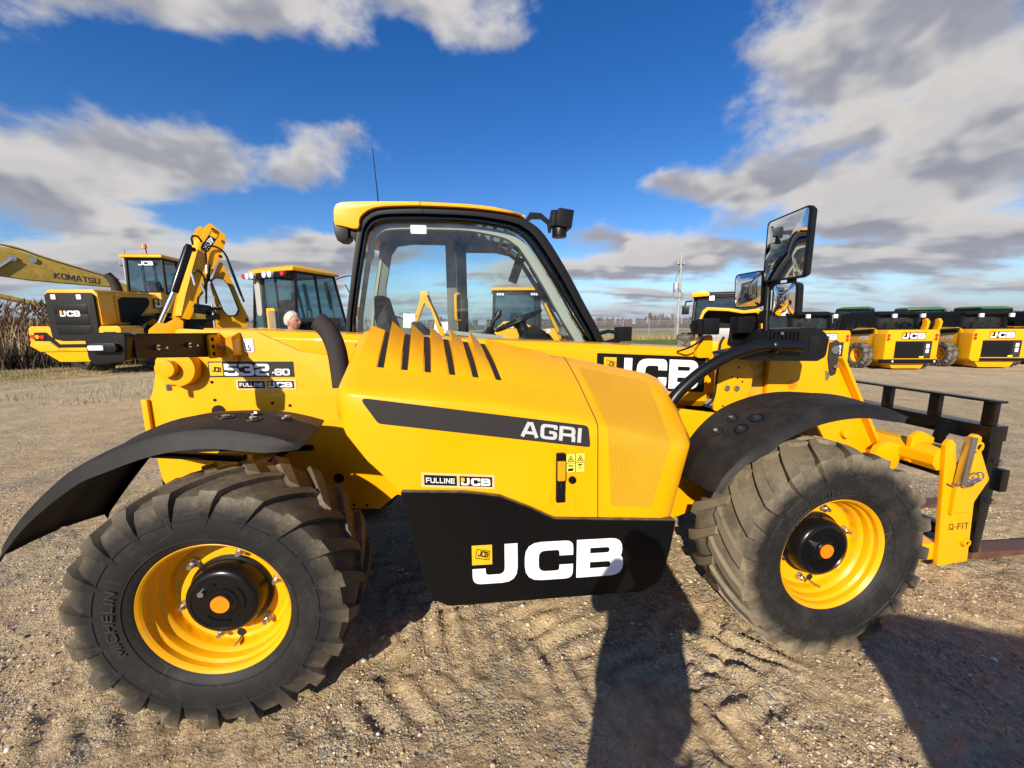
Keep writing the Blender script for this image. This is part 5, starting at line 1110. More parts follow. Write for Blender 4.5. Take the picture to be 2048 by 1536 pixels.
# ---- quick-hitch carriage at the foot of the boom
q_out = rpoly([(3.955, .875), (3.965, .80), (4.048, .046), (4.276, .066), (4.243, .481), (4.329, .629), (4.210, .85), (4.215, .915), (4.165, .94), (4.122, .90), (4.118, .79), (4.065, .70), (4.03, .88), (3.985, .915)], [.02, .02, .012, .012, .04, .03, .03, .02, .03, .02, .02, .03, .02, .02])
for y_ in (-.56, .54):
    q_ = MB(); q_.prism(q_out, y_, y_+.025); qf = q_.build('hitch_plate', 'yellow', TH, bevel=.004)
    if y_ < 0:
        text_on('Q-FIT', (4.082, y_-.0015, .300), (1, 0, .0), (-.06, 0, 1), .044, qf, 'hitch_lettering', 'decal_black', width=.150, tv=.15, th=.13, gap=.10)
        for (x_, z_, r_) in ((4.168, .86, .034), (4.214, .21, .026)):
            k = MB(); k.lathe([(r_*.55, -.018), (r_*.6, -.026), (r_, -.024), (r_*1.05, .0)], 24, (x_, y_, z_)); k.build('bush', 'yellow', qf); MB().cyl((x_, 0, z_), r_*.54, y_-.016, y_-.002, 'y', 18).build('bush_hole', 'dark', qf)
        k = MB(); k.box(4.055, 4.098, y_-.05, y_-.008, .62, .93, rot=('Y', RAD(4))); k.build('locking_bar', 'steel', qf, bevel=.006)
        k = MB(); k.box(4.055, 4.085, y_-.02, y_-.001, .42, .66); k.build('bar_channel', 'yellow', qf)
        k = MB(); k.box(4.07, 4.19, y_-.012, y_-.001, .405, .42); k.build('weld_step', 'yellow', qf)
        k = MB()
        for (cx_, cz_, r_, ay) in ((4.185, .665, .040, .2), (4.15, .635, .038, 1.1), (4.135, .62, .030, .7)):
            k.tube([(cx_+r_*cos(a_), y_-.03-.02*sin(a_)*ay, cz_+r_*.85*sin(a_)) for a_ in np.linspace(0, 2*pi, 21)], .005, 6, caps=False)
        k.tube(smooth_path([(4.00, y_-.02, .63), (4.04, y_-.03, .615), (4.08, y_-.03, .625), (4.12, y_-.03, .64)], 4), .006, 6); k.tube([(4.09, y_-.03, .62), (4.20, y_-.03, .655)], .008, 8); k.build('lynch_pin_and_chain', 'chrome', qf, smooth=50)
k = MB(); k.prism([(3.92, .80), (3.955, .845), (4.045, .845), (4.08, .80), (4.08, .74), (4.045, .70), (3.955, .70), (3.92, .74)], -.535, .54); k.build('hitch_cross_tube', 'yellow', TH, bevel=.006)
k = MB(); k.box(3.93, 4.08, -.535, .54, .08, .20); k.build('hitch_cross_tube', 'yellow', TH, bevel=.008)
for y_ in (-.40, .36):
    k = MB(); k.prism(rpoly([(3.93, .70), (3.925, .88), (3.99, .92), (4.10, .87), (4.09, .74)], .02), y_, y_+.03); k.build('hitch_ear', 'yellow', TH, bevel=.004)
for y0_ in (-.34, .30): MB().prism(rpoly([(3.70, .66), (3.76, .80), (3.83, .84), (3.95, .80), (3.93, .66), (3.84, .60)], .03), y0_, y0_+.04).build('hitch_bracket', 'yellow', TH, bevel=.004)
k = MB(); k.box(3.60, 3.95, -.12, .12, .12, .30); k.tube([(3.55, 0, .55), (3.95, 0, .25)], .05, 12); k.build('tilt_link', 'yellow', TH, bevel=.006)

# ------------------------------------------------------------------ pallet fork frame hung on the hitch
PF = tag(empty('pallet_fork_frame', (4.385, 0, 0)), 'black steel pallet fork frame hung on the front hitch of the telehandler', 'fork frame')
def pf(mb, name, m, par=PF, **k):
    mb.v = [(x_-4.3, y_, z_) for x_, y_, z_ in mb.v]; return mb.build(name, m, par, **k)
for y0_ in (-.535, .455): pf(MB().prism([(4.235, .96), (4.335, .96), (4.335, .55), (4.31, .10), (4.255, .10), (4.245, .55)], y0_, y0_+.08), 'upright', 'black', bevel=.004)
pf(MB().box(4.20, 4.33, -.550, .550, .875, .975), 'top_beam', 'black', bevel=.004)
pf(MB().box(4.26, 4.32, -.455, .455, .545, .625), 'middle_beam', 'black', bevel=.004)
pf(MB().box(4.26, 4.33, -.455, .455, .12, .20), 'bottom_beam', 'black', bevel=.004)
pf(MB().box(4.205, 4.275, -.560, .560, 1.125, 1.140), 'guard_rail', 'black', bevel=.002)
for y_ in (-.51, -.22, .09, .42): pf(MB().box(4.22, 4.26, y_-.03, y_+.03, .976, 1.1245), 'guard_post', 'black', bevel=.003)
pf(MB().prism(rpoly(rect(4.335, .535, 4.395, .685), .015), -.56, -.46), 'stop_block', 'black', bevel=.006)
for z_ in (.735, .47): pf(MB().cyl((4.31, 0, z_), .020, -.560, -.535, 'y', 6), 'frame_bolt', 'steel')
for y_ in (-.43, .24):
    f_ = MB(); f_.prism([(4.34, .08), (4.34, .015), (4.40, .010), (5.55, .030), (5.55, .040), (4.42, .062), (4.395, .12), (4.39, .60), (4.34, .60)], y_-.06, y_+.06); pf(f_, 'fork', 'rust', bevel=.004)
for y_ in (-.38, .34):
    f_ = MB(); f_.prism(rpoly([(4.08, .84), (4.10, .93), (4.16, .965), (4.24, .955), (4.24, .90), (4.17, .90), (4.135, .86), (4.13, .80)], .015), y_, y_+.045); pf(f_, 'hook', 'black', bevel=.005)
# ------------------------------------------------------------------ helpers for the machines standing behind
def part(mb, name, m, par, **k): return mb.build(name, m, par, **k)
def bx(x0, x1, y0, y1, z0, z1): return MB().box(x0, x1, y0, y1, z0, z1)
RIM_ME = None
def far_wheel(par, c, R, w, rim='yellow_dull', side=1, tm='tyre_far', lean=0.):
    """wheel with axis along local X; side +1 shows its dish towards +X"""
    global RIM_ME
    W_ = MB(); r = R*.53
    W_.lathe([(r*1.02, w*.40), (r*1.02, w*.47), (r*.93, w*.44), (r*.88, w*.22), (r*.80, w*.14), (r*.45, w*.10), (r*.42, w*.24), (1e-3, w*.26)], 28, ax='x')
    o = part(W_, 'wheel', rim, par, loc=c, rot=(0, 0, 0 if side > 0 else pi), smooth=40)
    t = bpy.data.objects.new('tyre', TYRE_FAR); COL.objects.link(t); t.parent = o; t.rotation_euler = (RAD(random.uniform(0, 90)), 0, pi/2); t.rotation_euler = (0, random.uniform(0, 1), pi/2); t.scale = (R/.528, w/.41, R/.528)
    return o
M['tyre_far'] = mat('dusty_far_rubber', (.035, .033, .030), .8, dust=((.25, .22, .17), .42, .70, 5))
TYRE_FAR = TYRE_ME.copy(); TYRE_FAR.materials.clear(); TYRE_FAR.materials.append(M['tyre_far'])
def cabin(par, x0, x1, y0, y1, z0, z1, taper=.06, rake=.10, roofm='yellow', th=.10, over=.08, glass='glass2', post=.05, name='cab', mids=(), seat=True, wheel_y=None):
    """upright cab: pillars, panes, roof. y1 is the front. Returns the cab part (frame)"""
    def X(x, z): return x*(1-taper*(z-z0)/(z1-z0)) if True else x
    xm = (x0+x1)/2; hw = (x1-x0)/2
    def cx(s, z): return xm+s*hw*(1-taper*(z-z0)/(z1-z0))
    def cy(e, z): return (y0+rake*.4*(z-z0)/(z1-z0)) if e < 0 else (y1-rake*(z-z0)/(z1-z0))
    m_ = MB()
    for s in (-1, 1):
        for e in (-1, 1):
            m_.tube([(cx(s, z0), cy(e, z0), z0), (cx(s, z1), cy(e, z1), z1)], post, 6)
        for t in mids:
            ym0, ym1 = cy(-1, z0)+(cy(1, z0)-cy(-1, z0))*t, cy(-1, z1)+(cy(1, z1)-cy(-1, z1))*t
            m_.tube([(cx(s, z0), ym0, z0), (cx(s, z1), ym1, z1)], post*.9, 6)
        m_.tube([(cx(s, z1), cy(-1, z1), z1), (cx(s, z1), cy(1, z1), z1)], post, 6); m_.tube([(cx(s, z0), cy(-1, z0), z0), (cx(s, z0), cy(1, z0), z0)], post, 6)
    for e in (-1, 1):
        m_.tube([(cx(-1, z1), cy(e, z1), z1), (cx(1, z1), cy(e, z1), z1)], post, 6); m_.tube([(cx(-1, z0), cy(e, z0), z0), (cx(1, z0), cy(e, z0), z0)], post, 6)
    c = part(m_, name, 'blackmat', par, smooth=40)
    q = lambda s, e, z: (cx(s, z), cy(e, z), z)
    for nm, P in (('rear_window', [q(-1, -1, z0), q(1, -1, z0), q(1, -1, z1), q(-1, -1, z1)]), ('windscreen', [q(-1, 1, z0), q(1, 1, z0), q(1, 1, z1), q(-1, 1, z1)]), ('side_window', [q(1, -1, z0), q(1, 1, z0), q(1, 1, z1), q(1, -1, z1)]), ('side_window', [q(-1, -1, z0), q(-1, 1, z0), q(-1, 1, z1), q(-1, -1, z1)])):
        part(MB().add(P, [(0, 1, 2, 3)]), nm, glass, c, smooth=None)
    r_ = MB(); a, b, d, e_ = cx(-1, z1)-over, cx(1, z1)+over, cy(-1, z1)-over*1.6, cy(1, z1)+over*1.8; ch = th*.9
    r_.loft([[(a, d, z1+.02), (b, d, z1+.02), (b, e_, z1+.0), (a, e_, z1+.0)], [(a, d, z1+.02+th*.55), (b, d, z1+.02+th*.55), (b, e_, z1+th*.4), (a, e_, z1+th*.4)], [(a+ch, d+ch, z1+.02+th), (b-ch, d+ch, z1+.02+th), (b-ch, e_-ch*2, z1+.01+th), (a+ch, e_-ch*2, z1+.01+th)]])
    part(r_, 'roof', roofm, c, bevel=.02, smooth=40)
    if seat:
        st = MB(); ys = y0+(y1-y0)*.36; st.loft([[(xm-.25, ys-.12, z0-.05), (xm+.25, ys-.12, z0-.05), (xm+.25, ys+.04, z0-.05), (xm-.25, ys+.04, z0-.05)], [(xm-.22, ys-.28, z0+.52), (xm+.22, ys-.28, z0+.52), (xm+.22, ys-.18, z0+.52), (xm-.22, ys-.18, z0+.52)]]); st.box(xm-.26, xm+.26, ys-.1, ys+.42, z0-.15, z0); part(st, 'seat', 'seat', c, bevel=.03)
        sw_ = MB(); sw_.tube([(xm+.19*cos(a_), y1-.42+.17*sin(a_), z0+.30+.09*sin(a_)) for a_ in np.linspace(0, 2*pi, 17)], .016, 6, caps=False); sw_.tube([(xm, y1-.42, z0+.28), (xm, y1-.2, z0-.1)], .04, 6); part(sw_, 'steering_wheel', 'plastic2', c)
    return c
def lamp(par, c, r, m='lens', ax='y', d=-1, name='work_lamp'):
    o = MB(); o.cyl(c, r, 0, .05*-d, ax, 14); L_ = part(o, name, 'plastic2', par); o = MB(); o.cyl(c, r*.86, d*.012, d*.001, ax, 14); part(o, 'lamp_lens', m, par if par.parent and par.parent.parent else L_); return L_
def brandbox(fnp, w, h, par, backing='decal_black', mini=False): brand_on(fnp, w, h, par, backing=backing, mini=mini, lift=.004)

# ------------------------------------------------------------------ wheel loader (heading +Y, its rear towards us)
def wheel_loader(loc, rz):
    T = tag(empty('wheel_loader', loc, rz), 'yellow wheel loader parked tail-on at the left with a black grille and exhaust stack', 'wheel loader')
    cw = [(-1.38, 1.10), (-1.38, 1.62), (-1.30, 1.70), (-.78, 1.70), (-.46, 1.30), (.46, 1.30), (.78, 1.70), (1.30, 1.70), (1.38, 1.62), (1.38, 1.10), (1.15, .92), (.62, .50), (-.62, .50), (-1.15, .92)]
    c = part(MB().prism(rpoly(cw, .05), -.02, .95), 'counterweight', 'yellow', T, bevel=.03)
    part(MB().prism(rpoly([(-1.25, 1.22), (-1.22, 1.50), (-.86, 1.50), (-.52, 1.10), (.52, 1.10), (.86, 1.50), (1.22, 1.50), (1.25, 1.22), (.80, 1.20), (.56, .98), (-.56, .98), (-.80, 1.20)], .02), -.028, .02), 'lamp_recess', 'blackmat', c)
    part(MB().prism(rpoly([(-1.38, 1.06), (-1.30, 1.20), (-.78, 1.16), (-.54, .96), (.54, .96), (.78, 1.16), (1.30, 1.20), (1.38, 1.06), (1.10, .86), (-1.10, .86)], .03), -.07, .10), 'bumper_lip', 'yellow', c, bevel=.015)
    for x_ in (-1.13, 1.13):
        for k, mm in enumerate(('red', 'amber', 'red')): part(MB().cyl((x_+(k-1)*.14*(1 if x_ < 0 else -1), 0, 1.36-.01*k), .065, -.06, -.02, 'y', 16), 'tail_lamp', mm, c)
    for x_ in (-.45, .45): part(bx(x_-.16, x_+.16, -.085, -.072, .90, .935), 'step_strip', 'amber', c)
    hood = [(-.80, 1.72), (-.78, 2.78), (-.66, 2.92), (.66, 2.92), (.78, 2.78), (.80, 1.72)]
    h = MB(); h.loft([[(x_, .06, z_) for x_, z_ in hood], [(x_, .9, z_+.03) for x_, z_ in hood], [(x_*1.02, 2.9, z_+.03) for x_, z_ in hood]]); b = part(h, 'bonnet', 'yellow', T, bevel=.05, smooth=40)
    part(MB().prism(rpoly([(-.70, 1.28), (-.72, 1.5), (-.72, 2.72), (-.62, 2.80), (.62, 2.80), (.72, 2.72), (.72, 1.5), (.40, 1.20), (-.42, 1.20)], .05), -.03, .09), 'grille', 'plastic', T, bevel=.02)
    for x0_, x1_, z0_, z1_ in ((-.52, .48, 2.10, 2.42), (-.52, .48, 1.74, 2.08), (-.5, .5, 1.42, 1.72)): part(bx(x0_, x1_, -.042, -.031, z0_, z1_), 'grille_panel', 'plastic2', T, bevel=.008)
    for x_ in (-.45, .30): part(MB().prism(rpoly(rect(x_-.07, 2.58, x_+.07, 2.74), .02), -.05, -.031), 'reversing_lamp', 'lens', T)
    brand_on(lambda u, v, l: (-.34+u, -.0445-l, 2.02+v), .60, .19, T, mini=False, lift=.004)
    part(MB().prism(rpoly([(.75, 1.82), (.78, 2.62), (.95, 2.72), (2.05, 2.78), (2.15, 2.68), (2.10, 2.50), (1.35, 1.82)], .06), .795, .835, 'x'), 'side_grille', 'dark', b)
    part(MB().prism(rpoly([(.62, 1.75), (.66, 2.72), (.85, 2.82), (2.2, 2.86), (2.35, 2.70), (1.55, 1.75)], .06), .79, .812, 'x'), 'side_grille_frame', 'yellow_dull', b)
    brandbox(lambda u, v, l: (.855+l, 2.38+u, 2.42+v), 1.15, .32, b)
    e = MB(); e.tube(smooth_path([(-.05, 1.9, 2.88), (-.05, 1.9, 3.15), (-.10, 1.86, 3.40), (-.22, 1.80, 3.62)], 5), [.16]*6+[.15]*6+[.135]*4, 18); part(e, 'exhaust_stack', 'exhaust', T, smooth=50)
    part(MB().prism([(1.9, .70), (1.9, 1.75), (3.4, 1.75), (4.9, 1.60), (4.9, .75)], -.75, .75, 'x'), 'frame', 'yellow_dull', T)
    part(bx(-.9, .9, 2.7, 4.6, 1.75, 3.02), 'cab_base', 'yellow_dull', T, bevel=.03)
    cb = cabin(T, -.48, .90, 3.0, 4.6, 3.03, 4.40, taper=.05, rake=.15, th=.16, over=.12, glass='glass2', post=.06, mids=(.55,))
    text_on('JCB', (.05, 2.95, 4.12), (1, 0, 0), (0, 0, 1), .16, cb, 'window_lettering', 'white')
    part(MB().cyl((.25, 3.1, 4.80), .10, 0, .16, 'z', 16, r2=.08), 'beacon', 'orange', cb); part(MB().tube([(.3, 3.15, 4.5), (.27, 3.12, 4.80)], .02, 6), 'beacon_stem', 'blackmat', cb)
    for s in (-1, 1):
        f = MB(); f.shell([[(s*.82, 1.9+1.12*cos(RAD(a)), .98+1.12*sin(RAD(a))), (s*1.38, 1.9+1.12*cos(RAD(a)), .98+1.12*sin(RAD(a)))] for a in range(10, 171, 16)], (0, 0, -.03)); part(f, 'mudguard', 'plastic', T)
        far_wheel(T, (s*1.08, 1.9, .86), .88, .60, side=s); far_wheel(T, (s*1.08, 5.3, .86), .88, .60, side=s)
    part(bx(.86, 1.35, 2.35, 2.6, 2.05, 2.2), 'step', 'plastic', T)
    mr_ = MB(); mr_.tube([(.9, 4.4, 3.9), (1.35, 4.3, 3.95)], .02, 6); mr_.box(1.25, 1.45, 4.26, 4.30, 3.6, 4.0); part(mr_, 'mirror', 'plastic2', T)
    return T
wheel_loader((-12.02, 12.25, 0), RAD(0))

# ------------------------------------------------------------------ weathered excavator whose boom reaches out at the far left
def on_plane(o, az):
    o = Vector(o); a = RAD(az); r = Vector((cos(a), -sin(a), 0)); n = Vector((sin(a), cos(a), 0)); return o, r, n
def excavator():
    az = -43.; a = RAD(az); T = tag(empty('excavator', (-19.45, 19.43, 0), -a), 'dull olive-yellow excavator behind the wheel loader, its boom reaching out of frame', 'excavator')
    # local x along the picture, local y away
    bo = rpoly([(-6.5, 3.9), (-4.0, 5.55), (-2.0, 5.40), (-.70, 5.33), (-.21, 5.12), (1.17, 4.61), (2.63, 4.10), (4.2, 3.3), (4.6, 2.5), (4.1, 2.4), (3.4, 3.1), (2.61, 3.78), (.74, 3.86), (-.36, 3.93), (-1.21, 4.05), (-3.4, 4.3), (-5.9, 3.4)], .08)
    b = part(MB().prism(bo, -.30, .30), 'boom', 'olive', T, bevel=.03)
    V2, F, wd = text2d('KOMATSU', .30, .25, .17, .06, width=1.55); an = RAD(-6.5); M['navy'] = mat('navy_lettering', (.012, .016, .05), .5)
    lay([(.42+u*cos(an)-v*sin(an)*.2, 4.06+u*sin(an)+v*.95) for u, v in V2], F, lambda u, v: (u, -.304, v), 'boom_lettering', 'navy', b)
    for k in range(4):
        part(MB().tube(smooth_path([(-3.4, -.2+.12*k, 5.62), (-2.2, -.2+.12*k, 5.60+.03*k), (-.7, -.2+.12*k, 5.42), (.1, -.2+.12*k, 5.10), (1.2, -.2+.12*k, 4.70), (2.7, -.2+.12*k, 4.2)], 4), .035, 6), 'hydraulic_pipe', 'blackmat' if k % 2 else 'olive', b)
    for x_, z_ in ((-.75, 4.85), (-.15, 4.86)): part(MB().cyl((x_, 0, z_), .13, -.36, -.30, 'y', 16), 'pivot_pin', 'steel', b)
    part(MB().tube([(-2.2, -.38, 3.4), (-.75, -.38, 4.85)], .07, 10), 'cylinder_rod', 'chrome', T); part(MB().tube([(-6.2, 0, 3.7), (-6.6, 0, .7)], .28, 8), 'dipper', 'olive', T)
    part(MB().prism(rpoly([(3.4, 1.2), (3.4, 2.6), (6.8, 2.6), (6.8, 1.2)], .1), -1.3, 1.3), 'house', 'olive', T, bevel=.05)
    cabin(T, 3.5, 4.9, -1.3, .2, 2.6, 3.4, roofm='olive', th=.06, seat=False)
    for y_ in (-1.5, .9): part(MB().prism(rpoly([(2.6, .05), (2.4, .5), (2.7, .95), (6.9, .95), (7.2, .5), (7.0, .05)], .2), y_, y_+.6), 'track', 'blackmat', T, bevel=.03)
    part(MB().cyl((5, -.0, 0), 1.0, .9, 1.25, 'z', 24), 'slew_ring', 'blackmat', T)
    part(MB().tube([(-2.2, -.38, 3.4), (3.6, -.38, 1.5)], .12, 10), 'lift_cylinder', 'olive', T)
excavator()

# ------------------------------------------------------------------ backhoe loader with its digging arm folded up
def backhoe_arm():
    T = tag(empty('backhoe_loader', (-3.61, 5.22, 0), RAD(30.9)), 'yellow backhoe loader arm folded upright with a tall oval mirror beside it', 'backhoe loader')
    near = rpoly([(.10, 3.40), (.18, 3.475), (.385, 3.29), (.365, 3.15), (.27, 2.92), (-.04, 2.24), (-.17, 2.00), (-.28, 1.76), (-.40, 1.80), (-.30, 2.17), (-.14, 2.69), (-.01, 3.10)], [.05, .05, .06, .05, .1, .1, .1, .04, .03, .1, .1, .1])
    d = part(MB().prism(near, -.02, .02), 'dipper_plate', 'yellow', T, bevel=.004)
    part(MB().prism([(x_-.14, z_-.005) for x_, z_ in near], .30, .34), 'dipper_plate', 'yellow', T, bevel=.004)
    cr_ = [(.08, 3.22), (.16, 3.27), (.26, 3.0), (-.04, 2.28), (-.26, 1.82), (-.36, 1.84), (-.27, 2.17), (-.10, 2.69), (.0, 3.02)]
    part(MB().loft([[(x_, .021, z_) for x_, z_ in cr_], [(x_-.14, .299, z_) for x_, z_ in cr_]]), 'dipper_core', 'yellow', T)
    for x_, z_, r_ in ((.20, 3.36, .035), (.32, 3.17, .032), (.26, 2.90, .045), (-.10, 2.98, .04)): part(MB().cyl((x_, 0, z_), r_, -.06, -.02, 'y', 18), 'pin', 'yellow', T); part(MB().cyl((x_+.005, 0, z_), r_*.6, -.066, -.06, 'y', 14), 'pin_hole', 'dark', T)
    boom_ = rpoly([(.15, 2.60), (.27, 2.88), (.36, 2.60), (.42, 2.42), (.50, 2.10), (.60, 1.80), (.56, 1.66), (.50, 1.50), (.05, 1.50), (.12, 2.0), (.07, 2.40)], [.05, .06, .2, .2, .2, .04, .04, .02, .02, .1, .1])
    b = part(MB().prism(boom_, .03, .30), 'boom', 'yellow_dull', T, bevel=.01)
    part(MB().cyl((.57, 0, 1.76), .03, .0, .03, 'y', 14), 'boom_pin', 'dark', T)
    # tall oval mirror in a black rim
    ov = rpoly([(.07, 2.47), (.14, 2.525), (.27, 2.51), (.35, 2.38), (.465, 1.94), (.41, 1.83), (.28, 1.82), (.21, 1.92)], [.05, .05, .07, .08, .06, .06, .06, .06], 6)
    ce = (sum(p[0] for p in ov)/len(ov), sum(p[1] for p in ov)/len(ov)); ovi = [(ce[0]+(p[0]-ce[0])*.84, ce[1]+(p[1]-ce[1])*.93) for p in ov]
    m_ = part(MB().prism(ov, -.10, -.05), 'mirror', 'plastic2', T, bevel=.01)
    g = MB(); g.add([(x_, -.103-.02*0, z_) for x_, z_ in ovi], [tuple(range(len(ovi)))]); part(g, 'mirror_glass', 'mirror', m_, smooth=None)
    part(MB().tube([(.26, -.05, 1.98), (.15, .0, 1.98), (.0, .05, 1.95)], .03, 8), 'mirror_stay', 'blackmat', T)
    # ram
    part(MB().tube([(-.15, -.10, 3.05), (-.17, -.10, 2.98), (-.44, -.10, 2.23)], [.04, .065, .065], 14), 'ram_barrel', 'black', T); part(MB().tube([(-.44, -.10, 2.23), (-.68, -.10, 1.69)], .038, 12), 'ram_rod', 'chrome', T)
    part(MB().prism(rpoly([(-.85, 1.45), (-.82, 1.60), (-.70, 1.72), (-.60, 1.70), (-.45, 1.80), (-.36, 1.74), (-.40, 1.45)], .03), -.18, -.02), 'swing_post', 'yellow', T, bevel=.01)
    # hoses
    for pts in ([(.05, -.05, 2.75), (.08, -.08, 3.02), (.20, -.09, 3.06), (.34, -.08, 2.95), (.42, -.06, 2.60), (.52, -.02, 2.20)], [(.06, -.05, 2.45), (.10, -.09, 2.75), (.02, -.06, 2.40), (-.02, -.06, 2.05)], [(-.16, -.12, 2.55), (-.08, -.14, 2.62), (.0, -.13, 2.50), (-.02, -.12, 2.30), (-.12, -.12, 2.15), (-.14, -.10, 1.95)], [(-.10, -.1, 3.05), (-.10, -.12, 3.18), (-.02, -.1, 3.20), (.03, -.05, 3.12)], [(-.2, -.12, 2.0), (-.1, -.15, 1.9), (.05, -.12, 1.98), (.1, -.1, 1.8)], [(.36, -.03, 2.92), (.46, -.02, 2.50), (.55, 0, 2.10)]):
        part(MB().tube(smooth_path(pts, 5), .017, 7), 'hose', 'plastic2', T, smooth=60)
    for p0_, p1_ in (((.055, -.08, 2.72), (.045, -.08, 2.58)), ((-.17, -.14, 2.58), (-.14, -.14, 2.36)), ((-.06, -.15, 2.40), (-.02, -.15, 2.25))): part(MB().tube([p0_, p1_], [.02, .024], 8), 'hose_fitting', 'steel', T)
    part(MB().tube([(-.20, -.05, 1.97), (.05, -.05, 1.93)], .085, 14), 'slew_motor', 'black', T); part(MB().tube([(-.05, -.12, 1.80), (.16, -.12, 1.82)], .05, 10), 'valve_block', 'black', T); part(MB().tube([(.06, -.10, 2.05), (.06, -.10, 1.50)], .02, 8), 'stabiliser_rod', 'steel', T)
    part(bx(-.45, .45, .1, .5, 1.3, 1.78), 'kingpost', 'blackmat', T)
    # sticker, upside down on the upright arm
    an = RAD(-121); fn = lambda u, v, l=0.: (.185+u*cos(an)-v*sin(an), -.022-l, 3.31+u*sin(an)+v*cos(an))
    plate_on(rect(-.03, -.015, .345, .105), lambda u, v: fn(u, v), 'sticker_backing', 'decal_black', T); plate_on(rect(-.02, -.005, .065, .095), lambda u, v: fn(u, v, .003), 'sticker_square', 'decal_yellow', T)
    V2, F, wd = text2d('4DX', .075, .28, .2, .06, width=.235); lay([(u+.085, v+.008) for u, v in V2], F, lambda u, v: fn(u, v, .003), 'model_lettering', 'white', T)
    # lower body and wheels hidden behind the telehandler
    part(bx(-.7, 1.3, .5, 3.2, .7, 1.3), 'frame', 'yellow_dull', T, bevel=.03)
    for s_ in (-.45, 1.05): far_wheel(T, (s_, 1.4, .70), .70, .42, side=-1 if s_ < 0 else 1)
backhoe_arm()

# ------------------------------------------------------------------ second backhoe loader, cab towards us
def backhoe_cab(loc, rz, label, hood=True, lights=True):
    """heading local +Y; origin under the middle of the cab"""
    T = tag(empty('backhoe_loader', loc, rz), label, 'backhoe loader', 'backhoe loaders parked behind the telehandler')
    cb = cabin(T, -.80, .80, -.70, .85, 1.45, 2.92, taper=.07, rake=.32, th=.15, over=.07, glass='glass2', post=.035, mids=(.48,), roofm='yellow')
    hd = MB(); hd.box(-.74, .74, -.78, -.60, 2.80, 2.93); part(hd, 'lamp_bar', 'blackmat', cb)
    for x_, mm in ((-.78, 'red'), (-.62, 'lens'), (-.44, 'lens'), (.02, 'lens'), (.22, 'lens'), (.66, 'red')):
        part(MB().cyl((x_, 0, 2.865), .075 if mm == 'lens' else .06, -.86, -.79, 'y', 16), 'work_lamp', mm, cb)
    part(bx(-.80, .80, -.72, .9, .75, 1.44), 'cab_base', 'blackmat', T, bevel=.03)
    part(bx(-.60, .60, .25, .8, 1.45, 1.86), 'dash', 'plastic2', T, bevel=.05)
    part(MB().loft([[(-.27, -.30, 1.5), (.27, -.30, 1.5), (.27, -.05, 1.5), (-.27, -.05, 1.5)], [(-.25, -.36, 2.05), (.25, -.36, 2.05), (.25, -.20, 2.05), (-.25, -.20, 2.05)], [(-.16, -.38, 2.30), (.16, -.38, 2.30), (.16, -.26, 2.30), (-.16, -.26, 2.30)]]), 'seat_back', 'seat', T, bevel=.04)
    part(bx(-.70, -.48, -.66, -.50, 1.45, 2.85), 'corner_trim', 'trim', T, bevel=.05)
    part(MB().tube([(-.30, -.55, 1.45), (-.34, -.50, 1.95), (-.30, -.48, 2.05)], .03, 8), 'lever', 'plastic2', T); part(MB().tube([(.25, -.55, 1.45), (.28, -.50, 1.90), (.25, -.48, 2.0)], .03, 8), 'lever', 'plastic2', T)
    for s in (-1, 1):
        part(MB().tube([(s*.45, .75, 1.5), (s*.42, .55, 2.8)], .05, 8), 'inner_pillar', 'trim', T)
        m_ = MB(); m_.tube(smooth_path([(s*.80, .55, 2.85), (s*1.0, .75, 2.95), (s*1.18, .78, 2.90), (s*1.2, .78, 2.6)], 4), .014, 6); m_.box(s*1.2-.07, s*1.2+.07, .76, .80, 2.30, 2.62); part(m_, 'mirror', 'plastic2', T)
        m_ = MB(); m_.tube([(s*.80, .85, 2.75), (s*.95, 1.05, 2.2), (s*.98, 1.1, 1.5)], .014, 6); m_.box(s*.98-.09, s*.98+.09, 1.06, 1.12, 1.9, 2.15); part(m_, 'mirror', 'plastic2', T)
        far_wheel(T, (s*.92, -.25, .78), .78, .45, side=s); far_wheel(T, (s*.88, 2.35, .66), .66, .42, side=s)
        f = MB(); f.shell([[(s*.72, -.25+.92*cos(RAD(a)), .72+.92*sin(RAD(a))), (s*1.14, -.25+.92*cos(RAD(a)), .72+.92*sin(RAD(a)))] for a in range(0, 171, 15)], (0, 0, -.03)); part(f, 'mudguard', 'plastic', T)
    h = MB(); h.loft([[(-.5, .95, .9), (.5, .95, .9), (.5, .95, 1.62), (-.5, .95, 1.62)], [(-.46, 2.9, .85), (.46, 2.9, .85), (.42, 2.9, 1.38), (-.42, 2.9, 1.38)]]); b = part(h, 'bonnet', 'yellow', T, bevel=.04)
    brandbox(lambda u, v, l: (.503+l-.03*u, 1.15+u, 1.32-.06*u+v), .75, .17, b)
    M.setdefault('limeletter', mat('lime_lettering', (.45, .62, .05), .5))
    text_on('4CX', (.785, .02, 1.66), (0, 1, 0), (0, 0, 1), .075, T, 'window_lettering', 'white'); text_on('ECO', (.785, .22, 1.66), (0, 1, 0), (0, 0, 1), .075, T, 'window_lettering', 'limeletter')
    la = MB(); la.tube([(-.75, .95, 1.35), (-.72, 2.6, 1.5), (-.7, 3.6, .7)], .09, 8); part(la, 'loader_arm', 'yellow', T); la = MB(); la.tube([(.75, .95, 1.35), (.72, 2.6, 1.5), (.7, 3.6, .7)], .09, 8); part(la, 'loader_arm', 'yellow', T)
    return T
backhoe_cab((-3.30, 8.35, 0), RAD(-31), 'backhoe loader with yellow roof and row of round work lamps, behind the white-haired person')

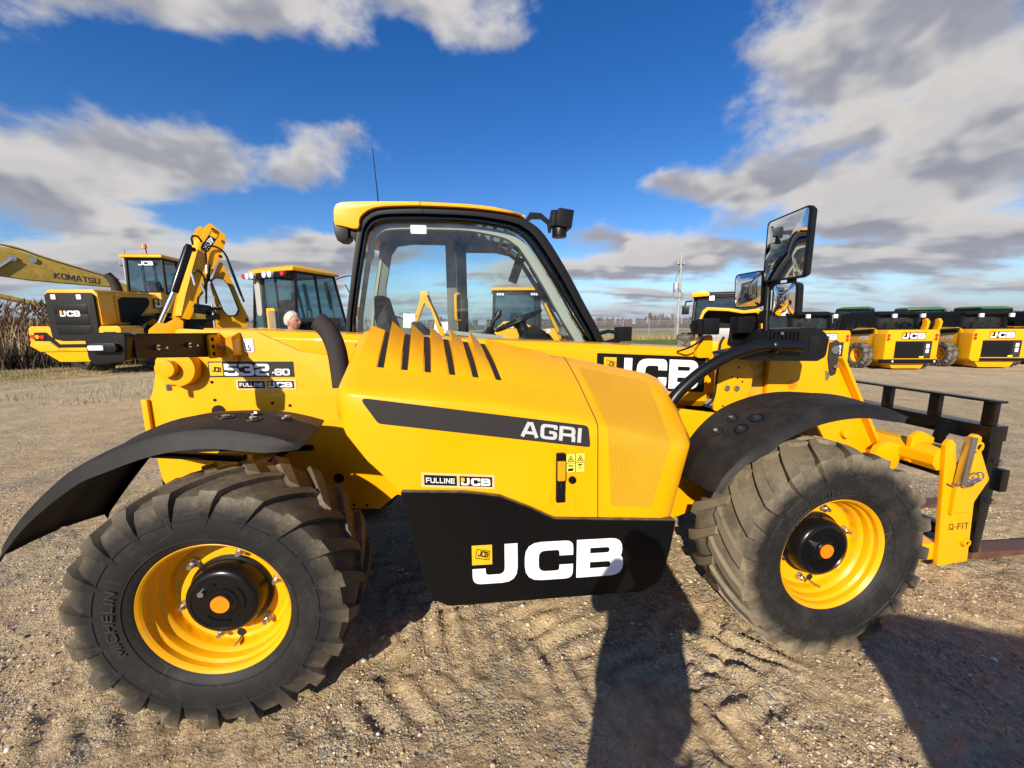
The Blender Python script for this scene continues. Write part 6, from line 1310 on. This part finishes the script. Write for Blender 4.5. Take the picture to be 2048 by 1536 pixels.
# digger arm and tractor seen through the cab
def far_arm():
    T = tag(empty('backhoe_loader', (-.50, 13.4, 0), RAD(-4)), 'far backhoe arm raised in a crook, seen through the telehandler cab', 'backhoe loader')
    part(MB().prism(rpoly([(-.16, 2.95), (.10, 2.98), (.26, 2.45), (.30, 2.2), (.10, 2.35), (-.02, 2.55), (-.45, 1.5), (-.60, 1.5), (-.20, 2.6)], .05), -.16, .16), 'boom', 'yellow', T, bevel=.02)
    part(MB().prism(rpoly([(.14, 2.60), (.30, 2.55), (.62, 1.7), (.75, 1.2), (.55, 1.2), (.35, 1.8)], .05), -.20, -.06), 'dipper', 'yellow', T, bevel=.02)
    part(MB().tube([(.12, -.2, 2.8), (.42, -.2, 2.1), (.6, -.2, 1.6)], .04, 8), 'ram_barrel', 'black', T)
    part(bx(-.8, .8, .3, 3.0, .6, 1.25), 'frame', 'yellow_dull', T, bevel=.03)
    for s_ in (-.85, .85): far_wheel(T, (s_, 1.3, .70), .70, .42, side=-1 if s_ < 0 else 1)
far_arm()
def far_telehandler(loc, rz, label, open_hood=False):
    T = tag(empty('loader_tractor', loc, rz), label, 'tractor')
    cb = cabin(T, -.85, .85, -.75, .85, 1.55, 2.82, taper=.06, rake=.25, th=.14, over=.10, glass='glass2', post=.05, mids=(.5,))
    for x_ in (-.75, .45): 
        part(bx(x_, x_+.30, -.95, -.88, 2.62, 2.76), 'work_lamp', 'plastic2', cb, bevel=.01)
        for k in range(3): part(bx(x_+.03+.09*k, x_+.10+.09*k, -.965, -.951, 2.65, 2.73), 'lamp_lens', 'lens', cb)
    part(bx(-.85, .85, -.8, .9, .8, 1.54), 'cab_base', 'blackmat', T, bevel=.03)
    part(MB().prism(rpoly([(-.95, .9), (-.95, 1.35), (-.5, 1.75), (.1, 1.75), (.5, 1.55), (.5, .9)], .06), -1.5, -.85), 'engine_cover', 'yellow', T, bevel=.03)
    part(MB().prism(rpoly([(.55, .9), (.55, 1.45), (1.3, 1.5), (1.5, 1.2), (1.5, .9)], .06), -1.3, -.8), 'side_tank', 'yellow', T, bevel=.03)
    brandbox(lambda u, v, l: (-.62+u, -1.503-l, 1.52+v), .45, .12, T)
    part(bx(-.75, .75, .9, 2.6, .9, 1.5), 'bonnet', 'yellow', T, bevel=.05)
    part(MB().tube([(.55, -.9, 1.5), (.55, -.9, 2.05)], .05, 10), 'exhaust_stack', 'exhaust', T)
    for s in (-1, 1): far_wheel(T, (s*1.0, -.4, .72), .72, .45, side=s); far_wheel(T, (s*1.0, 2.0, .72), .72, .45, side=s)
far_telehandler((2.95, 12.1, 0), RAD(-4), 'yellow-roofed loading shovel seen through the right half of the telehandler cab')
def open_hood_machine():
    T = tag(empty('loading_shovel', (8.45, 7.9, 0), RAD(-33)), 'yellow loading shovel with a black engine bay standing open, behind the mirrors', 'loading shovel')
    cb = cabin(T, -.80, .85, .2, 1.7, 1.45, 2.42, taper=.05, rake=.2, th=.10, over=.04, glass='glass_dark', post=.05, roofm='blackmat')
    part(MB().prism(rpoly([(-.86, 2.40), (-.86, 2.52), (-.55, 2.58), (-.40, 2.50), (-.40, 2.42)], .03), .0, .8), 'roof_corner', 'yellow', cb, bevel=.02)
    part(bx(-.40, -.26, .02, .10, 2.28, 2.42), 'work_lamp', 'lens', cb, bevel=.01)
    part(MB().tube([(-.85, .3, 2.30), (-1.02, .2, 2.28), (-1.05, .2, 2.1)], .025, 8), 'mirror_stay', 'blackmat', T); part(bx(-1.12, -.92, .14, .24, 1.90, 2.16), 'mirror', 'plastic2', T, bevel=.02)
    hood = MB(); hood.prism(rpoly([(-.72, 1.45), (-.55, 1.98), (-.45, 2.06), (.10, 2.02), (.42, 1.95), (.75, 2.0), (.86, 1.9), (.90, 1.45), (.84, 1.45), (.80, 1.84), (.70, 1.90), (.40, 1.88), (.05, 1.95), (-.42, 1.98), (-.50, 1.90), (-.66, 1.45)], .02), -.95, .15); part(hood, 'open_bonnet', 'yellow', T, bevel=.01)
    part(MB().prism([(-.64, 1.0), (-.64, 1.47), (-.49, 1.90), (-.42, 1.97), (.05, 1.94), (.40, 1.87), (.70, 1.89), (.80, 1.83), (.83, 1.0)], -.35, .14), 'engine_bay', 'dark', T)
    part(bx(-.5, .7, -.9, -.35, 1.1, 1.50), 'engine', 'steel_dirty', T, bevel=.06)
    part(MB().box(-.80, .95, -1.1, 1.8, .6, 1.15), 'body', 'yellow', T, bevel=.05)
    for s in (-1, 1): far_wheel(T, (s*.95, -.5, .66), .66, .42, side=s); far_wheel(T, (s*.95, 1.7, .66), .66, .42, side=s)
M['steel_dirty'] = mat('dirty_cast_metal', (.30, .30, .30), .55, .5, noise=(20, .4))
open_hood_machine()
# white pickup far off, seen under the far arm
def pickup():
    T = tag(empty('pickup_truck', (-.2, 27.5, 0), RAD(75)), 'distant white pickup truck seen low through the telehandler cab', 'truck')
    part(MB().prism(rpoly([(-2.6, .45), (-2.65, 1.25), (-.6, 1.3), (-.35, 1.88), (.95, 1.92), (1.4, 1.32), (2.55, 1.20), (2.6, .45)], .08), -.95, .95), 'body', 'white', T, bevel=.05)
    part(MB().prism(rpoly([(-.35, 1.34), (-.15, 1.80), (.85, 1.83), (1.22, 1.34)], .04), -.965, .965), 'side_window', 'glass_dark', T)
    for x_ in (-1.7, 1.75):
        for y_ in (-.85, .85): part(MB().lathe([(.15, -.12), (.38, -.12), (.40, 0), (.38, .12), (.15, .12)], 20, (x_, y_, .40), 'y'), 'wheel', 'tyre_far', T)
pickup()

# ------------------------------------------------------------------ skid-steer loaders in a row on the right
def skid_steer(loc, rz, label, number, bumper=False, ears=False):
    """heading +Y, tail at y = 0"""
    T = tag(empty('skid_steer_loader', loc, rz), label, 'skid steer', 'skid steers parked in a row on the right')
    tail = rpoly([(-.98, .34), (-.98, 1.22), (-.90, 1.36), (.96, 1.36), (1.02, 1.28), (1.02, .34), (.80, .26), (-.85, .26)], [.03, .05, .06, .05, .04, .03, .05, .05])
    b = part(MB().prism(tail, 0, .62), 'tail', 'yellow', T, bevel=.025)
    part(MB().prism(rpoly([(-.72, .26), (-.55, .05), (.55, .05), (.72, .26)], .03), .06, 1.6), 'belly', 'yellow_dull', T, bevel=.02)
    part(MB().prism(rpoly(rect(-.60, .40, .78, .98), .02), -.012, .02), 'grille', 'plastic', T)
    for k in range(9): part(bx(-.56, .40, -.022, -.0125, .46+.052*k, .485+.052*k), 'grille_bar', 'blackmat', T)
    part(bx(.48, .76, -.020, -.0125, .42, .96), 'number_panel', 'exhaust', T)
    V2, F, wd = text2d(number, .12, .3, .2, .2, width=.30); lay([(.56+v, .88-u) for u, v in V2], F, lambda u, v: (u, -.0245, v), 'number_lettering', 'white', T)
    part(bx(.35, .52, -.024, -.0125, .41, .47), 'warning_label', 'lime', T)
    brand_on(lambda u, v, l: (-.38+u, -.004-l, 1.06+v), .86, .19, T, backing='decal_black', mini=False, lift=.004)
    for x_ in (-.90, .90):
        for k in range(2): part(MB().cyl((x_, 0, 1.05+.12*k), .052, -.03, .0, 'y', 14), 'tail_lamp', 'red', T)
    if bumper: part(bx(-1.15, 1.0, -.10, .02, .24, .37), 'bumper', 'blackmat', T, bevel=.015); [part(MB().cyl((x_, 0, .305), .035, -.115, -.10, 'y', 12), 'bumper_bolt', 'lens', T) for x_ in (-.72, .86)]
    else: part(bx(-.62, .95, -.04, .02, .27, .37), 'bumper', 'blackmat', T, bevel=.015)
    side = rpoly([(.45, .45), (.45, 1.30), (.70, 1.42), (1.35, 1.42), (2.9, .95), (2.9, .45)], .05)
    for s in (-1, 1): part(MB().prism(side, s*.82, s*.98, 'x'), 'side_frame', 'yellow', T, bevel=.02)
    brand_on(lambda u, v, l: (-.983-l, 1.25-u, 1.0+v), .5, .13, T, mini=False, lift=.004)
    part(bx(-.85, .85, .4, 1.2, 1.30, 1.42), 'engine_lid', 'blackmat', T, bevel=.02)
    part(MB().tube([(-.72, .35, 1.36), (-.72, .35, 1.60)], .05, 10), 'exhaust_stack', 'blackmat', T)
    cb = cabin(T, -.82, .82, .72, 2.45, 1.30, 1.86, taper=.04, rake=.12, th=.12, over=.05, glass='glass_dark', post=.09, roofm='blackmat', mids=(.5,), seat=False)
    part(bx(-.80, .80, .76, 2.3, .5, 1.30), 'cab_tub', 'blackmat', T)
    part(bx(-.55, .55, 1.05, 1.5, 1.30, 1.64), 'seat_back', 'blackmat', T, bevel=.05)
    part(MB().ring_wall(rpoly(rect(.74, .62, 2.42, 1.86), .08), rpoly(rect(1.15, 1.02, 2.15, 1.62), .08), -.86, -.82, 'x'), 'cab_side', 'blackmat', T)
    part(bx(-.845, -.835, 1.1, 2.2, 1.0, 1.66), 'cab_side_window', 'glass_dark', T)
    for x_ in (-.28, .82): part(MB().prism(rpoly(rect(x_-.08, 1.77, x_+.08, 1.90), .02), .50, .56), 'work_lamp', 'lens', cb)
    part(bx(-.86, .90, .55, .72, 1.88, 1.95), 'lamp_bar', 'blackmat', cb)
    if ears:
        for x_ in (.55, 1.02): part(MB().prism(rpoly([(.05, 1.34), (.0, 1.62), (.10, 1.74), (.22, 1.70), (.20, 1.56), (.26, 1.34)], .04), x_-.05, x_+.05, 'x'), 'lift_ear', 'yellow', T, bevel=.015)
        part(MB().cyl((.78, .3, 1.56), .10, -.2, .2, 'x', 14), 'hose_reel', 'blackmat', T)
    for s in (-1, 1):
        far_wheel(T, (s*1.22, .80, .46), .46, .36, side=s); far_wheel(T, (s*1.22, 2.15, .46), .46, .36, side=s)
    [part(MB().tube([(s*1.0, .55, 1.32), (s*1.0, 2.0, 1.22), (s*.98, 3.0, .9), (s*.98, 3.5, .45)], .08, 8), 'lift_arm', 'blackmat', T) for s in (-1, 1)]
    T.scale = (.85, .9, 1.0)
    return T
skid_steer((15.98, 8.75, 0), RAD(-10), 'skid steer with black bumper and two hooked lift ears on top', '88', True, True)
skid_steer((19.2, 8.55, 0), RAD(-14), 'skid steer with a plain tail, right of the one with hooked lift ears', '88')
skid_steer((12.72, 8.8, 0), RAD(-6), 'skid steer half hidden behind the telehandler boom head, leftmost of its row', '80')
skid_steer((22.7, 8.9, 0), RAD(-12), 'dark skid steer cut off by the right edge of the photo', '88', True)

# ------------------------------------------------------------------ green tractors behind them
def green_tractor(loc, rz, label, beacon=False):
    T = tag(empty('green_tractor', loc, rz), label, 'tractor', 'green tractors at the back of the yard')
    part(MB().prism(rpoly([(.4, 1.0), (.4, 1.85), (1.2, 1.95), (3.0, 1.75), (3.2, 1.5), (3.2, 1.0)], .12), -.45, .45, 'x'), 'bonnet', 'green', T, bevel=.04)
    for s in (-1, 1): part(MB().prism([(.6, 1.62), (2.9, 1.52), (2.9, 1.44), (.6, 1.50)], s*.452, s*.468, 'x'), 'bonnet_stripe', 'lime', T)
    cabin(T, -.80, .80, -1.1, .35, 1.2, 2.62, roofm='green', th=.14, over=.04, post=.08, glass='glass_dark', mids=(.5,))
    part(bx(-.7, .7, -1.0, -.2, 1.0, 1.95), 'cab_interior', 'blackmat', T)
    part(bx(-.6, .6, -1.2, 3.0, .6, 1.1), 'frame', 'blackmat', T)
    if beacon: part(MB().cyl((.5, -1.0, 2.75), .09, 0, .22, 'z', 12), 'beacon', 'red', T)
    for s in (-1, 1): far_wheel(T, (s*1.05, -.6, .95), .95, .55, 'lime', s); far_wheel(T, (s*.95, 2.4, .62), .62, .42, 'lime', s)
    T.scale = (.86, .86, .84)
green_tractor((19.3, 14.2, 0), RAD(35), 'green tractor peeping over the leftmost skid steers')
green_tractor((23.2, 13.9, 0), RAD(150), 'green tractor with white lamp behind the gap between skid steers')
green_tractor((26.0, 13.2, 0), RAD(170), 'green tractor with lime bonnet stripe behind the right skid steer')
green_tractor((29.3, 13.4, 0), RAD(10), 'green tractor with red beacon near the right edge', True)
def dark_cab(loc, rz, label):
    T = tag(empty('compact_loader', loc, rz), label, 'loader')
    cabin(T, -.8, .8, .3, 1.9, .95, 1.92, roofm='blackmat', th=.10, over=.06, glass='glass2', post=.06, mids=(.5,))
    part(bx(-.9, .9, -.3, 2.0, .45, 1.12), 'body', 'yellow', T, bevel=.05); part(bx(.62, .78, .12, .2, 1.86, 2.0), 'work_lamp', 'lens', T)
    for s in (-1, 1): far_wheel(T, (s*.95, .2, .44), .44, .32, side=s); far_wheel(T, (s*.95, 1.6, .44), .44, .32, side=s)
dark_cab((10.75, 8.6, 0), RAD(0), 'black-cabbed loader showing just behind the lowest mirror')

# ------------------------------------------------------------------ poles, fence
def utility_pole(loc, h, label, transformer):
    T = tag(empty('utility_pole', loc), label, 'utility pole', 'utility poles')
    part(MB().tube([(0, 0, -.2), (0, 0, h)], [.17, .10], 12), 'shaft', 'pole', T, smooth=60)
    part(MB().tube([(.05, 0, h-.5), (.12, 0, h+.35)], .05, 8), 'pole_top', 'pole', T)
    part(MB().tube([(-.35, 0, h-1.0), (.35, 0, h-1.0)], .05, 6), 'crossarm', 'blackmat', T)
    for x_ in (-.33, .33): part(MB().cyl((x_, 0, h-.96), .06, 0, .2, 'z', 8), 'insulator', 'galv', T)
    if transformer:
        part(MB().cyl((-.42, 0, h*.56), .30, 0, 1.0, 'z', 16), 'transformer', 'galv', T, bevel=.04)
        part(MB().tube(smooth_path([(-.5, -.1, h*.56+1.0), (-.55, -.1, h*.56+1.5), (-.2, -.1, h*.8), (0, 0, h*.86)], 4), .03, 6), 'cable', 'blackmat', T)
        for s_ in (-1, 1): part(MB().tube(smooth_path([(-.42+.1*s_, -.3, h*.60), (-.42+.5*s_, -.4, h*.55), (-.3+.5*s_, -.35, h*.50), (.0, -.15, h*.50)], 4), .022, 6), 'cable', 'blackmat', T)
utility_pole((24.3, 37.6, 0), 8.9, 'bare grey utility pole with a transformer can by the wire fence', True)
utility_pole((-28.3, 36.0, 0), 8.0, 'utility pole with crossarm behind the wheel loader cab', False)
def wire_fence():
    T = tag(empty('wire_fence', (20, 37.2, 0)), 'chain link fence with angled post tops crossing the far field', 'fence')
    for k in range(44):
        x_ = -70+2.95*k; part(MB().tube([(x_, 0, -.1), (x_, 0, 1.95), (x_-.12, -.05, 2.25)], .035, 6), 'post', 'galv', T)
    part(MB().tube([(-70, 0, 1.92), (58, 0, 1.92)], .025, 5), 'top_rail', 'galv', T)
    for z_ in (2.05, 2.15, 2.23): part(MB().tube([(-70, -.03*(z_-1.9)*4, z_), (58, -.03*(z_-1.9)*4, z_)], .006, 4), 'barbed_wire', 'galv', T)
    m = bpy.data.materials.new('chain_link_mesh'); m.use_nodes = True; nt = m.node_tree; N = nt.nodes; L = nt.links; b = N['Principled BSDF']; o = N['Material Output']
    b.inputs['Base Color'].default_value = (.42, .43, .44, 1); b.inputs['Metallic'].default_value = .5; b.inputs['Roughness'].default_value = .5
    t = N.new('ShaderNodeBsdfTransparent'); mx = N.new('ShaderNodeMixShader'); tc = N.new('ShaderNodeTexCoord'); mp = N.new('ShaderNodeMapping'); mp.inputs['Rotation'].default_value = (0, RAD(45), 0); mp.inputs['Scale'].default_value = (14, 14, 14); L.new(tc.outputs['Object'], mp.inputs[0])
    br = N.new('ShaderNodeTexBrick'); br.offset = 0; br.inputs['Scale'].default_value = 1; br.inputs['Mortar Size'].default_value = .05; br.inputs['Brick Width'].default_value = 1; br.inputs['Row Height'].default_value = 1
    cx_ = N.new('ShaderNodeSeparateXYZ'); L.new(mp.outputs[0], cx_.inputs[0]); cm = N.new('ShaderNodeCombineXYZ'); L.new(cx_.outputs[0], cm.inputs[0]); L.new(cx_.outputs[2], cm.inputs[1]); L.new(cm.outputs[0], br.inputs['Vector'])
    L.new(br.outputs['Fac'], mx.inputs[0]); L.new(t.outputs[0], mx.inputs[1]); L.new(b.outputs[0], mx.inputs[2]); L.new(mx.outputs[0], o.inputs[0])
    part(MB().add([(-70, .01, .05), (58, .01, .05), (58, .01, 1.92), (-70, .01, 1.92)], [(0, 1, 2, 3)]), 'chain_link', m, T, smooth=None)
wire_fence()

# ------------------------------------------------------------------ wooden stake and the two people
T_ = tag(empty('wooden_stake', (-1.645, 3.32, 0)), 'rough wooden stake with a yellow edge standing left of the white-haired person', 'stake')
part(bx(-.045, .045, -.045, .045, -.1, 1.845), 'stake', 'wood', T_, bevel=.006); part(MB().prism(rpoly([(-.075, .9), (-.075, 1.885), (.02, 1.89), (.045, 1.85), (-.046, 1.848), (-.046, .9)], .006), -.02, .06), 'yellow_edge', 'yellow', T_)
def skin_body(name, pts, edges, radii, root, m, parent, sub=2):
    me = bpy.data.meshes.new(name); me.from_pydata(pts, edges, []); o = bpy.data.objects.new(name, me); COL.objects.link(o); o.parent = parent
    md = o.modifiers.new('skin', 'SKIN'); md.use_smooth_shade = True
    for i, r in enumerate(radii):
        v = me.skin_vertices[0].data[i]; v.radius = r if isinstance(r, tuple) else (r, r); v.use_root = (i == root)
    s = o.modifiers.new('sub', 'SUBSURF'); s.levels = sub; s.render_levels = sub
    me.materials.append(M[m]); return o
def person(loc, rz, H, hair, label, arms, top='cloth', legs='denim', cap=False):
    """facing local -Y; H body height; arms: list of (elbow, wrist) in body units for left/right"""
    T = tag(empty('person', loc, rz), label, 'person'); k = H/1.78
    S = lambda p: (p[0]*k, p[1]*k, p[2]*k)
    P = [(0, 0, .90), (0, .01, 1.18), (0, .015, 1.36), (0, 0, 1.47), (0, -.01, 1.54)]; E = [(0, 1), (1, 2), (2, 3), (3, 4)]; R_ = [(.265, .17), (.225, .14), (.20, .13), (.12, .085), (.062, .062)]
    for s, (el, wr) in zip((-1, 1), arms):
        b = len(P); P += [(s*.165, .01, 1.42), el, wr]; E += [(2, b), (b, b+1), (b+1, b+2)]; R_ += [.078, .058, .042]
    body = skin_body('body', [S(p) for p in P], E, [tuple(q*k for q in r) if isinstance(r, tuple) else r*k for r in R_], 0, top, T)
    P = [(0, 0, .95)]; E = []; R_ = [(.17, .13)]
    for s in (-1, 1):
        b = len(P); P += [(s*.085, 0, .84), (s*.085, -.01, .50), (s*.095, .02, .10), (s*.10, -.10, .05)]; E += [(0, b), (b, b+1), (b+1, b+2), (b+2, b+3)]; R_ += [.115, .088, .075, .05]
    skin_body('trousers', [S(p) for p in P], E, [tuple(q*k for q in r) if isinstance(r, tuple) else r*k for r in R_], 0, legs, T)
    # head: sculpted from a sphere
    bm = bmesh.new(); bmesh.ops.create_icosphere(bm, subdivisions=4, radius=1)
    for v in bm.verts:
        x, y, z = v.co; fx, fy, fz = x*.076, y*.098, z*.120
        if z < -.2: fx *= 1-.28*(-z-.2); fy = fy*(1-.18*(-z-.2))-.012*(-z-.2)
        if y < -.3:
            nose = math.exp(-((x/.16)**2))*math.exp(-(((z+.12)/.20)**2)); fy -= .026*nose
            fy += .008*(math.exp(-(((abs(x)-.36)/.18)**2))*math.exp(-(((z-.08)/.12)**2)))
            fy -= .006*math.exp(-((x/.3)**2))*math.exp(-(((z+.46)/.10)**2)); fy -= .010*math.exp(-((x/.4)**2))*math.exp(-(((z+.82)/.16)**2)); fy -= .006*math.exp(-(((z-.25)/.1)**2))
        v.co = Vector((fx, fy, fz))*k
    for f in bm.faces: f.smooth = True
    me = bpy.data.meshes.new('head'); bm.to_mesh(me); bm.free(); me.materials.append(M['skin']); hd = bpy.data.objects.new('head', me); COL.objects.link(hd); hd.parent = T; hd.location = S((0, -.025, 1.655))
    n = MB(); n.tube([S((0, .0, 1.46)), S((0, -.01, 1.60))], .056*k, 14); part(n, 'neck', 'skin', T, smooth=60)
    for s in (-1, 1):
        e = MB(); e.lathe([(1e-3, .012), (.018, .010), (.027, .0), (.02, -.012)], 12, (0, 0, 0), 'x'); e.xf(Matrix.Translation(S((s*.074, -.01, 1.65))) @ Matrix.Diagonal((s*k, .8*k, 1.25*k, 1))); part(e, 'ear', 'skin', T, smooth=60)
        e = MB(); e.lathe([(1e-3, -.008), (.008, -.006), (.011, 0)], 10, S((s*.030, -.108, 1.668)), 'y'); part(e, 'eye', 'dark', T)
    bm = bmesh.new(); bmesh.ops.create_icosphere(bm, subdivisions=4, radius=1); rem = []
    for v in bm.verts:
        x, y, z = v.co; rr = 1+.05*math.sin(x*17+y*9)*math.sin(z*13+y*7)+.035*math.sin(x*41+z*37)*math.sin(y*43)
        f_ = max(0., min(1., (y+.55)/.75)); lim = .42*(1-f_)+(-.62)*f_; rr -= .17*max(0., 1-(z-lim)/.28)**1.5
        v.co = Vector((x*.086*rr, y*.108*rr+.006, z*.129*rr+.006))*k
        if z < lim: rem.append(v)
    bmesh.ops.delete(bm, geom=rem, context='VERTS')
    for f in bm.faces: f.smooth = True
    me = bpy.data.meshes.new('hair'); bm.to_mesh(me); bm.free(); me.materials.append(M[hair]); o = bpy.data.objects.new('hair', me); COL.objects.link(o); o.parent = T; o.location = S((0, -.022, 1.66))
    # hands: palm and five fingers
    for s, (el, wr) in zip((-1, 1), arms):
        d = (Vector(wr)-Vector(el)).normalized(); up = Vector((0, 0, 1)) if abs(d.z) < .8 else Vector((0, -1, 0)); sd_ = d.cross(up).normalized(); nn = sd_.cross(d)
        P = [Vector(wr)]; E = []; R_ = [.030]; P.append(Vector(wr)+d*.06); E.append((0, 1)); R_.append((.040, .020))
        for f_, (o_, ln) in enumerate(((-.033, .07), (-.011, .08), (.011, .075), (.032, .06))):
            b = len(P); P += [Vector(wr)+d*.095+sd_*o_, Vector(wr)+d*(.095+ln*.55)+sd_*o_-nn*.015, Vector(wr)+d*(.095+ln*.8)+sd_*o_-nn*.045]; E += [(1, b), (b, b+1), (b+1, b+2)]; R_ += [.0095, .009, .0075]
        b = len(P); P += [Vector(wr)+d*.035+sd_*.045*-s, Vector(wr)+d*.075+sd_*.062*-s-nn*.01, Vector(wr)+d*.105+sd_*.058*-s-nn*.025]; E += [(0, b), (b, b+1), (b+1, b+2)]; R_ += [.012, .011, .009]
        skin_body('hand', [S(p) for p in P], E, [tuple(q*k for q in r) if isinstance(r, tuple) else r*k for r in R_], 0, 'skin', T, 1)
    for s in (-1, 1):
        sh = MB(); sh.loft([[(s*.105*k+x_*k, y_*k, z_*k) for x_, y_ in rpoly([(-.045, -.19), (.045, -.19), (.05, -.02), (.04, .09), (-.04, .09), (-.05, -.02)], .03)] for z_ in (.0, .05)]+[[(s*.105*k+x_*.8*k, y_*.8*k, .10*k) for x_, y_ in rpoly([(-.045, -.12), (.045, -.12), (.05, -.02), (.04, .09), (-.04, .09), (-.05, -.02)], .03)]]); part(sh, 'shoe', 'blackmat', T, bevel=.01)
    return T
hang = [((-.24, .03, 1.14), (-.25, -.06, .90)), ((.24, .03, 1.14), (.25, -.06, .90))]
person((-1.37, 3.22, 0), RAD(75), 1.83, 'hair', 'white-haired person in a dark coat, head in profile above the telehandler boom', hang)
# the photographer, standing behind the lens and throwing the long shadow across the dirt
phone = Vector((1.014, -2.502, 1.634)); sunh = Vector((sin(SUN_AZ), cos(SUN_AZ), 0))
pp_ = Vector((.865, -2.86, 0)); rzp = RAD(180-26)
Hp = 1.74; kk = Hp/1.78; Rz = Matrix.Rotation(-rzp, 3, 'Z'); tgt = Rz @ (phone-pp_)/kk
arms_p = [((-.27, -.16, 1.22), (tgt.x-.08, tgt.y+.12, tgt.z-.13)), ((.27, -.16, 1.22), (tgt.x+.08, tgt.y+.12, tgt.z-.13))]
person(tuple(pp_), rzp, Hp, 'cloth', 'photographer in a dark coat standing behind the lens, seen only by the long shadow', arms_p)
# a further machine behind the photographer whose shadow lies at the lower right
skid_steer((1.15, -6.24, 0), RAD(-26.9), 'machine behind the photographer, seen only as the shadow at lower right', '88')
